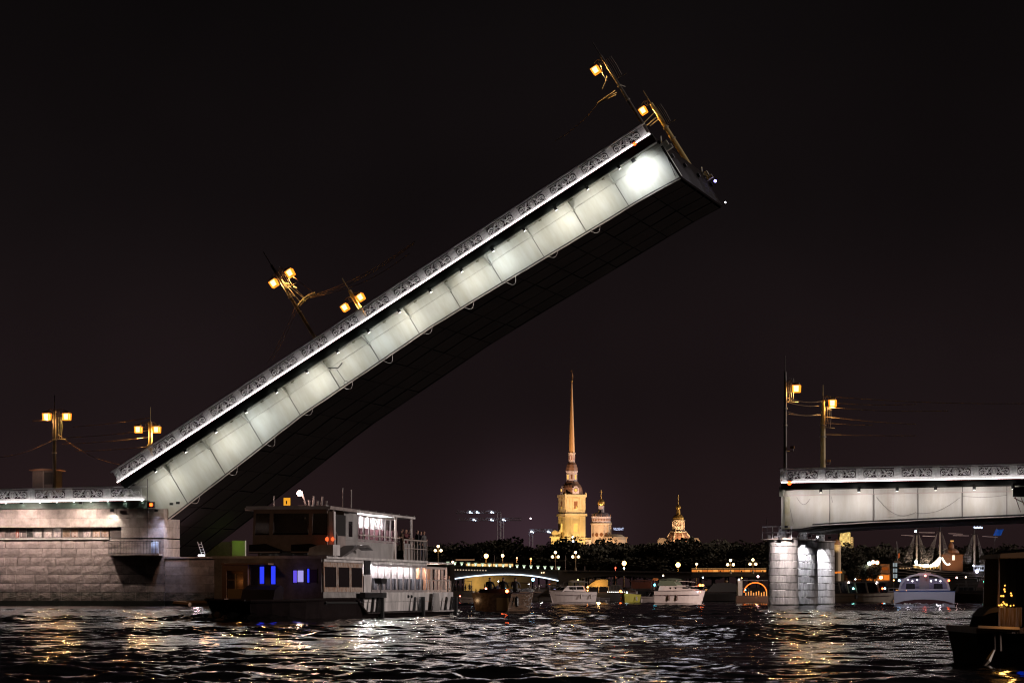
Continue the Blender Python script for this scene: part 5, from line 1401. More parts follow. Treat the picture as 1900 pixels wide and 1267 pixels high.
# white cruiser, bow towards the left
b, sh = boat(1058, 1118, R(215), 6.3, 2.7, 1.35, M_bw, 'white sport cruiser with a hard top and two white fenders, bow pointing left', group=GB, sheer=.3)
cabin(b, -1.6, 1.9, 1.0, 1.37, 2.05, M_bw, 2, .9)
bimini(b, -2.0, .4, 1.0, 2.45, M_bcream, True, 1.4)
fenders(b, sh, [2, 5], 1); fenders(b, sh, [4, 7], -1)
MB().tube([(sh[i][0], sh[i][1] * .9, sh[i][2] + .45) for i in (6, 8, 10, 12)], .02, 5).tube([(sh[i][0], -sh[i][1] * .9, sh[i][2] + .45) for i in (6, 8, 10, 12)], .02, 5).build('bow_rail', M_bgrey, b)
navl(b, (-1.8, 1.1, 1.9), (1, .35, .08), 'amber_light', .10, 20)
# grey dinghy
b, sh = boat(1104, 0, R(190), 3.6, 1.5, .62, M_bgrey, 'low grey dinghy between the white cruiser and the boat with yellow canopy', group=GB, Y=438, cat='dinghy', name='dinghy')
fenders(b, sh, [2, 5, 8], 1); fenders(b, sh, [3, 7], -1); box('thwart', -.5, -.2, -.6, .6, .6, .66, M_bcream, b)
# dark boat with the yellow lit canopy
b, sh = boat(1127, 0, R(5), 6.0, 2.4, 1.25, M_bdark, 'dark tour boat under a big yellow lit canopy with a string of white lights', cat='tour boat', name='tour_boat', group=GB, Y=450, stripe=False)
m = MB(); rg = []
for i in range(9):
    t = i / 8; x = -2.75 + 2.7 * t
    rg.append([(x, -1.1 + 2.2 * k / 4, 2.05 + (.95 * math.sin(min(1, t * 1.6) * math.pi / 2)) * (1 - .10 * abs(k - 2))) for k in range(5)])
m.loft(rg, cap=False); m.prism([(-2.75, 2.09)] + [(-2.75 + 2.7 * k / 8, 2.05 + .86 * math.sin(min(1, k / 8 * 1.6) * math.pi / 2)) for k in range(1, 9)] + [(-.05, 2.09)], -1.14, -1.11); m.prism([(-2.75, 2.0), (-.05, 2.0), (-.05, 2.08), (-2.75, 2.08)], -1.15, -1.1)
m.build('canopy', mat('yellow_canvas', (.55, .34, .10), .8, bump=.3, bscale=2), b)
lamp('canopy_lamp', 'POINT', 110, (1, .66, .28), b, (-1.4, -2.4, 2.0), .2)
for x in (-2.6, -1.3, 0): MB().box(x, x + .08, -1.05, -.98, 1.25, 2.1).build('canopy_post', mat('ochre_door', (.36, .24, .12)), b)
cb_ = cabin(b, .1, 2.2, .95, 1.27, 2.25, M_bdark, 3, .5, glassmat('ferry_glass'))
for k in range(10): navl(b, (-.1 + k * .27, -1.22, 1.32), (1, .95, .9), 'string_light', .035, 12)
PB = Matrix.Translation(b.location) @ Matrix.Rotation(R(5), 4, 'Z')
for k in range(3): person((.2 + k * .5, .1, 1.9), k, 'one of the dark figures beside the yellow canopy of the dark tour boat', 'stand', 0, 'figures beside the yellow canopy', PB, .8)
# yellow hull
b, sh = boat(1168, 0, R(250), 4.2, 1.9, 1.05, M_byel, 'small boat with an olive yellow hull and white fenders, between two white boats', group=GB, stripe=False, Y=425)
fenders(b, sh, [6, 4], -1); fenders(b, sh, [7], 1); windscreen(b, .5, .8, 1.1, .45); box('seat', -1.4, -.9, -.6, .6, 1.05, 1.4, M_bgrey, b)
navl(b, (1.9, .3, 1.25), (.6, .9, 1), 'white_light', .09, 14); navl(b, (.8, -.9, 1.4), (1, .1, .05), 'red_light', .14, 16)
# white runabout
b, sh = boat(1203, 0, R(188), 4.2, 1.9, .75, M_bw, 'low white runabout with a pale blue bow light, left of the largest white cruiser', Y=432, group=GB, deck=M_stripe, sheer=.4)
cabin(b, -1.9, -.5, .7, .78, 1.35, M_bw, 1, .3); windscreen(b, .6, .7, .8, .4)
navl(b, (2.1, .2, 1.0), (.35, .75, 1), 'bow_light', .13, 10); fenders(b, sh, [9], 1); box('engine_cover', -2.4, -1.95, -.4, .4, .76, 1.15, M_bdark, b)
# boat under red awning behind
b, sh = boat(1196, 0, R(3), 6.4, 2.3, 1.6, M_bdark, 'dark boat with a rust red awning and glinting bottles, behind the white runabout', cat='tour boat', name='tour_boat', group=GB, Y=560, stripe=False)
bimini(b, -2.4, 1.2, 1.1, 3.0, mat('red_awning', (.22, .06, .03), .8, bump=.4, bscale=3), True, 1.6)
box('awning_side', -2.3, 1.0, -1.12, -1.08, 1.9, 2.95, mat('red_awning', (.22, .06, .03)), b)
lamp('deck_lamp', 'POINT', 22, (1, .6, .4), b, (2.2, -1.4, 2.9), .1)
for k in range(7): MB().tube([(1.3 + k * .24, -.9, 1.65), (1.3 + k * .24, -.9, 2.2 + .35 * ((k * 3) % 4) / 3)], .05, 5).build('rail_post', M_bw, b)
MB().prism([(1.2, 3.25), (2.0, 3.15), (2.3, 3.5), (1.4, 3.6)], -.5, .3).build('parasol', mat('orange_cloth', (.5, .2, .06), .8), b)
PB = Matrix.Translation(b.location) @ Matrix.Rotation(R(3), 4, 'Z')
person((1.6, -.2, 1.6), 1, 'person in dark red standing under the orange parasol behind the white runabout', 'stand', 1, None, PB)
# the largest white cruiser
b, sh = boat(1264, 1120, R(-22), 5.6, 2.6, 1.45, M_bw, 'largest white cabin cruiser with an olive canvas top and three dark fenders', sheer=.12, group=GB, bowpow=3.2)
cabin(b, -2.3, 2.0, 1.05, 1.47, 2.05, M_bw, 0, 1.5, ty=.85)
for x in (-.9, -.3): MB().tube([(x, -.99, 1.74), (x, -1.03, 1.74)], .10, 8).build('porthole', M_gdark, b)
box('side_window', .5, 1.2, -1.02, -.93, 1.68, 1.82, M_gdark, b)
bimini(b, -2.3, .1, .95, 2.55, M_canv, False); 
MB().hexa([(-2.4, -1.0, 2.0), (-.2, -1.0, 2.0), (-.2, 1.0, 2.0), (-2.4, 1.0, 2.0), (-2.2, -.95, 2.55), (-.6, -.95, 2.60), (-.6, .95, 2.60), (-2.2, .95, 2.55)]).build('canvas_side', M_canv, b)
MB().tube([(-.3, -.9, 2.55), (1.9, -.9, 2.4)], .04, 5).tube([(1.5, -1, 1.9), (2.8, -.2, 2.1)], .03, 5).build('pole', M_fr, b)
fenders(b, sh, [4, 6], -1, mat('fender_brown', (.12, .07, .06), .5), -.45, .11, .55)
navl(b, (-2.7, -1.1, 2.1), (.1, .75, 1), 'cyan_light', .13, 8); navl(b, (2.4, -.7, 2.05), (1, .08, .03), 'red_light', .13, 14); navl(b, (2.6, -.4, 2.05), (1, .08, .03), 'red_light', .13, 14); navl(b, (2.2, -.9, 1.35), (.6, .8, 1), 'small_light', .06, 12); navl(b, (2.45, -.7, 1.35), (1, .2, .1), 'small_red_light', .06, 12)
MB().tube([(sh[i][0], -sh[i][1] * .92, sh[i][2] + .40) for i in (5, 7, 9, 11, 12)], .018, 5).build('bow_rail', M_bgrey, b)
lamp('bridge_spill', 'POINT', 0.01, (1, 1, 1), b, (0, -3, 5), .3)
# dark inflatable to the right
b, sh = boat(1345, 0, R(2), 7.2, 2.2, 1.3, M_bdark, 'dark moored boat under a black cover, right of the largest white cruiser', group=GB, Y=470, stripe=False)
MB().prism([(-2.6, 1.3), (2.2, 1.3), (1.8, 2.3), (.6, 2.6), (-1.6, 2.5)], -1, 1).build('cover', M_bdark, b)
MB().ball((0.1, -.6, 2.75), .3, 6, .5).build('bundle', mat('tan_board', (.45, .28, .15)), b)
navl(b, (2.7, -.9, 1.6), (.1, .6, .9), 'cyan_light', .10, 6)
MB().tube([(-3.2, -.8, 1.3), (-2.9, -.8, 2.0), (-2.5, -.8, 1.9)], .05, 5).build('rail', M_bw, b)
# boat with the orange arch
b, sh = boat(1402, 0, R(0), 4.6, 2.2, .9, mat('brown_boat', (.16, .09, .06), .5), 'small boat with a glowing orange arch and amber lights, left of the stone columns', group=GB, Y=400, stripe=False)
arch = [(-.1 + 1.3 * math.cos(math.pi * k / 14), -1.0, 1.25 + 1.15 * math.sin(math.pi * k / 14)) for k in range(15)]
MB().tube(arch, .06, 6).build('arch', emat('orange_neon', (1, .16, .02), 3.0), b)
box('cabin_wall', -2.1, -1.6, -1, 1, .9, 2.6, M_bcream, b)
box('cabin_roof', -2.2, 2.0, -1, 1, 2.61, 2.68, M_bgrey, b)
for k in range(9): MB().tube([(-1.2 + k * .30, -1.05, .85), (-1.2 + k * .30, -1.05, 1.25 + .1 * (k % 3))], .05, 5).build('amber_candle', emat('amber_candle', (1, .36, .08), 1.4), b)
navl(b, (-2.0, -1.05, 2.75), (1, .9, .85), 'white_light', .09, 14); navl(b, (.2, -1.05, 3.1), (1, .6, .6), 'pink_light', .12, 20)
lamp('amber_lamp', 'POINT', 14, (1, .45, .15), b, (0, -1.6, 1.2), .1)
# tan tour boat right of the columns
b, sh = boat(1602, 0, R(-3), 8.4, 2.6, 1.15, M_bcream, 'long tan tour boat with slanted cabin windows, right of the stone columns', cat='tour boat', name='tour_boat', group=GB, Y=430)
m = MB().box(-3.6, 3.0, -1.05, 1.05, 2.45, 2.55); m.build('cabin_roof', M_bgrey, b)
for x in (-2.9, -1.9, -.9, .5, 1.9): MB().hexa([(x, -1.05, 1.2), (x + .12, -1.05, 1.2), (x + .12, -.97, 1.2), (x, -.97, 1.2), (x - .3, -1.05, 2.44), (x - .14, -1.05, 2.44), (x - .14, -.97, 2.44), (x - .3, -.97, 2.44)]).build('window_post', M_bcream, b)
for k, (a, c) in enumerate(((-2.8, -2.05), (-1.8, -1.05), (-.78, .38), (.62, 1.75), (2.0, 2.9))):
    w_ = MB(); w_.add([(a, -1.0, 1.2), (c, -1.0, 1.2), (c - .25, -1.0, 2.43), (a - .25, -1.0, 2.43)], [(0, 1, 2, 3)]); w_.build('window', M_gdark, b)
MB().tube([(-1.0, -1.45, .95), (-1.0, -1.45, .45)], .18, 8).build('fender', M_black, b)
for x, col in ((-1.3, (.3, .9, .8)), (2.3, (1, .12, .03)), (2.6, (.5, .85, 1))): navl(b, (x, -1.12, 1.75), col, 'cabin_light%d' % int(x * 10 + 50), .11, 12)
# glass-topped tour boat, bow on, with wash
b, sh = boat(1715, 1124, R(-96.8), 14, 6.0, 1.30, mat('boat_lilac_white', (.50, .47, .52), .4), 'broad white glass-roofed tour boat coming head-on, its saloon lit, throwing up a bow wave', cat='tour boat', name='tour_boat', Y=331, bowpow=5, sheer=.1, stripe=False, rake=.1)
box('blue_band', 7.05, 7.09, -2.6, 2.6, 1.32, 1.40, mat('blue_paint', (.03, .08, .30), .5), b) if False else None
box('deck', -6, 6.4, -2.5, 2.5, 1.38, 1.44, mat('blue_deck', (.06, .12, .35), .5), b)
def arcy(y): return 1.5 + 1.55 * (max(0, 1 - (abs(y) / 2.45) ** 2.6)) ** .5
for c in list(b.children):
    if c.name.split('.')[0] in ('hull', 'rub_rail'): bpy.data.objects.remove(c)
MB().prism([(-2.85, 1.36), (2.85, 1.36), (2.86, 1.2), (2.80, .22), (1.9, .48), (.9, .60), (0, .63), (-.9, .60), (-1.9, .48), (-2.80, .22), (-2.86, 1.2)], -7, 6.9, 'yz').build('hull', mat('boat_lilac_white'), b)
MB().prism([(-2.78, .215), (-1.9, .47), (-.9, .59), (0, .62), (.9, .59), (1.9, .47), (2.78, .215), (2.6, -.4), (-2.6, -.4)], -6.9, 6.86, 'yz').build('antifouling', mat('dark_red_bottom', (.06, .015, .015), .5), b)
MB().prism([(-2.88, 1.365), (2.88, 1.365), (2.88, 1.42), (-2.88, 1.42)], -7, 6.95, 'yz').build('rub_rail', mat('blue_deck', (.06, .12, .35)), b)
m = MB(); ys = [-2.45 + 4.9 * k / 24 for k in range(25)]
m.loft([[(x, y, arcy(y) * (1 if i else 1)) for y in ys] for i, x in enumerate((3.2, 5.3))], cap=False)
m.loft([[(5.32, y, arcy(y)) for y in ys], [(5.34, y * .93, max(1.45, arcy(y) - .16)) for y in ys]], cap=False)
m.build('roof_shell', M_bw, b)
for a, c, mm in ((-2.15, -1.15, None), (-1.1, -.45, None), (.45, 1.1, None), (1.15, 2.15, None)):
    g = MB(); kk = [a + (c - a) * k / 5 for k in range(6)]
    g.loft([[(5.25, y, 1.62) for y in kk], [(5.25, y, max(1.65, arcy(y) - .26)) for y in kk]], cap=False); g.build('front_window', glassmat('tour_glass', (.05, .05, .07), .05, .25), b)
box('front_panel', 5.2, 5.28, -.95 + .5, .45, 1.62, 2.95, mat('panel_grey', (.25, .22, .22), .5), b)
box('roof_hatch', 3.6, 5.36, -.62, .62, 3.06, 3.14, M_bw, b)
box('front_sill', 5.2, 5.36, -2.4, 2.4, 1.45, 1.60, M_bw, b)
for k in range(10): MB().ball((1.5 + (k % 3), -2 + k * .44, 2.35 + .12 * (k % 2)), .07, 5).build('ceiling_light', emat('saloon_bulb', (1, .9, .95), 9), b)
box('saloon_back', .5, .6, -2.3, 2.3, 1.45, 2.6, mat('lilac_back', (.35, .3, .4), .7), b)
for y in (-1.5, 1.5): lamp('saloon_lamp', 'POINT', 14, (1, .92, 1), b, (3.2, y, 2.7), .1)
for y in (-1.3, 1.3): MB().prism([(y - .45, 1.46), (y + .45, 1.46), (y + .4, 2.1), (y - .4, 2.1)], 4.6, 4.9, 'yz').build('seat', M_bdark, b)
navl(b, (6.0, .1, 2.85), (1, .55, .55), 'bow_light', .09, 9)
navl(b, (5.3, 2.3, 2.4), (1, .12, .03), 'port_light', .10, 16); navl(b, (5.3, -2.35, 2.4), (.4, .65, 1), 'starboard_light', .10, 10)
MB().tube([(5.5, .1, 3.1), (5.5, .1, 3.7)], .02, 4).build('aerial', M_bgrey, b)
# foam at its bow
fm = mat('white_foam', (.62, .62, .64), .9, bump=1.0, bscale=9)
def foam(px0, px1, Y, h, label='', n=60):
    x0, x1 = W(px0, HY, Y).x, W(px1, HY, Y).x; m = MB(); rg = []
    for i in range(n + 1):
        t = i / n; x = x0 + (x1 - x0) * t; e = math.sin(math.pi * t) ** .6
        hh = h * e * (.45 + .35 * math.sin(t * 21) * math.sin(t * 47 + 1) + .35 * rnd.random())
        rg.append([(x, Y - .9 * e - .2 * rnd.random(), -.12), (x + rnd.uniform(-.03, .03), Y - .45, hh * .45), (x, Y - .1 + .1 * rnd.random(), hh), (x, Y + .3, hh * .5), (x, Y + .7, -.12)])
    m.loft(rg, cap=False)
    return m.build('bow_wave_foam', fm, kind='stuff')
foam(1635, 1742, 320, .34, '')
foam(872, 900, 330, .2, '', 60); foam(1380, 1400, 395, .08, '', 20)
# dim boats on the far right
for i, (px, Y, L, lab) in enumerate(((1805, 430, 5.5, 'dim white-framed boat moored below the bow of the sailing ship'), (1565, 520, 5, 'dim low boat behind the tan tour boat, close to the stone columns'))):
    b, sh = boat(px, 0, R(178), L, 2.1, 1.1, M_bdark, lab, group=GB, Y=Y, stripe=False)
    for x in (-1.8, -.6, .6, 1.7): MB().box(x, x + .06, -.9, -.84, 1.1, 2.3).build('cabin_post', M_bgrey, b)
    box('cabin_roof', -2, 2, -1, 1, 2.31, 2.38, M_bgrey, b); box('cabin', -1.9, 1.9, -.8, .8, 1.1, 1.5, M_bdark, b)
    navl(b, (1.9, -1, 3.1), (1, .7, .95), 'pink_light', .10, 16)
    if i == 0: navl(b, (-2.5 + 1, -1, 2.6), (.1, .8, .5), 'green_light', .12, 3)
# more moored boats, mostly unlit, between and behind the others
EXTRA = ((1078, 620, 5.5, 'bgrey', 'unlit grey motorboat moored behind the white sport cruiser', 1), (1225, 540, 4.5, 'bdark', 'dark motorboat squeezed behind the low white runabout', 0), (1312, 520, 6.5, 'bdark', 'dark cabin boat with an amber light right of the largest white cruiser', 1),
         (1370, 640, 6.5, 'bgrey', 'dim grey cabin boat moored left of the boat with the orange arch', 1), (1150, 660, 7, 'bdark', 'dark cabin boat half hidden by the yellow canopy boat', 0), (1530 + 50, 700, 8, 'bdark', 'long dark barge moored behind the tan tour boat', 0),
         (1665, 640, 7, 'bgrey', 'dim grey cabin boat behind the left side of the glass-roofed boat', 1), (1785, 600, 7, 'bdark', 'dark cabin boat behind the right side of the glass-roofed boat', 0), (930, 700, 6, 'bgrey', 'dim grey boat moored far behind the varnished launch', 1))
for i, (px, Y, L, mm, lab, am) in enumerate(EXTRA):
    b, sh = boat(px, 0, R((4, 176, 12, -170)[i % 4]), L, 2.2, 1.2, {'bgrey': M_bgrey, 'bdark': M_bdark}[mm], lab, group=GB, Y=Y, stripe=False)
    cabin(b, -L * .3, L * .25, .85, 1.2, 2.1 + .2 * (i % 3), M_bgrey if mm == 'bgrey' else M_bdark, 3, .7)
    MB().tube([(-L * .1, 0, 2.1), (-L * .1, 0, 3.4 + .4 * (i % 2))], .03, 4).build('mast', M_bgrey, b)
    navl(b, (-L * .1, -.05, 3.5 + .4 * (i % 2)), ((1, .45, .12), (1, .75, .5), (.7, .85, 1))[i % 3], 'mast_light%d' % (i % 3), .11, 14)
    if am: navl(b, (L * .2, -1.0, 1.6), (1, .4, .1), 'amber_light', .10, 12); box('lit_window', -.6, .3, -.90, -.86, 1.45, 1.75, emat('amber_cabin_window', (1, .45, .15), .6), b)
# ---------------------------------------------------------------- dark wooden boat in the right foreground
fY = 62.0
p = W(1895, HY, fY)
fb_ = thing('wooden_boat', 'dark wooden boat filling the lower right corner, with a blue lit window and painted golden window reflections', 'boat', loc=(p.x, fY, 0))
def fq(x, y, Y=fY): q = W(x, y, Y); return (q.x - p.x, q.z)
M_old = mat('old_brown_boards', (.10, .05, .028), .6, bump=.6, bscale=5, var=.4, vscale=3, stretch=(3, 1, .4))
M_tar = mat('tarred_hull', (.0035, .003, .003), .9, spec=.02)
a = [fq(*q) for q in ((1792, 1166), (1960, 1170), (1960, 1300), (1812, 1300), (1800, 1230))]
MB().prism([fq(1795, 1172), fq(1962, 1172), fq(1962, 1262), fq(1812, 1262), fq(1804, 1215)], -1.2, 2.8).build('hull', M_tar, fb_)
MB().prism([fq(1793, 1162), fq(1962, 1164), fq(1962, 1173), fq(1793, 1173)], -1.35, 2.9).build('gunwale', M_old, fb_)
MB().tube([(fq(1795, 1163)[0], -1.4, fq(1795, 1163)[1]), (fq(1870, 1166)[0], -1.4, fq(1870, 1166)[1])], .05, 6).build('worn_edge', mat('worn_wood', (.40, .26, .16)), fb_)
# cabin: plank wall left part, dark post, window frame
for k in range(6):
    x0_ = 1838 + k * 7.2
    MB().prism([fq(x0_, 1161), fq(x0_ + 6.9, 1161), fq(x0_ + 6.9, 1126), fq(x0_, 1126)], -1.0, -.94).build('board', M_old, fb_)
MB().prism([fq(1882, 1161), fq(1962, 1161), fq(1962, 1020), fq(1880, 1030)], -.9, 1.5).build('cabin', M_tar, fb_)
MB().prism([fq(1837, 1161), fq(1884, 1161), fq(1884, 1034), fq(1842, 1034)], 1.0, 1.06).build('cabin_back', mat('blue_black_panel', (.03, .03, .05), .4), fb_)
for x0_, x1_, mm in ((1836, 1840, M_old), (1856, 1859, M_tar), (1870, 1880, M_tar)):
    MB().prism([fq(x0_, 1126), fq(x1_, 1126), fq(x1_ + 1, 1036), fq(x0_ + 3, 1036)], -1.0, -.9).build('cabin_post', mm, fb_)
w_ = MB(); w_.add([(*fq(1840, 1126)[:1], -.97, fq(1840, 1126)[1]), (*fq(1870, 1126)[:1], -.97, fq(1870, 1126)[1]), (*fq(1871, 1036)[:1], -.97, fq(1871, 1036)[1]), (*fq(1843, 1036)[:1], -.97, fq(1843, 1036)[1])], [(0, 1, 2, 3)])
w_.build('side_window', glassmat('old_glass', (.02, .025, .04), .15, .35), fb_)
MB().prism([fq(1838, 1036), fq(1884, 1036), fq(1884, 1025), fq(1840, 1028)], -1.15, 1.5).build('eave', mat('worn_wood', (.40, .26, .16)), fb_)
MB().prism([fq(1838, 1034), fq(1962, 1018), fq(1962, 1012), fq(1880, 1020)], -1.1, 1.6).build('cabin_roof', M_tar, fb_)
bwn = MB().prism([fq(1882, 1122), fq(1887, 1122), fq(1887, 1036), fq(1884, 1036)], -1.0, -.92).build('blue_window', M_tar, fb_)
E_b = emat('blue_cabin_light', (.0, .045, .9), .62)
for k in range(4):
    y0_, y1_ = 1037 + k * 22, 1037 + k * 22 + 20
    MB().prism([fq(1889, y1_), fq(1925, y1_), fq(1925, y0_), fq(1889, y0_)], -.935, -.925).build('pane', E_b, bwn)
    MB().prism([fq(1889, y1_ + 1.8), fq(1925, y1_ + 1.8), fq(1925, y1_ + .1), fq(1889, y1_ + .1)], -.96, -.92).build('glazing_bar', M_tar, bwn)
E_gold = emat('golden_reflection', (1, .45, .07), 2.6)  # golden reflections in the window, put in as glowing balls
for i, (x, y, r_) in enumerate(((1850, 1086, 1.4), (1849, 1093, 1.8), (1850, 1097, 1.5), (1843, 1105, 1.6), (1847, 1105, 1.8), (1861, 1100, 1.5), (1862, 1104, 1.8), (1847, 1116, 1.3), (1839, 1122, 1.8), (1844, 1121, 2.0), (1849, 1119, 1.6), (1853, 1121, 2.2), (1860, 1123, 1.6), (1866, 1122, 1.1))):
    q = fq(x, y); MB().ball((q[0], -.99 - .0, q[1]), r_ * fY / F, 6).build('golden_glint', E_gold, fb_)
lamp('warm_board_fill', 'POINT', 3.0, (1, .5, .12), fb_, (fq(1852, 1130)[0], -1.5, fq(1852, 1128)[1]), .05)  # added warm fill on the boards, no lamp hangs here
MB().prism([fq(1808, 1142), fq(1822, 1128), fq(1838, 1124), fq(1838, 1134), fq(1824, 1136)], -1.0, .5).build('foredeck_cover', mat('dark_brown_cover', (.035, .02, .014), .8), fb_)
MB().prism([fq(1802, 1172), fq(1838, 1172), fq(1838, 1134), fq(1812, 1140)], -.9, .5).build('locker', M_tar, fb_)
for x in (1826, 1836): MB().tube([(fq(x, 1170)[0], -1.3, fq(x, 1170)[1]), (fq(x + 1, 1205)[0], -1.3, fq(x + 1, 1205)[1])], .03, 5).build('stanchion', M_old, fb_)
MB().tube([(fq(1824, 1203)[0], -1.4, fq(1824, 1203)[1]), (fq(1812, 1222)[0], -1.5, fq(1812, 1222)[1]), (fq(1802, 1234)[0], -1.5, fq(1802, 1234)[1])], [.02, .05, .02], 5).build('wet_rope', mat('wet_rope', (.35, .28, .22), .4), fb_)
# ================================================================ far shore
FY = 1700.0
def uplight(root, M_, e_, col, pos, tgt, ang=80):
    lamp('facade_lamp', 'SPOT', e_, col, root, pos, 1.0, tgt, ang, .8)
M_ch = mat('cathedral_ochre', (.62, .50, .26), .8, var=.06, vscale=.2)
M_chw = mat('church_cream', (.64, .50, .34), .8)
M_brn = mat('copper_brown_roof', (.32, .17, .10), .55, var=.2, vscale=.3)
M_gold = mat('gilding', (.80, .50, .14), .35, .8)
M_spire = mat('gilded_spire', (.62, .36, .15), .5, .2)
E_yl = emat('yellow_lit_opening', (1, .55, .12), 1.3)
pm_ = F / FY
def rect(r_, rot=0, k=4): return [(r_ * math.cos(rot + math.pi * 2 * i / k), r_ * math.sin(rot + math.pi * 2 * i / k)) for i in range(k)]
def cz_(y, Y=FY): return CAMZ + (HY - y) / F * Y
def square_tier(root, name, half, z0, z1, rot, mm, half2=None):
    h2 = half2 or half; a = math.sqrt(2)
    lo = rect(half * a, rot + math.pi / 4); hi = rect(h2 * a, rot + math.pi / 4)
    return MB().hexa([(*p, z0) for p in lo] + [(*p, z1) for p in hi]).build(name, mm, root)
cp = W(1061, HY, FY)
cath = thing('cathedral', 'tall baroque cathedral bell tower lit yellow with a very long thin golden spire', 'cathedral', loc=(cp.x, FY, 0))
ROT = R(20)
# face outward directions of the rotated square
def face_box(root, half, ang, u0, u1, d0, d1, z0, z1, mm, name):
    c, s = math.cos(ang), math.sin(ang)
    def P(u, d, z): return (-s * u + c * (half + d), c * u + s * (half + d), z)
    return MB().hexa([P(u0, d0, z0), P(u1, d0, z0), P(u1, d1, z0), P(u0, d1, z0), P(u0, d0, z1), P(u1, d0, z1), P(u1, d1, z1), P(u0, d1, z1)]).build(name, mm, root)
H1 = 5.1
tiers = [(H1 + .25, 1012, 1000), (H1, 1000, 957.5), (H1 + .75, 957.5, 953), (H1 - .05, 953, 946.5), (H1 - .1, 946.5, 922.5), (H1 + .6, 922.5, 917.5)]
for i, (h, ya_, yb_) in enumerate(tiers): square_tier(cath, 'tower_tier' if h < 5.5 else 'cornice', h, cz_(ya_), cz_(yb_), ROT, M_ch)
square_tier(cath, 'cornice', H1 + .75, cz_(999), cz_(997), ROT, M_ch)
FR = [ROT - math.pi / 2, ROT - math.pi, ROT]      # faces towards the camera: front-right and front-left
for ang in (ROT - math.pi / 2, ROT + math.pi, ROT):
    for (za, zb_, tall) in ((cz_(996), cz_(958), 1), (cz_(946), cz_(923), 0)):
        for u in (-4.6, -2.9, 2.0, 3.9): face_box(cath, H1 - .1, ang, u, u + .8, 0, .42, za, zb_, M_ch, 'pilaster')
        zo0, zo1 = (cz_(987), cz_(971)) if tall else (cz_(944), cz_(930))
        face_box(cath, H1 - .1, ang, -1.45, 1.45, .01, .34, zo0 - .8, zo1 + 1.6, M_ch, 'window_surround')
        face_box(cath, H1 - .1, ang, -.95, .95, .35, .38, zo0, zo1, E_yl if tall else mat('belfry_dark', (.22, .09, .03), .8), 'arched_opening')
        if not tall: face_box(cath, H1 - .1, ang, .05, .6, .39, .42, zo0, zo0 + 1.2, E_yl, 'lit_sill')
    face_box(cath, H1, ang, -1.8, 1.8, -.3, .5, cz_(957), cz_(956), M_ch, 'balcony')
# curved attic volutes
for ang in (ROT - math.pi / 4, ROT + math.pi + math.pi / 4, ROT + math.pi / 4 + .0):
    c, s = math.cos(ang), math.sin(ang); MB().tube([(c * 7.0, s * 7.0, cz_(918.5)), (c * 7.9, s * 7.9, cz_(916.5)), (c * 7.4, s * 7.4, cz_(914.5))], .35, 6).build('corner_volute', M_ch, cath)
n8 = 8
def octo(name, prof, mm, n=8, rot=R(20), root=cath): return MB().lathe([(r_, cz_(y)) for r_, y in prof], n, a0=rot, a1=rot + 2 * math.pi).build(name, mm, root)
octo('lower_dome', [(5.4, 917), (5.35, 911), (5.0, 905), (4.3, 900), (3.4, 896.5), (3.0, 893)], M_brn, 16)
for ang in (ROT - math.pi / 2, ROT - math.pi):
    face_box(cath, 4.4, ang, -1.6, 1.6, 0, 1.0, cz_(917), cz_(905.5), mat('pinkish_white', (.62, .52, .50), .8), 'clock_dormer')
    face_box(cath, 4.4, ang, -1.0, 1.0, 0, .98, cz_(905.4), cz_(902.5), mat('pinkish_white', (.62, .52, .50)), 'clock_dormer_top')
    c, s = math.cos(ang), math.sin(ang)
    MB().tube([(c * 5.41, s * 5.41, cz_(909.5)), (c * 5.5, s * 5.5, cz_(909.5))], 1.0, 14).build('clock_ring', M_brn, cath)
    MB().tube([(c * 5.52, s * 5.52, cz_(909.5)), (c * 5.56, s * 5.56, cz_(909.5))], .72, 14).build('clock_face', E_yl, cath)
M_pw = mat('pinkish_white', (.62, .52, .50))
octo('octagon_drum', [(2.85, 895), (2.85, 876), (3.2, 875.5), (3.2, 873.5)], M_pw)
for k in range(8):
    ang = R(20) + math.pi / 8 + k * math.pi / 4
    face_box(cath, 2.85 * math.cos(math.pi / 8), ang, -.42, .42, .01, .10, cz_(889), cz_(880.5), mat('belfry_dark', (.22, .09, .03)) if k % 2 else E_yl, 'drum_window')
octo('upper_dome', [(3.1, 873.4), (2.95, 868), (2.5, 862), (1.9, 858.5), (1.8, 857.6)], M_brn)
octo('small_drum', [(1.65, 857.5), (1.65, 842), (1.95, 841.6), (1.95, 840.2)], M_pw)
for k in range(8):
    ang = R(20) + math.pi / 8 + k * math.pi / 4
    face_box(cath, 1.65 * math.cos(math.pi / 8), ang, -.2, .2, .01, .08, cz_(853), cz_(846), mat('brick_red', (.3, .08, .06), .8), 'drum_window')
octo('spire', [(1.62, 840), (1.50, 835), (.95, 780), (.42, 725), (.22, 709.5)], M_spire)
MB().ball((0, 0, cz_(707.5)), .55, 8).build('spire_ball', M_gold, cath)
m = MB().tube([(0, 0, cz_(707)), (0, 0, cz_(686))], .12, 5).tube([(-.9, 0, cz_(689)), (.9, 0, cz_(689))], .12, 5)
m.tube([(.2, 0, cz_(705)), (.35, 0, cz_(699)), (.2, 0, cz_(694)), (.1, 0, cz_(691))], [.15, .42, .30, .1], 6)
m.build('angel_and_cross', mat('dark_gilding', (.35, .18, .08), .4, .8), cath)
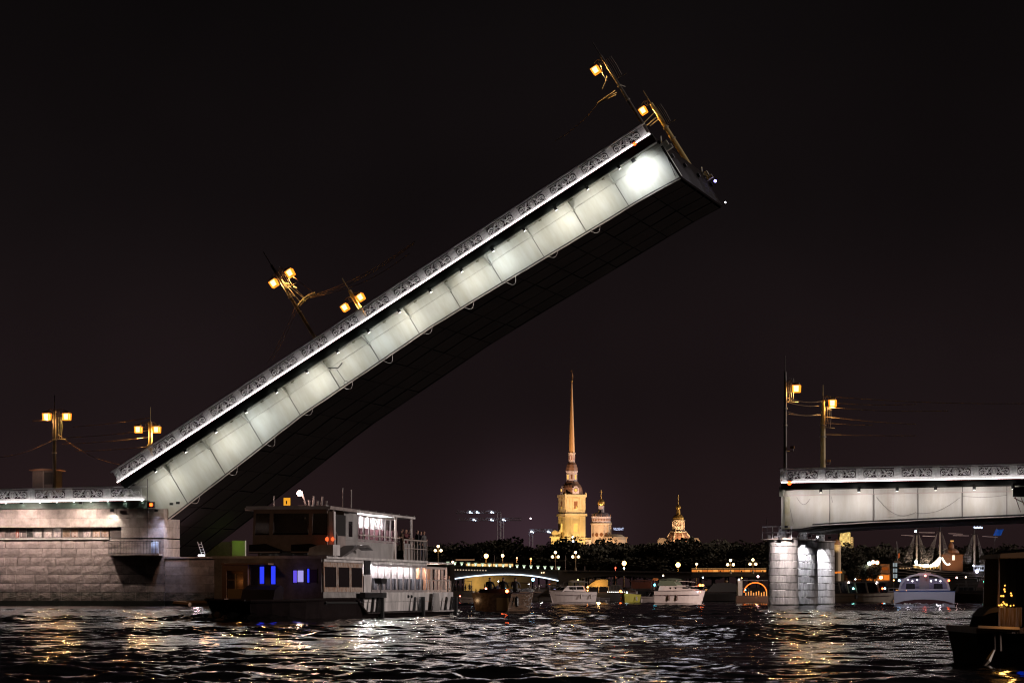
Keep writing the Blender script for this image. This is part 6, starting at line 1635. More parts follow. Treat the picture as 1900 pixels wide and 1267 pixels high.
# nave front and left scroll
square = MB().hexa([(-10.3, -4, 0), (-6.2, -5, 0), (-6.2, 6, 0), (-10.3, 6, 0), (-10.3, -4, cz_(997)), (-6.2, -5, cz_(997)), (-6.2, 6, cz_(997)), (-10.3, 6, cz_(997))]).build('nave_wall', M_ch, cath)
MB().hexa([(-10.9, -4.5, cz_(997)), (-5.9, -5.5, cz_(997)), (-5.9, 6, cz_(997)), (-10.9, 6, cz_(997)), (-10.9, -4.5, cz_(995)), (-5.9, -5.5, cz_(995)), (-5.9, 6, cz_(995)), (-10.9, 6, cz_(995))]).build('nave_cornice', M_ch, cath)
MB().tube([(-8.4, -4.0, cz_(989)), (-8.4, 1, cz_(989))], 1.5, 12).prism([(-9.7, cz_(995)), (-5.5, cz_(995)), (-5.5, cz_(976)), (-6.4, cz_(986))], -3.8, 0).build('scroll', M_ch, cath)
MB().box(-6.2, 5.8, -4.5, 8, 0, cz_(1002)).build('base_block', M_ch, cath)
MB().box(5.8, 14, -1, 30, 0, cz_(1001)).build('nave', mat('pinkish_white', (.62, .52, .50)), cath)
m = MB()
for k in range(12): m.box(7 + k * .6, 7.25 + k * .6, -1.1, -.9, cz_(1001) + .01, cz_(998))
m.box(6.8, 14.2, -1.15, -.85, cz_(998), cz_(997.3)); m.build('roof_balustrade', M_ch, cath)
WRM = (1, .66, .28)
for x, y, tx, tz, e_, an in ((6, -34, 1, 22, 52000, 50), (-12, -30, -2, 24, 32000, 50), (4, -30, 0, 52, 42000, 34), (-10, -34, -8, 20, 9000, 50), (-26, -22, -4, 26, 30000, 50)):
    uplight(cath, None, e_, WRM, (x, y, 11), (tx, 0, tz), an)
uplight(cath, None, 110000, (1, .64, .46), (8, -40, 14), (0, 0, 62), 34); uplight(cath, None, 60000, (1, .64, .46), (-24, -34, 14), (0, 0, 58), 34); uplight(cath, None, 260000, (1, .56, .24), (6, -60, 14), (0, 0, 88), 24)
for x, y in ((.4, 997.0),): MB().ball((x, -7.5, cz_(y)), .55, 6).build('flood_lamp', emat('warm_flood', (1, .75, .4), 9), cath)
MB().ball((.6, -12, cz_(1005)), .7, 6).build('flood_lamp', emat('cool_flood', (.7, .75, 1), 14), cath)

# drum church beside it
cp = W(1115.5, HY, FY - 10)
ch2 = thing('church', 'round cream church tower with gold onion dome, just right of the long spire', 'church', loc=(cp.x, FY - 10, 0))
def cyl(name, prof, mm, root, n=24, c=(0, 0)): return MB().lathe([(r_, cz_(y)) for r_, y in prof], n, c).build(name, mm, root, smooth=False)
cyl('drum_wall', [(4.75, 1015), (4.75, 974.5)], M_chw, ch2); cyl('cornice', [(5.1, 974.4), (5.3, 972.5), (5.1, 970.6)], M_chw, ch2)
cyl('attic', [(4.7, 970.5), (4.7, 960.5), (4.9, 960), (4.9, 959)], M_pw, ch2)
cyl('dome', [(4.5, 958.9), (4.1, 955), (3.2, 952.3), (1.8, 951.2)], mat('grey_copper', (.22, .18, .19), .5), ch2, 16)
cyl('lantern', [(1.45, 951), (1.45, 939)], M_pw, ch2, 12)
cyl('onion_dome', [(1.3, 939), (1.75, 936), (1.75, 932), (1.0, 928), (.3, 926), (.12, 921)], M_gold, ch2, 16)
MB().ball((0, 0, cz_(920.5)), .4, 6).tube([(0, 0, cz_(920)), (0, 0, cz_(910.5))], .1, 4).tube([(-.75, 0, cz_(913)), (.75, 0, cz_(913))], .1, 4).build('cross', M_gold, ch2)
for k in range(9):
    a = R(200) + k * R(17.5); c, s = math.cos(a), math.sin(a)
    MB().tube([(c * 4.72, s * 4.72, cz_(965)), (c * 4.78, s * 4.78, cz_(965))], .55, 10).build('round_window', M_brn, ch2)
    if k % 2 == 0:
        m = MB(); m.tube([(c * 4.8, s * 4.8, cz_(958.8)), (c * 4.8, s * 4.8, cz_(955))], .2, 5); m.build('finial', M_brn, ch2)
for k in range(5):
    a = R(212) + k * R(29); c, s = math.cos(a), math.sin(a)
    for z0_, z1_ in ((1000, 985),): MB().tube([(c * 4.6, s * 4.6, (cz_(z0_) + cz_(z1_)) / 2), (c * 4.8, s * 4.8, (cz_(z0_) + cz_(z1_)) / 2)], 1.0, 8).build('tall_window', mat('belfry_dark', (.22, .09, .03)), ch2)
for k in range(6):
    a = R(197) + k * R(29); c, s = math.cos(a), math.sin(a); MB().tube([(c * 4.85, s * 4.85, cz_(1012)), (c * 4.85, s * 4.85, cz_(975))], .32, 6).build('pilaster', M_chw, ch2)
MB().lathe([(5.8, cz_(1015)), (5.8, cz_(1002)), (5.2, cz_(996.5)), (3.8, cz_(992.5)), (.2, cz_(991.3))], 24, (6.2, -4)).build('apse', M_chw, ch2)
MB().box(10.2, 12.6, -3, 6, cz_(1015), cz_(998.5)).build('side_wing', M_chw, ch2); MB().box(10.0, 13.0, -3.4, 6.2, cz_(998.4), cz_(996.8)).build('wing_cornice', M_chw, ch2)
uplight(ch2, None, 56000, (1, .64, .38), (-9, -30, 12), (0, 0, 33), 52); uplight(ch2, None, 20000, (1, .62, .40), (16, -26, 10), (3, 0, 28), 60); uplight(ch2, None, 26000, (1, .66, .52), (0, -34, 14), (0, 0, 42), 30)

# domed church on the right
cp = W(1258.5, HY, FY)
ch3 = thing('church', 'white church with ribbed brown dome and gold cupola half hidden behind trees', 'church', loc=(cp.x, FY, 0))
cyl('ribbed_dome', [(6.6, 1006), (6.2, 1000), (5.4, 994), (4.4, 989), (4.1, 987.5)], M_brn, ch3, 16)
cyl('dome_gallery', [(4.2, 987.4), (4.3, 986), (3.8, 984.6)], M_chw, ch3)
for k in range(8):
    a = k * math.pi / 4 + R(22); c, s = math.cos(a), math.sin(a)
    MB().tube([(c * r_, s * r_, cz_(y)) for r_, y in ((6.7, 1006), (6.3, 1000), (5.5, 993.6), (4.4, 988.6))], .38, 5).build('dome_rib', M_chw, ch3)
cyl('lantern', [(3.0, 984.5), (3.0, 966.5), (3.4, 966), (3.4, 964.8)], M_chw, ch3, 8)
for k in range(8):
    a = k * math.pi / 4 + R(22); c, s = math.cos(a), math.sin(a); MB().tube([(c * 3.02, s * 3.02, cz_(984)), (c * 3.02, s * 3.02, cz_(966.6))], .3, 5).build('pilaster', M_chw, ch3)
    a += R(22.5); c, s = math.cos(a), math.sin(a)
    if k % 2: MB().tube([(c * 2.6, s * 2.6, cz_(975)), (c * 2.86, s * 2.86, cz_(975))], .7, 8).build('window', mat('belfry_dark', (.22, .09, .03)), ch3)
cyl('gold_dome', [(2.75, 964.7), (2.7, 960), (2.0, 956), (1.0, 954), (.85, 945), (1.3, 942.5), (1.3, 940.6), (.9, 938), (.3, 935)], M_gold, ch3, 14)
MB().ball((0, 0, cz_(929.5)), .32, 6).tube([(0, 0, cz_(936)), (0, 0, cz_(918))], .1, 4).tube([(-.8, 0, cz_(922)), (.8, 0, cz_(922))], .09, 4).build('cross', M_gold, ch3)
for x, w_ in ((-8.2, 2.2), (8.2, 2.4)):
    MB().prism([(x - w_, 10), (x + w_, 10), (x + w_, cz_(1004)), (x + w_ * .6, cz_(998)), (x - w_ * .6, cz_(998)), (x - w_, cz_(1004))], -5, 3).build('gable', M_chw, ch3)
MB().box(-8, 8, -4, 9, 8, cz_(1006)).build('body', M_chw, ch3)
uplight(ch3, None, 42000, (1, .66, .40), (4, -20, 20), (0, 0, 33), 45); uplight(ch3, None, 10000, (1, .66, .42), (-12, -20, 16), (-5, 0, 26), 50); uplight(ch3, None, 10000, (1, .66, .42), (12, -20, 16), (6, 0, 26), 50)

# ---------------------------------------------------------------- trees
M_leaf = mat('dark_foliage', (.060, .050, .026), .8, var=.5, vscale=.25)
M_bark = mat('bark', (.04, .03, .025), .9)
def tree_meshes(seed):
    r_ = random.Random(seed); m = MB()
    lobes = [(0, 0, 12, 5.4)] + [(r_.uniform(-4.6, 4.6), r_.uniform(-4, 4), r_.uniform(8.5, 15.5), r_.uniform(2.2, 3.9)) for _ in range(11)]
    for (lx, ly, lz_, lr) in lobes:
        for k in range(int(150 * (lr / 3.2) ** 2)):
            a, b = r_.uniform(0, 6.28), math.acos(r_.uniform(-1, 1)); q = lr * r_.uniform(.72, 1.08)
            c = Vector((lx + q * math.sin(b) * math.cos(a), ly + q * math.sin(b) * math.sin(a), lz_ + q * .85 * math.cos(b)))
            u = Vector((r_.gauss(0, 1), r_.gauss(0, 1), r_.gauss(0, 1))).normalized(); v_ = u.orthogonal().normalized(); s = r_.uniform(.25, .62)
            m.add([c + u * s, c + v_ * s * .8, c - u * s * .9, c - v_ * s], [(0, 1, 2, 3)])
    crown = m.mesh('crown', M_leaf)
    t = MB().tube([(0, 0, -1), (.1, 0, 4), (0, .1, 9), (0, 0, 13)], [.5, .42, .3, .12], 7)
    for k in range(5):
        a = k * 1.3; t.tube([(0, 0, 5 + k), (math.cos(a) * 2, math.sin(a) * 2, 8 + k), (math.cos(a) * 4, math.sin(a) * 4, 10.5 + k)], [.22, .14, .05], 5)
    return crown, t.mesh('trunk', M_bark)
TM = [tree_meshes(s) for s in (1, 5, 9, 14)]
def tree(px, ytop, Y, label, k=0, wide=1.0, mats=None, group='dark trees along the far bank', base=2.5):
    p_ = W(px, HY, Y); h = CAMZ + (HY - ytop) / F * Y - base; s = h / 17.2
    root = thing('tree', label, 'tree', loc=(p_.x, Y, base), rz=rnd.uniform(0, 6), group=group)
    c = link('crown', TM[k % 4][0], root, scale=(s * wide, s * wide, s)); t = link('trunk', TM[k % 4][1], root, scale=(s, s, s))
    return root
LBL = 'dark round-crowned tree in the row along the far bank'
tops = [(560, 1020), (590, 1012), (625, 1020), (655, 1012), (690, 1016), (720, 1010), (748, 1018), (775, 1024), (800, 1012), (825, 1008), (850, 1010), (873, 1005), (893, 1004), (912, 1006), (935, 999), (950, 1000), (962, 1012), (976, 1030), (1000, 1024), (1014, 1012), (1034, 1004), (1052, 1003), (1072, 1005), (1088, 1009), (1104, 1006), (1122, 1002), (1140, 1004), (1158, 1009), (1176, 1008), (1196, 1012), (1215, 1009), (1236, 1003), (1252, 998), (1264, 1002), (1280, 1005), (1300, 1009), (1322, 1006), (1346, 1003), (1368, 1008), (1390, 1004), (1412, 1008), (1436, 1004), (1462, 1008), (1490, 1006), (1520, 1010), (1550, 1012), (1585, 1008), (1620, 1012), (1655, 1010), (1690, 1014), (1730, 1010), (1790, 1012), (1830, 1014), (1870, 1010), (1905, 1012)]
near_ = {850: 'dark tree on the far bank just right of the ferry stern', 873: 'dark tree above the left foot of the white-edged arch', 893: 'dark tree left of the orange lamp above the white-edged arch', 912: 'tall dark tree right of the orange lamp above the white-edged arch', 935: 'tall dark tree below the lower crane mast', 950: 'dark tree falling off to the left side of the gap in the tree row', 976: 'low dark tree in the gap between the two tree groups', 1000: 'dark tree on the right side of the gap in the tree row', 1034: 'dark tree directly in front of the cathedral base, left', 1052: 'dark tree directly below the long spire', 1088: 'dark tree between the spire and the round church', 1122: 'dark tree in front of the apse of the round church', 1158: 'dark tree under the illuminated roof sign', 1252: 'dark tree rising in front of the domed church', 1264: 'dark tree covering the right foot of the domed church', 1412: 'dark tree beside the left edge of the stone columns'}
def treelabel(px): return near_.get(px, LBL)
for i, (px, yt) in enumerate(tops):
    tree(px, yt + 1 + 3 * math.sin(i * 2.9), 1560 + 35 * (i % 3), treelabel(px), i, 1.1)
for i in range(26):
    px = 780 + i * 26
    tree(px, 1038 + 5 * math.sin(i * 2.2), 1515, 'low dark bushy tree at the foot of the taller row on the far bank', i + 1, 1.9, group='low bushy trees on the far bank')

# ---------------------------------------------------------------- far bridge with lit arch
YB = 1200.0; pb_ = F / YB
def bb(x, y, Y=YB): q = W(x, y, Y); return (q.x, q.z)
M_fb = mat('far_bridge_granite', (.07, .055, .05), .8, bump=.3, bscale=.5)
fbr = thing('arch_bridge', 'low far bridge with a string of pale triangular lights and one arch outlined in white', 'bridge', loc=(0, YB, 0))
def topy(x): return 1046 + (x - 830) * .045 if x < 1040 else 1055.5 + (x - 1040) * .012
xs = [560 + 20 * k for k in range(46)]
def archz(x):
    for c, hw, yc, dy in ((940, 99, 1064.5, 13), (735, 99, 1064, 13), (1145, 95, 1068, 10), (1345, 95, 1069, 9), (590, 60, 1066, 12)):
        if abs(x - c) < hw: return yc + dy * (abs(x - c) / hw) ** 2 
    return 1110
m = MB(); xf = [560 + 4 * k for k in range(226)]
for a, b in zip(xf, xf[1:]):
    ya_, yb_ = archz(a), archz(b)
    A, B, C, D = bb(a, ya_), bb(b, yb_), bb(b, topy(b) + 2), bb(a, topy(a) + 2)
    if ya_ > 1100 or yb_ > 1100: A, B = (A[0], -1), (B[0], -1)
    m.hexa([(A[0], 0, A[1]), (B[0], 0, B[1]), (B[0], 18, B[1]), (A[0], 18, A[1]), (D[0], 0, D[1]), (C[0], 0, C[1]), (C[0], 18, C[1]), (D[0], 18, D[1])])
m.build('arches', M_fb, fbr)
m = MB()
for a, b in zip(xs, xs[1:]):
    A, B = bb(a, topy(a) + 1.6), bb(b, topy(b) + 1.6); m.hexa([(A[0], -.5, A[1] - .5), (B[0], -.5, B[1] - .5), (B[0], .5, B[1] - .5), (A[0], .5, A[1] - .5), (A[0], -.5, A[1]), (B[0], -.5, B[1]), (B[0], .5, B[1]), (A[0], .5, A[1])])
m.build('cornice', M_fb, fbr)
pts = []
for k in range(61):
    x = 842 + (1038 - 842) * k / 60; y = 1065 + (8.5 if x < 940 else 12.5) * (abs(x - 940) / 98) ** 2
    q = bb(x, y); pts.append((q[0], -.4, q[1]))
MB().tube(pts, .20, 5).build('led_arch', emat('led_blue_white', (.72, .86, 1), 2.3), fbr)
E_tri = emat('pale_green_shade', (.80, 1, .66), .62); E_tri2 = emat('pale_green_core', (.8, 1, .75), 1.8)
for k in range(17):
    x = 831 + 12.85 * k; y = topy(x)
    a, b = bb(x - 3.4, y - 4.5), bb(x + 3.4, y - 4.5); c = bb(x, y + 1.8)
    t_ = MB().prism([a, c, b], -.9, -.6).build('triangular_light', E_tri, fbr)
    MB().ball((c[0], -.95, c[1] + .45), .32, 5).build('light_core', E_tri2, t_)
m = MB()
for k in range(13):
    q = bb(839 + k * 5.2, 1057.5 + .1 * k); m.box(q[0] - .18, q[0] + .18, -.1, -.02, q[1], q[1] + .36)
m.build('small_string_lights', emat('dim_warm_dots', (1, .75, .5), .8), fbr)
for q in ((1005, 1062), (1009, 1061.8)): a = bb(*q); MB().ball((a[0], -.3, a[1]), .22, 5).build('small_light', emat('warm_dot', (1, .7, .4), 3), fbr)
for x, y in ((840, 1083), (1040, 1079)):
    a = bb(x - 4, 1100); MB().box(a[0], a[0] + 1.5, -1.5, 3, -1, bb(x, topy(x))[1] - .6).build('pier', M_fb, fbr)
# lit quay wall seen under the arch
a, b = bb(862, 1084, 1300), bb(985, 1068, 1300)
qw = MB().box(a[0], b[0], 0, 2, 1.0, b[1]).build('quay_wall', mat('sandy_quay', (.50, .36, .17), .8, bump=.6, bscale=.6, var=.3, vscale=.2), loc=(0, 1300, 0))
tag(qw, 'sandy quay wall lit yellow seen under the white-edged arch of the far bridge', 'wall')
lamp('quay_lamp', 'SPOT', 2600, (1, .72, .3), qw, (a[0] + 3, -9, 5), .5, (a[0] + 6, 0, 3), 120, .8)
# tram on the bridge
a, b = bb(862, 1049, 1195), bb(952, 1043.5, 1195)
tr = thing('tram', 'yellow lit tram crossing the far bridge behind the triangular lights', 'tram', loc=(a[0], YB + 9, 0))
Lt = b[0] - a[0]
box('body', 0, Lt, 0, 2.5, a[1] - 1.2, a[1] + 1.2, mat('tram_body', (.3, .2, .1), .6), tr)
for k in range(9): box('window', .4 + Lt / 9 * k, Lt / 9 * (k + 1), -.05, -.01, a[1] - .1, a[1] + .75, emat('tram_window', (1, .62, .22), 1.0), tr)
a, b = bb(845, 1038.5, YB), bb(880, 1038.5, YB)
g_ = thing('gantry', 'thin lit horizontal gantry bar above the left end of the far bridge', 'gantry', loc=(a[0], YB + 5, 0))
box('bar', 0, b[0] - a[0], 0, .3, a[1], a[1] + .25, emat('warm_bar', (1, .5, .25), .5), g_); box('post', 0, .25, 0, .3, bb(840, 1050)[1], a[1], M_bark, g_)
MB().ball((-1.0, -.5, bb(840, 1042)[1]), .35, 6).build('lamp', emat('pinkish_lamp', (1, .5, .35), 14), g_)
# orange lit parapet to the right, its light painted as glowing strips
a, b = bb(1282, 1061.5, 1190), bb(1420, 1055, 1190)
og = thing('lit_parapet', 'long low parapet with painted orange glow on the far bridge left of the stone columns', 'parapet', loc=(a[0], 1186, 0))
Lg = b[0] - a[0]
z0_, z1_ = bb(0, 1060.5, 1186)[1], bb(0, 1056.5, 1186)[1]
box('base', 0, Lg, 0, 3, z0_ - 1.6, z0_ - .02, M_fb, og); box('roof', -.3, Lg + .3, -.3, 3, z1_ + .02, z1_ + .25, M_fb, og)
for k in range(14):
    box('lit_bay', Lg / 14 * k + .12, Lg / 14 * (k + 1), .3, .4, z0_, z1_, emat('orange_bay%d' % (k % 3), ((1, .30, .05), (1, .38, .08), (1, .26, .04))[k % 3], (.75, .95, .62)[k % 3]), og)
    box('edge_glow', Lg / 14 * k, Lg / 14 * (k + .96), -.42, -.31, z1_ + .32, z1_ + .42, emat('orange_edge', (1, .5, .18), .9), og)
    if k % 4 == 1: box('silhouette', Lg / 14 * k + .5, Lg / 14 * k + .9, .1, .25, z0_, z0_ + .5, M_black, og)
# three-globe lamp posts of the far bridge
E_glob = emat('globe_warm', (1, .70, .34), 9.0)
def triple(px, yt, Y, base_y, label):
    q = W(px, yt, Y); s = Y / F
    root = thing('triple_lamp_post', label, 'street lamp', loc=(q.x, Y, 0), group='three-globe lamp posts on the far bridge')
    zb_ = W(px, base_y, Y).z
    MB().tube([(0, 0, zb_), (0, 0, zb_ + 1), (0, 0, zb_ + 1.1), (0, 0, q.z)], [.5, .35, .14, .1], 6).build('post', mat('ochre_iron', (.30, .20, .10), .5), root)
    MB().tube([(-5.3 * s, 0, q.z - 8 * s), (-3 * s, 0, q.z - 10.5 * s), (0, 0, q.z - 9 * s), (3 * s, 0, q.z - 10.5 * s), (5.3 * s, 0, q.z - 8 * s)], .13, 5).build('arms', mat('ochre_iron', (.30, .20, .10)), root)
    for dx, dz_ in ((0, 0), (-5.3, -8), (5.3, -8)): MB().ball((dx * s, 0, q.z + dz_ * s), 2.4 * s, 8).build('globe', E_glob, root)
    lamp('globe_lamp', 'POINT', 60, (1, .6, .25), root, (0, -1.5, q.z - 5 * s), .5)
triple(813, 1013, 1190, 1048, 'three-globe lamp post just right of the ferry on the far bridge')
triple(1030.5, 1024.5, 1190, 1056, 'three-globe lamp post at the right foot of the white-edged arch')
triple(1068, 1024.5, 1190, 1058, 'three-globe lamp post below the round cream church tower')
triple(1355.5, 1039, 1180, 1064, 'three-globe lamp post on the left half of the orange parapet')
triple(1397, 1038, 1180, 1064, 'three-globe lamp post on the right half of the orange parapet')
# single street lamps on the far bank
def single(px, y, Y, r_, col, s, label, base=1064):
    q = W(px, y, Y); root = thing('street_lamp', label, 'street lamp', loc=(q.x, Y, 0), group='single street lamps on the far bank')
    MB().tube([(0, 0.3, 2.5), (0, .3, q.z)], .14, 5).build('post', mat('ochre_iron', (.30, .20, .10)), root)
    MB().ball((0, 0, q.z), r_, 7).build('lamp_head', emat('far_lamp_%s_%d' % (str(col[2]), s), col, s), root)
    lamp('bulb', 'POINT', 700, col, root, (0, -1.2, q.z), .5)
OR = (1, .50, .13)
single(902, 1031, 1400, .85, OR, 22, 'orange street lamp above the left half of the white-edged arch')
single(932.5, 1030.5, 1400, .60, (1, .68, .35), 10, 'smaller pale street lamp above the middle of the white-edged arch')
single(1158, 1044.5, 1400, .85, OR, 22, 'orange street lamp between the round church and the domed church')
single(1258, 1047.5, 1400, .90, OR, 24, 'orange street lamp directly below the domed church')
single(1292.5, 1046, 1400, .50, (1, .72, .4), 4, 'small pale street lamp at the left end of the orange parapet')
single(985, 1036.5, 1400, .40, (1, .45, .15), 4, 'tiny dull orange lamp between two tree groups')
single(959, 1034.5, 1400, .30, (1, .6, .35), 3, 'tiny cluster lamp left of the gap between tree groups')
single(1158, 1053.5, 1395, .28, (.6, .8, 1), 14, 'tiny bluish lamp low on the far bank')
single(1142, 1053, 1395, .25, (1, .08, .04), 10, 'tiny red lamp low on the far bank')
for px, y in ((917, 1010), (933, 1000), (1049, 1010), (1085, 1030)):
    q0, q1 = W(px, y + 20, 1250), W(px, y + 62, 1250)
    t_ = thing('flagpole', 'thin bare pole on the far bridge, ' + {917: 'above the middle of the arch', 933: 'slightly right of the arch crown', 1049: 'between the two triple lamps', 1085: 'right of the two triple lamps'}[px], 'pole', loc=(q0.x, 1250, 0))
    MB().tube([(0, 0, q1.z), (0, 0, q0.z)], .10, 4).build('shaft', mat('dim_pole', (.22, .12, .07), .6), t_)
# ---------------------------------------------------------------- cranes with lights far behind
E_cr = emat('crane_light', (.62, .82, 1), 9)
def crane(pxs, y, mast, y2, label, Y=2400):
    x0, x1 = pxs; q0, q1 = W(x0, y, Y), W(x1, y, Y)
    root = thing('tower_crane', label, 'crane', loc=(q0.x, Y, 0))
    mx = W(mast, y, Y).x - q0.x
    m = MB().tube([(0, 0, q0.z), (q1.x - q0.x, 0, q0.z)], .3, 4).tube([(0, 0, q0.z + 1.6), (q1.x - q0.x, 0, q0.z + 1.6)], .2, 4)
    n = 24
    for k in range(n): m.tube([((q1.x - q0.x) * k / n, 0, q0.z + 1.6 * (k % 2)), ((q1.x - q0.x) * (k + 1) / n, 0, q0.z + 1.6 * ((k + 1) % 2))], .12, 4)
    m.build('jib', mat('crane_steel', (.35, .28, .30), .5), root)
    m = MB()
    for s in (-1, 1): m.tube([(mx + s * 1.2, 0, 0), (mx + s * 1.2, 0, q0.z)], .25, 4)
    for k in range(16): m.tube([(mx - 1.2 + 2.4 * (k % 2), 0, q0.z * k / 16), (mx + 1.2 - 2.4 * (k % 2), 0, q0.z * (k + 1) / 16)], .15, 4)
    m.build('mast', mat('crane_steel', (.35, .28, .30)), root)
    return root, q0
def clight(root, q0, px, y, Y=2400, s=.55):
    q = W(px, y, Y)
    MB().ball((q.x - q0.x, -1.5, q.z), s, 6).ball((q.x - q0.x + 1.3, -1.5, q.z - .5), s * .5, 5).build('jib_light', E_cr, root)
cr, q0 = crane((846, 930), 951.5, 926, 0, 'farther tower crane jib, the upper of two rows of bluish lights left of the spire')
for px in (872, 885, 912): clight(cr, q0, px, 950)
cr, q0 = crane((850, 968), 965, 931, 0, 'lower tower crane jib with bluish lights left of the spire', 2380)
for px in (879, 911.5, 934): clight(cr, q0, px, 964, 2380)
cr, q0 = crane((983, 1034), 986, 985, 0, 'short tower crane with two bluish lights next to the cathedral', 2300)
for px in (986, 1017): clight(cr, q0, px, 986, 2300, .6)
MB().ball((W(984.5, 961.5, 2300).x - q0.x, -1, W(984.5, 961.5, 2300).z), .5, 6).build('top_light', emat('pale_pink', (1, .8, .85), 8), cr)
# floodlit building site glow source behind the trees
st = thing('site_floodlight', 'violet-white floodlight mast behind the gap between the tree groups', 'floodlight', loc=(W(985, HY, 2250).x, 2250, 0))
MB().tube([(0, 0, 0), (0, 0, 22)], .4, 5).build('mast', mat('crane_steel', (.35, .28, .30)), st)
box('lamp_panel', -2, 2, -.6, 0, 20, 23, mat('crane_steel', (.35, .28, .30)), st)
# illuminated roof sign
sg = thing('roof_sign', 'blue-white illuminated roof sign reading VILSEAT to the right of the round church', 'sign', loc=(W(1138, HY, 2200).x, 2200, 0))
cu = bpy.data.curves.new('letters', 'FONT'); cu.body = 'VILSEAT'; cu.size = 2.15; cu.extrude = .1; cu.space_character = 1.02; cu.align_x = 'LEFT'
to = bpy.data.objects.new('letters', cu); COL.objects.link(to); dg = bpy.context.evaluated_depsgraph_get(); dg.update()
me = bpy.data.meshes.new_from_object(to.evaluated_get(dg)); bpy.data.objects.remove(to)
me.materials.clear(); me.materials.append(emat('sign_blue_white', (.62, .70, 1), 1.6))
wdt = max(v.co.x for v in me.vertices); hgt = max(v.co.y for v in me.vertices)
tw = 19.2 / F * 2200; th_ = 4.6 / F * 2200
link('letters', me, sg, (0, 0, W(0, 983.3, 2200).z), (R(90), 0, 0), (tw / wdt, th_ / hgt, 1))
box('frame', -.2, tw + .2, .3, .5, W(0, 983.3, 2200).z - .5, W(0, 983.3, 2200).z - .2, M_bark, sg)
m = MB()
for k in range(4): m.tube([(tw * k / 3, .4, 0), (tw * k / 3, .4, W(0, 983.3, 2200).z - .3)], .12, 4)
m.build('supports', M_bark, sg)

# ---------------------------------------------------------------- right bank: buildings, tree, ship
YS = 1100.0
def ss(x, y, Y=YS): q = W(x, y, Y); return (q.x, q.z)
def zpx(zx, zy): return (1540 + zx * .1684, 970 + zy * .1684)
rb2 = W(1556, HY, 1750)
hb = thing('apartment_house', 'pale yellow lit facade glimpsed just under the fixed span beside the columns', 'building', loc=(rb2.x, 1750, 0))
def hbx(x): return W(x, HY, 1750).x - rb2.x
def hz(y): return W(0, y, 1750).z
box('wall', hbx(1558), hbx(1578), 0, 10, 2, hz(985), mat('house_yellow', (.6, .5, .28), .8), hb)
box('wall_wing', hbx(1578.1), hbx(1584), 1, 10, 2, hz(997), mat('house_dark', (.2, .15, .1), .8), hb)
for r_ in range(3):
    for c in range(4): box('window', hbx(1559.5 + c * 4.6), hbx(1561.7 + c * 4.6), -.06, -.01, hz(1006 - r_ * 6.4), hz(1003 - r_ * 6.4), emat('win_warm%d' % ((r_ + c) % 2), (1, .62, .25), (.5, 1.3)[(r_ + c) % 2]), hb)
for c in range(3): box('window', hbx(1580), hbx(1582), .94, .99, hz(1006 - c * 4), hz(1004 - c * 4), emat('win_warm1', (1, .62, .25), 1.3), hb)
lamp('facade_lamp', 'SPOT', 14000, (1, .8, .4), hb, (hbx(1570), -16, hz(1012)), 1, (hbx(1568), 0, hz(996)), 100, .8)
dm = thing('domed_pavilion', 'small brown dome over a lit cornice beside the rightmost stone column', 'building', loc=(W(1552, HY, 1500).x, 1500, 0))
MB().lathe([(1.9, hz(1008) * 0 + W(0, 1010, 1500).z), (1.8, W(0, 1006, 1500).z), (1.3, W(0, 1002, 1500).z), (.2, W(0, 999.5, 1500).z)], 14).build('dome', M_brn, dm)
MB().lathe([(1.9, 3), (1.9, W(0, 1013.5, 1500).z), (2.3, W(0, 1012, 1500).z), (2.3, W(0, 1010.2, 1500).z)], 14).build('drum', M_chw, dm)
lamp('facade_lamp', 'SPOT', 1500, (1, .72, .35), dm, (1, -8, W(0, 1020, 1500).z), .5, (0, 0, W(0, 1008, 1500).z), 60, .8)
# orange lit waterfront pavilion
ob = thing('waterfront_building', 'low building with a bright orange lit front behind the trees on the right bank', 'building', loc=(ss(1583, HY, 1180)[0], 1180, 0))
o0 = ss(1583, HY, 1180)[0]
def ox(zx): return ss(1540 + zx * .1684, HY, 1180)[0] - o0
def oz(zy): return ss(0, 970 + zy * .1684, 1180)[1]
box('wall', ox(180), ox(665), .4, 8, 1, oz(560), mat('orange_stucco', (.5, .25, .1), .8), ob)
for a, c in ((258, 352), (408, 500), (520, 590), (595, 655)): box('lit_bay', ox(a), ox(c), .3, .38, oz(628), oz(572), emat('orange_front', (1, .26, .03), .85), ob)
box('upper_storey', ox(555), ox(660), .4, 8, oz(558), oz(450), mat('orange_stucco', (.5, .25, .1)), ob)
for a in (572, 610): box('lit_bay', ox(a), ox(a + 32), .3, .38, oz(518), oz(486), emat('dim_orange', (1, .22, .03), .22), ob)
box('roof', ox(170), ox(670), .2, 8.2, oz(559), oz(552), M_bark, ob)
MB().ball((ox(560), -.3, oz(598)), .55, 6).build('bright_lamp', emat('warm_flood', (1, .75, .4)), ob)
box('jetty', ox(20), ox(660), -6, .2, 1, oz(640), M_fb, ob)
for zx, zy in ((185, 658), (497, 658), (787, 672)):
    MB().ball((ox(zx), -6.3, oz(zy)), .42, 6).build('jetty_lamp', emat('jetty_lamp', (1, .85, .8), 12), ob)
for a, c, y0_, y1_ in ((40, 75, 555, 535), (80, 130, 552, 532)): box('lit_kiosk', ox(a), ox(c), -1, -.5, oz(y0_), oz(y1_), emat('orange_front', (1, .26, .03)), ob)
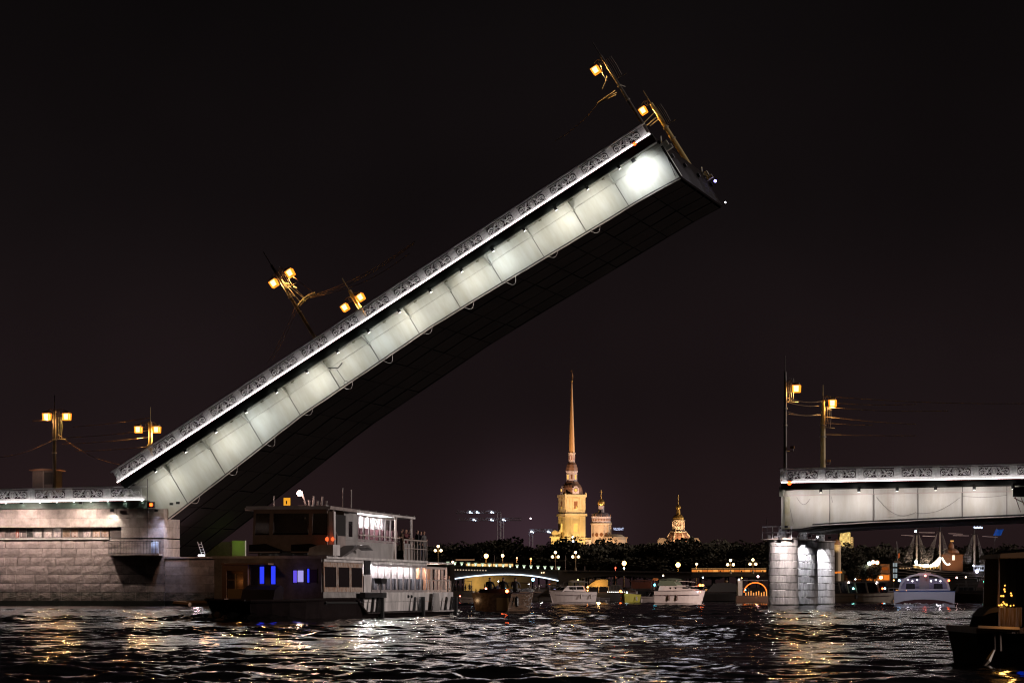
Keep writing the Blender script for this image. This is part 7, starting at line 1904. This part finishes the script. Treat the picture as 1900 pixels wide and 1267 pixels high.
for zx, zy, col, nm in ((435, 445, (.75, .95, .95), 'white'), (475, 430, (1, .45, .25), 'left pinkish'), (520, 435, (1, .45, .2), 'right pinkish')):
    q = ss(*zpx(zx, zy), 1172); t_ = thing('street_lamp', nm + ' lamp on a tall post above the waterfront trees on the right bank', 'street lamp', loc=(q[0], 1172, 0), group='lamps above the waterfront trees')
    MB().tube([(0, .3, 2), (0, .3, q[1])], .1, 5).build('post', M_bark, t_); MB().ball((0, 0, q[1]), .62, 6).build('lamp_head', emat('wf_' + nm[:5], col, 14), t_)
    lamp('bulb', 'POINT', 260 if nm == 'white' else 120, col, t_, (-.6, -1.5, q[1] - .8), .4)
for i, (zx, zy, w_) in enumerate(((390, 460, .9), (350, 470, .8), (480, 455, .95), (250, 500, 1.1))):
    q = zpx(zx, zy); tree(q[0], q[1], 1174 - (i * 2), ('green leafy tree lit by the white lamp on the right waterfront', 'smaller green lit tree touching the lit waterfront tree', 'dark tree under the two pinkish lamps', 'dark low tree left of the lit waterfront tree')[i], i, w_, group='waterfront trees on the right bank')
# sailing ship restaurant
x0 = ss(1655, HY)[0]
ship = thing('sailing_ship', 'dark three-masted sailing ship hung with white garlands of light behind the fixed span', 'sailing ship', loc=(x0, YS, 0))
def hx(zx): return ss(1540 + zx * .1684, HY)[0] - x0
def hz2(zy): return ss(0, 970 + zy * .1684)[1]
M_sh = mat('ship_hull_dark', (.035, .022, .016), .6, var=.3)
M_mast = mat('mast_cream', (.42, .33, .26), .6)
MB().prism([(hx(680), -1), (hx(1560), -1), (hx(1640), hz2(620)), (hx(1720), hz2(545)), (hx(1600), hz2(540)), (hx(1200), hz2(520)), (hx(900), hz2(500)), (hx(740), hz2(450)), (hx(690), hz2(440))], -3, 3).build('hull', M_sh, ship)
for k in range(4): MB().tube([(hx(740), -3.05, hz2(470 + k * 35)), (hx(1200), -3.05, hz2(540 + k * 22)), (hx(1600), -3.05, hz2(555 + k * 18))], .14, 4).build('wale', mat('wale_brown', (.07, .045, .03), .6), ship)
MB().prism([(hx(690), hz2(440)), (hx(790), hz2(445)), (hx(760), hz2(418)), (hx(705), hz2(418))], -2, 2).build('stern_cover', M_bgrey, ship)
for k in range(3):
    for c in range(3): box('stern_window', hx(683 + c * 17), hx(694 + c * 17), -3.12, -3.02, hz2(605 - k * 62), hz2(560 - k * 60), emat('cool_window', (.62, .72, .75), .45), ship)
for k in range(8): box('gun_port_light', hx(750 + k * 16), hx(756 + k * 16), -3.12, -3.02, hz2(505), hz2(490), emat('port_glow%d' % (k % 2), (1, .6, .3), (.25, .7)[k % 2]), ship)
box('deck_pavilion', hx(912), hx(1198), -2.4, 2.4, hz2(516), hz2(512), M_sh, ship)
for k in range(16): box('pavilion_lights', hx(914 + k * 18), hx(923 + k * 18), -2.5, -2.42, hz2(508 - 10 * (k % 2)), hz2(474), emat('amber_rail%d' % (k % 3), ((1, .55, .15), (1, .66, .25), (1, .45, .1))[k % 3], (.9, 1.5, .35)[k % 3]), ship)
box('pavilion_roof', hx(910), hx(1200), -2.5, 2.5, hz2(468), hz2(462), mat('lit_roof', (.6, .5, .4), .7), ship)
lamp('pavilion_lamp', 'POINT', 500, (1, .85, .65), ship, (hx(1060), -4, hz2(440)), .5)
for zx, rr_, z0_, z1_, nm in ((955, 11, 445, 135, ''), (1212, 13, 475, 100, ''), (1590, 13, 470, 130, '')):
    MB().tube([(hx(zx), 0, hz2(520)), (hx(zx), 0, hz2(z1_))], [rr_ * .1684 * YS / F * .9, rr_ * .1684 * YS / F * .8], 8).build('mast', M_mast, ship)
    box('fighting_top', hx(zx - 34), hx(zx + 34), -1, 1, hz2(z1_ - 2), hz2(z1_ - 8), M_sh, ship)
    MB().tube([(hx(zx), 0, hz2(z1_ - 8)), (hx(zx), 0, hz2(-260))], [.22, .08], 6).build('topmast', M_sh, ship)
    lamp('mast_lamp', 'POINT', 420 if zx < 1500 else 260, (1, .82, .66) if zx < 1500 else (.9, .9, 1), ship, (hx(zx) - 1.2, -3.5, hz2(400)), .3)
MB().ball((hx(945), -.8, hz2(428)), .5, 6).build('deck_light', emat('cyan_white', (.7, .95, 1), 9), ship)
MB().ball((hx(940), -.8, hz2(92)), .35, 6).build('deck_light', emat('cyan_white', (.7, .95, 1)), ship)
for a, b, y0_, y1_ in ((780, 918, 133, 140), (975, 1150, 105, 106), (1015, 1152, 142, 147), (1300, 1458, 115, 122), (1350, 1525, 137, 140), (1672, 1842, 147, 155)):
    MB().tube([(hx(a), -1.2, hz2(y0_)), (hx(b), -1.2, hz2(y1_))], .10, 5).build('yard', mat('yard_pinkish', (.6, .45, .42), .6), ship)
    lamp('yard_lamp', 'POINT', 60, (1, .8, .75), ship, ((hx(a) + hx(b)) / 2, -4, hz2(y0_ + 22)), .3)
def fan(tx, ty, b0, b1, by, n=9):
    m = MB(); M_ = mat('rigging', (.30, .25, .22), .8)
    for k in range(n): m.tube([(hx(tx), -.8, hz2(ty)), (hx(b0 + (b1 - b0) * k / (n - 1)), -2.8, hz2(by))], .022, 4)
    for j in range(1, 12):
        t = j / 12; m.tube([(hx(tx + (b0 - tx) * t), -.8 - 2 * t, hz2(ty + (by - ty) * t)), (hx(tx + (b1 - tx) * t), -.8 - 2 * t, hz2(ty + (by - ty) * t))], .016, 4)
    m.build('shrouds', M_, ship)
fan(930, 120, 790, 890, 435); fan(975, 120, 985, 1090, 440); fan(1180, 110, 1000, 1110, 440); fan(1235, 110, 1240, 1340, 455); fan(1570, 130, 1430, 1540, 450); fan(1620, 130, 1640, 1705, 460)
E_gar = emat('garland_white', (1, .86, .66), 3.0)
def swag(a, b, s_, d):
    p0, p1 = Vector((hx(a[0]), -2.6, hz2(a[1]))), Vector((hx(b[0]), -2.6, hz2(b[1])))
    MB().tube([p0.lerp(p1, t / 12) - Vector((0, 0, d * math.sin(math.pi * t / 12))) for t in range(13)], s_, 5).build('light_garland', E_gar, ship)
swag((1205, 378), (975, 462), .34, 1.5); swag((1205, 385), (1060, 466), .26, 1.3); swag((1205, 395), (1120, 470), .28, .9); swag((1205, 405), (1160, 472), .26, .6); swag((1222, 380), (1312, 450), .28, 1.0); swag((925, 460), (1075, 455), .22, .2)
bh2 = box('deckhouse', hx(1568), hx(1690), -3.3, -2.0, hz2(530), hz2(466), mat('white_paint', (.6, .6, .65), .5), ship)
for a, c in ((1580, 1602), (1610, 1632), (1640, 1652), (1658, 1682)): box('window', hx(a), hx(c), -3.34, -3.31, hz2(512), hz2(485), M_gdark, bh2)
lamp('deckhouse_lamp', 'POINT', 160, (.85, .9, 1), ship, (hx(1640), -5.5, hz2(505)), .3)
for zx, zy, r_ in ((1602, 533, .5), (1788, 535, .42), (1735, 515, .3), (1565, 468, .25), (1750, 520, .2), (1770, 540, .2)): MB().ball((hx(zx), -3.4, hz2(zy)), r_, 6).build('bow_light', emat('blue_white', (.72, .72, 1), 9), ship)
for k in range(6): MB().ball((hx(1585 + k * 16), -1.5, hz2(48 + 4 * (k % 2))), .3, 5).build('top_light', emat('pale_blue', (.6, .72, 1), 2.2), ship)
MB().tube([(hx(1600), -3, hz2(590)), (hx(1680), -3, hz2(600)), (hx(1790), -3, hz2(545))], .28, 5).build('bowsprit', mat('wale_brown', (.07, .045, .03)), ship)
for k in range(7): MB().tube([(hx(1600 + 25 * k), -3, hz2(596 - k * 6)), (hx(1612 + 25 * k), -3, hz2(645 - k * 5))], .1, 4).build('head_rail', M_bgrey, ship)
fl = thing('blue_flag', 'bright blue flag flying at the bow of the sailing ship', 'flag', loc=(ss(*zpx(1815, 100))[0], YS - 6, ss(*zpx(1815, 100))[1]))
m = MB(); rg = []
for i in range(7):
    t = i / 6; rg.append([(-1.3 + 2.4 * t + 1.5 * k / 4 * .6, .3 * math.sin(t * 5), -1.1 + 2.0 * k / 4 - .15 * math.sin(t * 3)) for k in range(5)])
m.loft(rg, cap=False); m.build('cloth', mat('blue_cloth', (.02, .16, .75), .6), fl)
MB().tube([(-1.4, 0, -7), (-.2, 0, 1.2)], .06, 5).build('staff', M_bgrey, fl)
lamp('flag_lamp', 'SPOT', 900, (.75, .85, 1), fl, (-1, -7, -5), .3, (0, 0, 0), 40, .6)
# brown church tower behind the rigging
tw_ = thing('bell_tower', 'dim brown tower with one bright window behind the ship rigging', 'tower', loc=(W(1767, HY, 1450).x, 1450, 0))
def tz(zy): return W(0, 970 + zy * .1684, 1450).z
MB().box(-4.4, 4.4, 0, 8, 2, tz(355)).box(-4.8, 4.8, -.4, 8.4, tz(354), tz(345)).box(-3.2, 3.2, 1, 7, tz(344), tz(325)).build('shaft', mat('tower_brown', (.32, .18, .11), .8), tw_); MB().lathe([(3.3, tz(324)), (3.1, tz(305)), (2.3, tz(288)), (1.3, tz(276)), (1.1, tz(235)), (.3, tz(205))], 12, (0, 4)).build('cupola', M_brn, tw_)
box('window', -.05, 1.0, -.08, -.02, tz(408), tz(352), emat('bright_window', (1, .82, .6), 1.6), tw_); box('lantern', -.7, .7, .9, 1.0, tz(205), tz(190), emat('lantern_gold', (1, .5, .15), .8), tw_)
lamp('tower_lamp', 'SPOT', 4500, (1, .55, .3), tw_, (-3, -14, tz(470)), .5, (0, 0, tz(370)), 60, .8)
rf_ = thing('red_flag', 'thin staff with a dull orange flag at the stern of the sailing ship', 'flag', loc=(ss(*zpx(745, 420))[0], YS, 0))
MB().tube([(0, 0, hz2(430)), (-.3, 0, hz2(200))], .1, 4).build('staff', M_bgrey, rf_); MB().prism([(.1, hz2(390)), (.7, hz2(380)), (.7, hz2(325)), (.1, hz2(335))], -.1, .05).build('cloth', mat('orange_flag', (.6, .15, .04), .7), rf_)
lamp('flag_lamp', 'POINT', 60, (1, .5, .2), rf_, (0, -3, hz2(360)), .3)
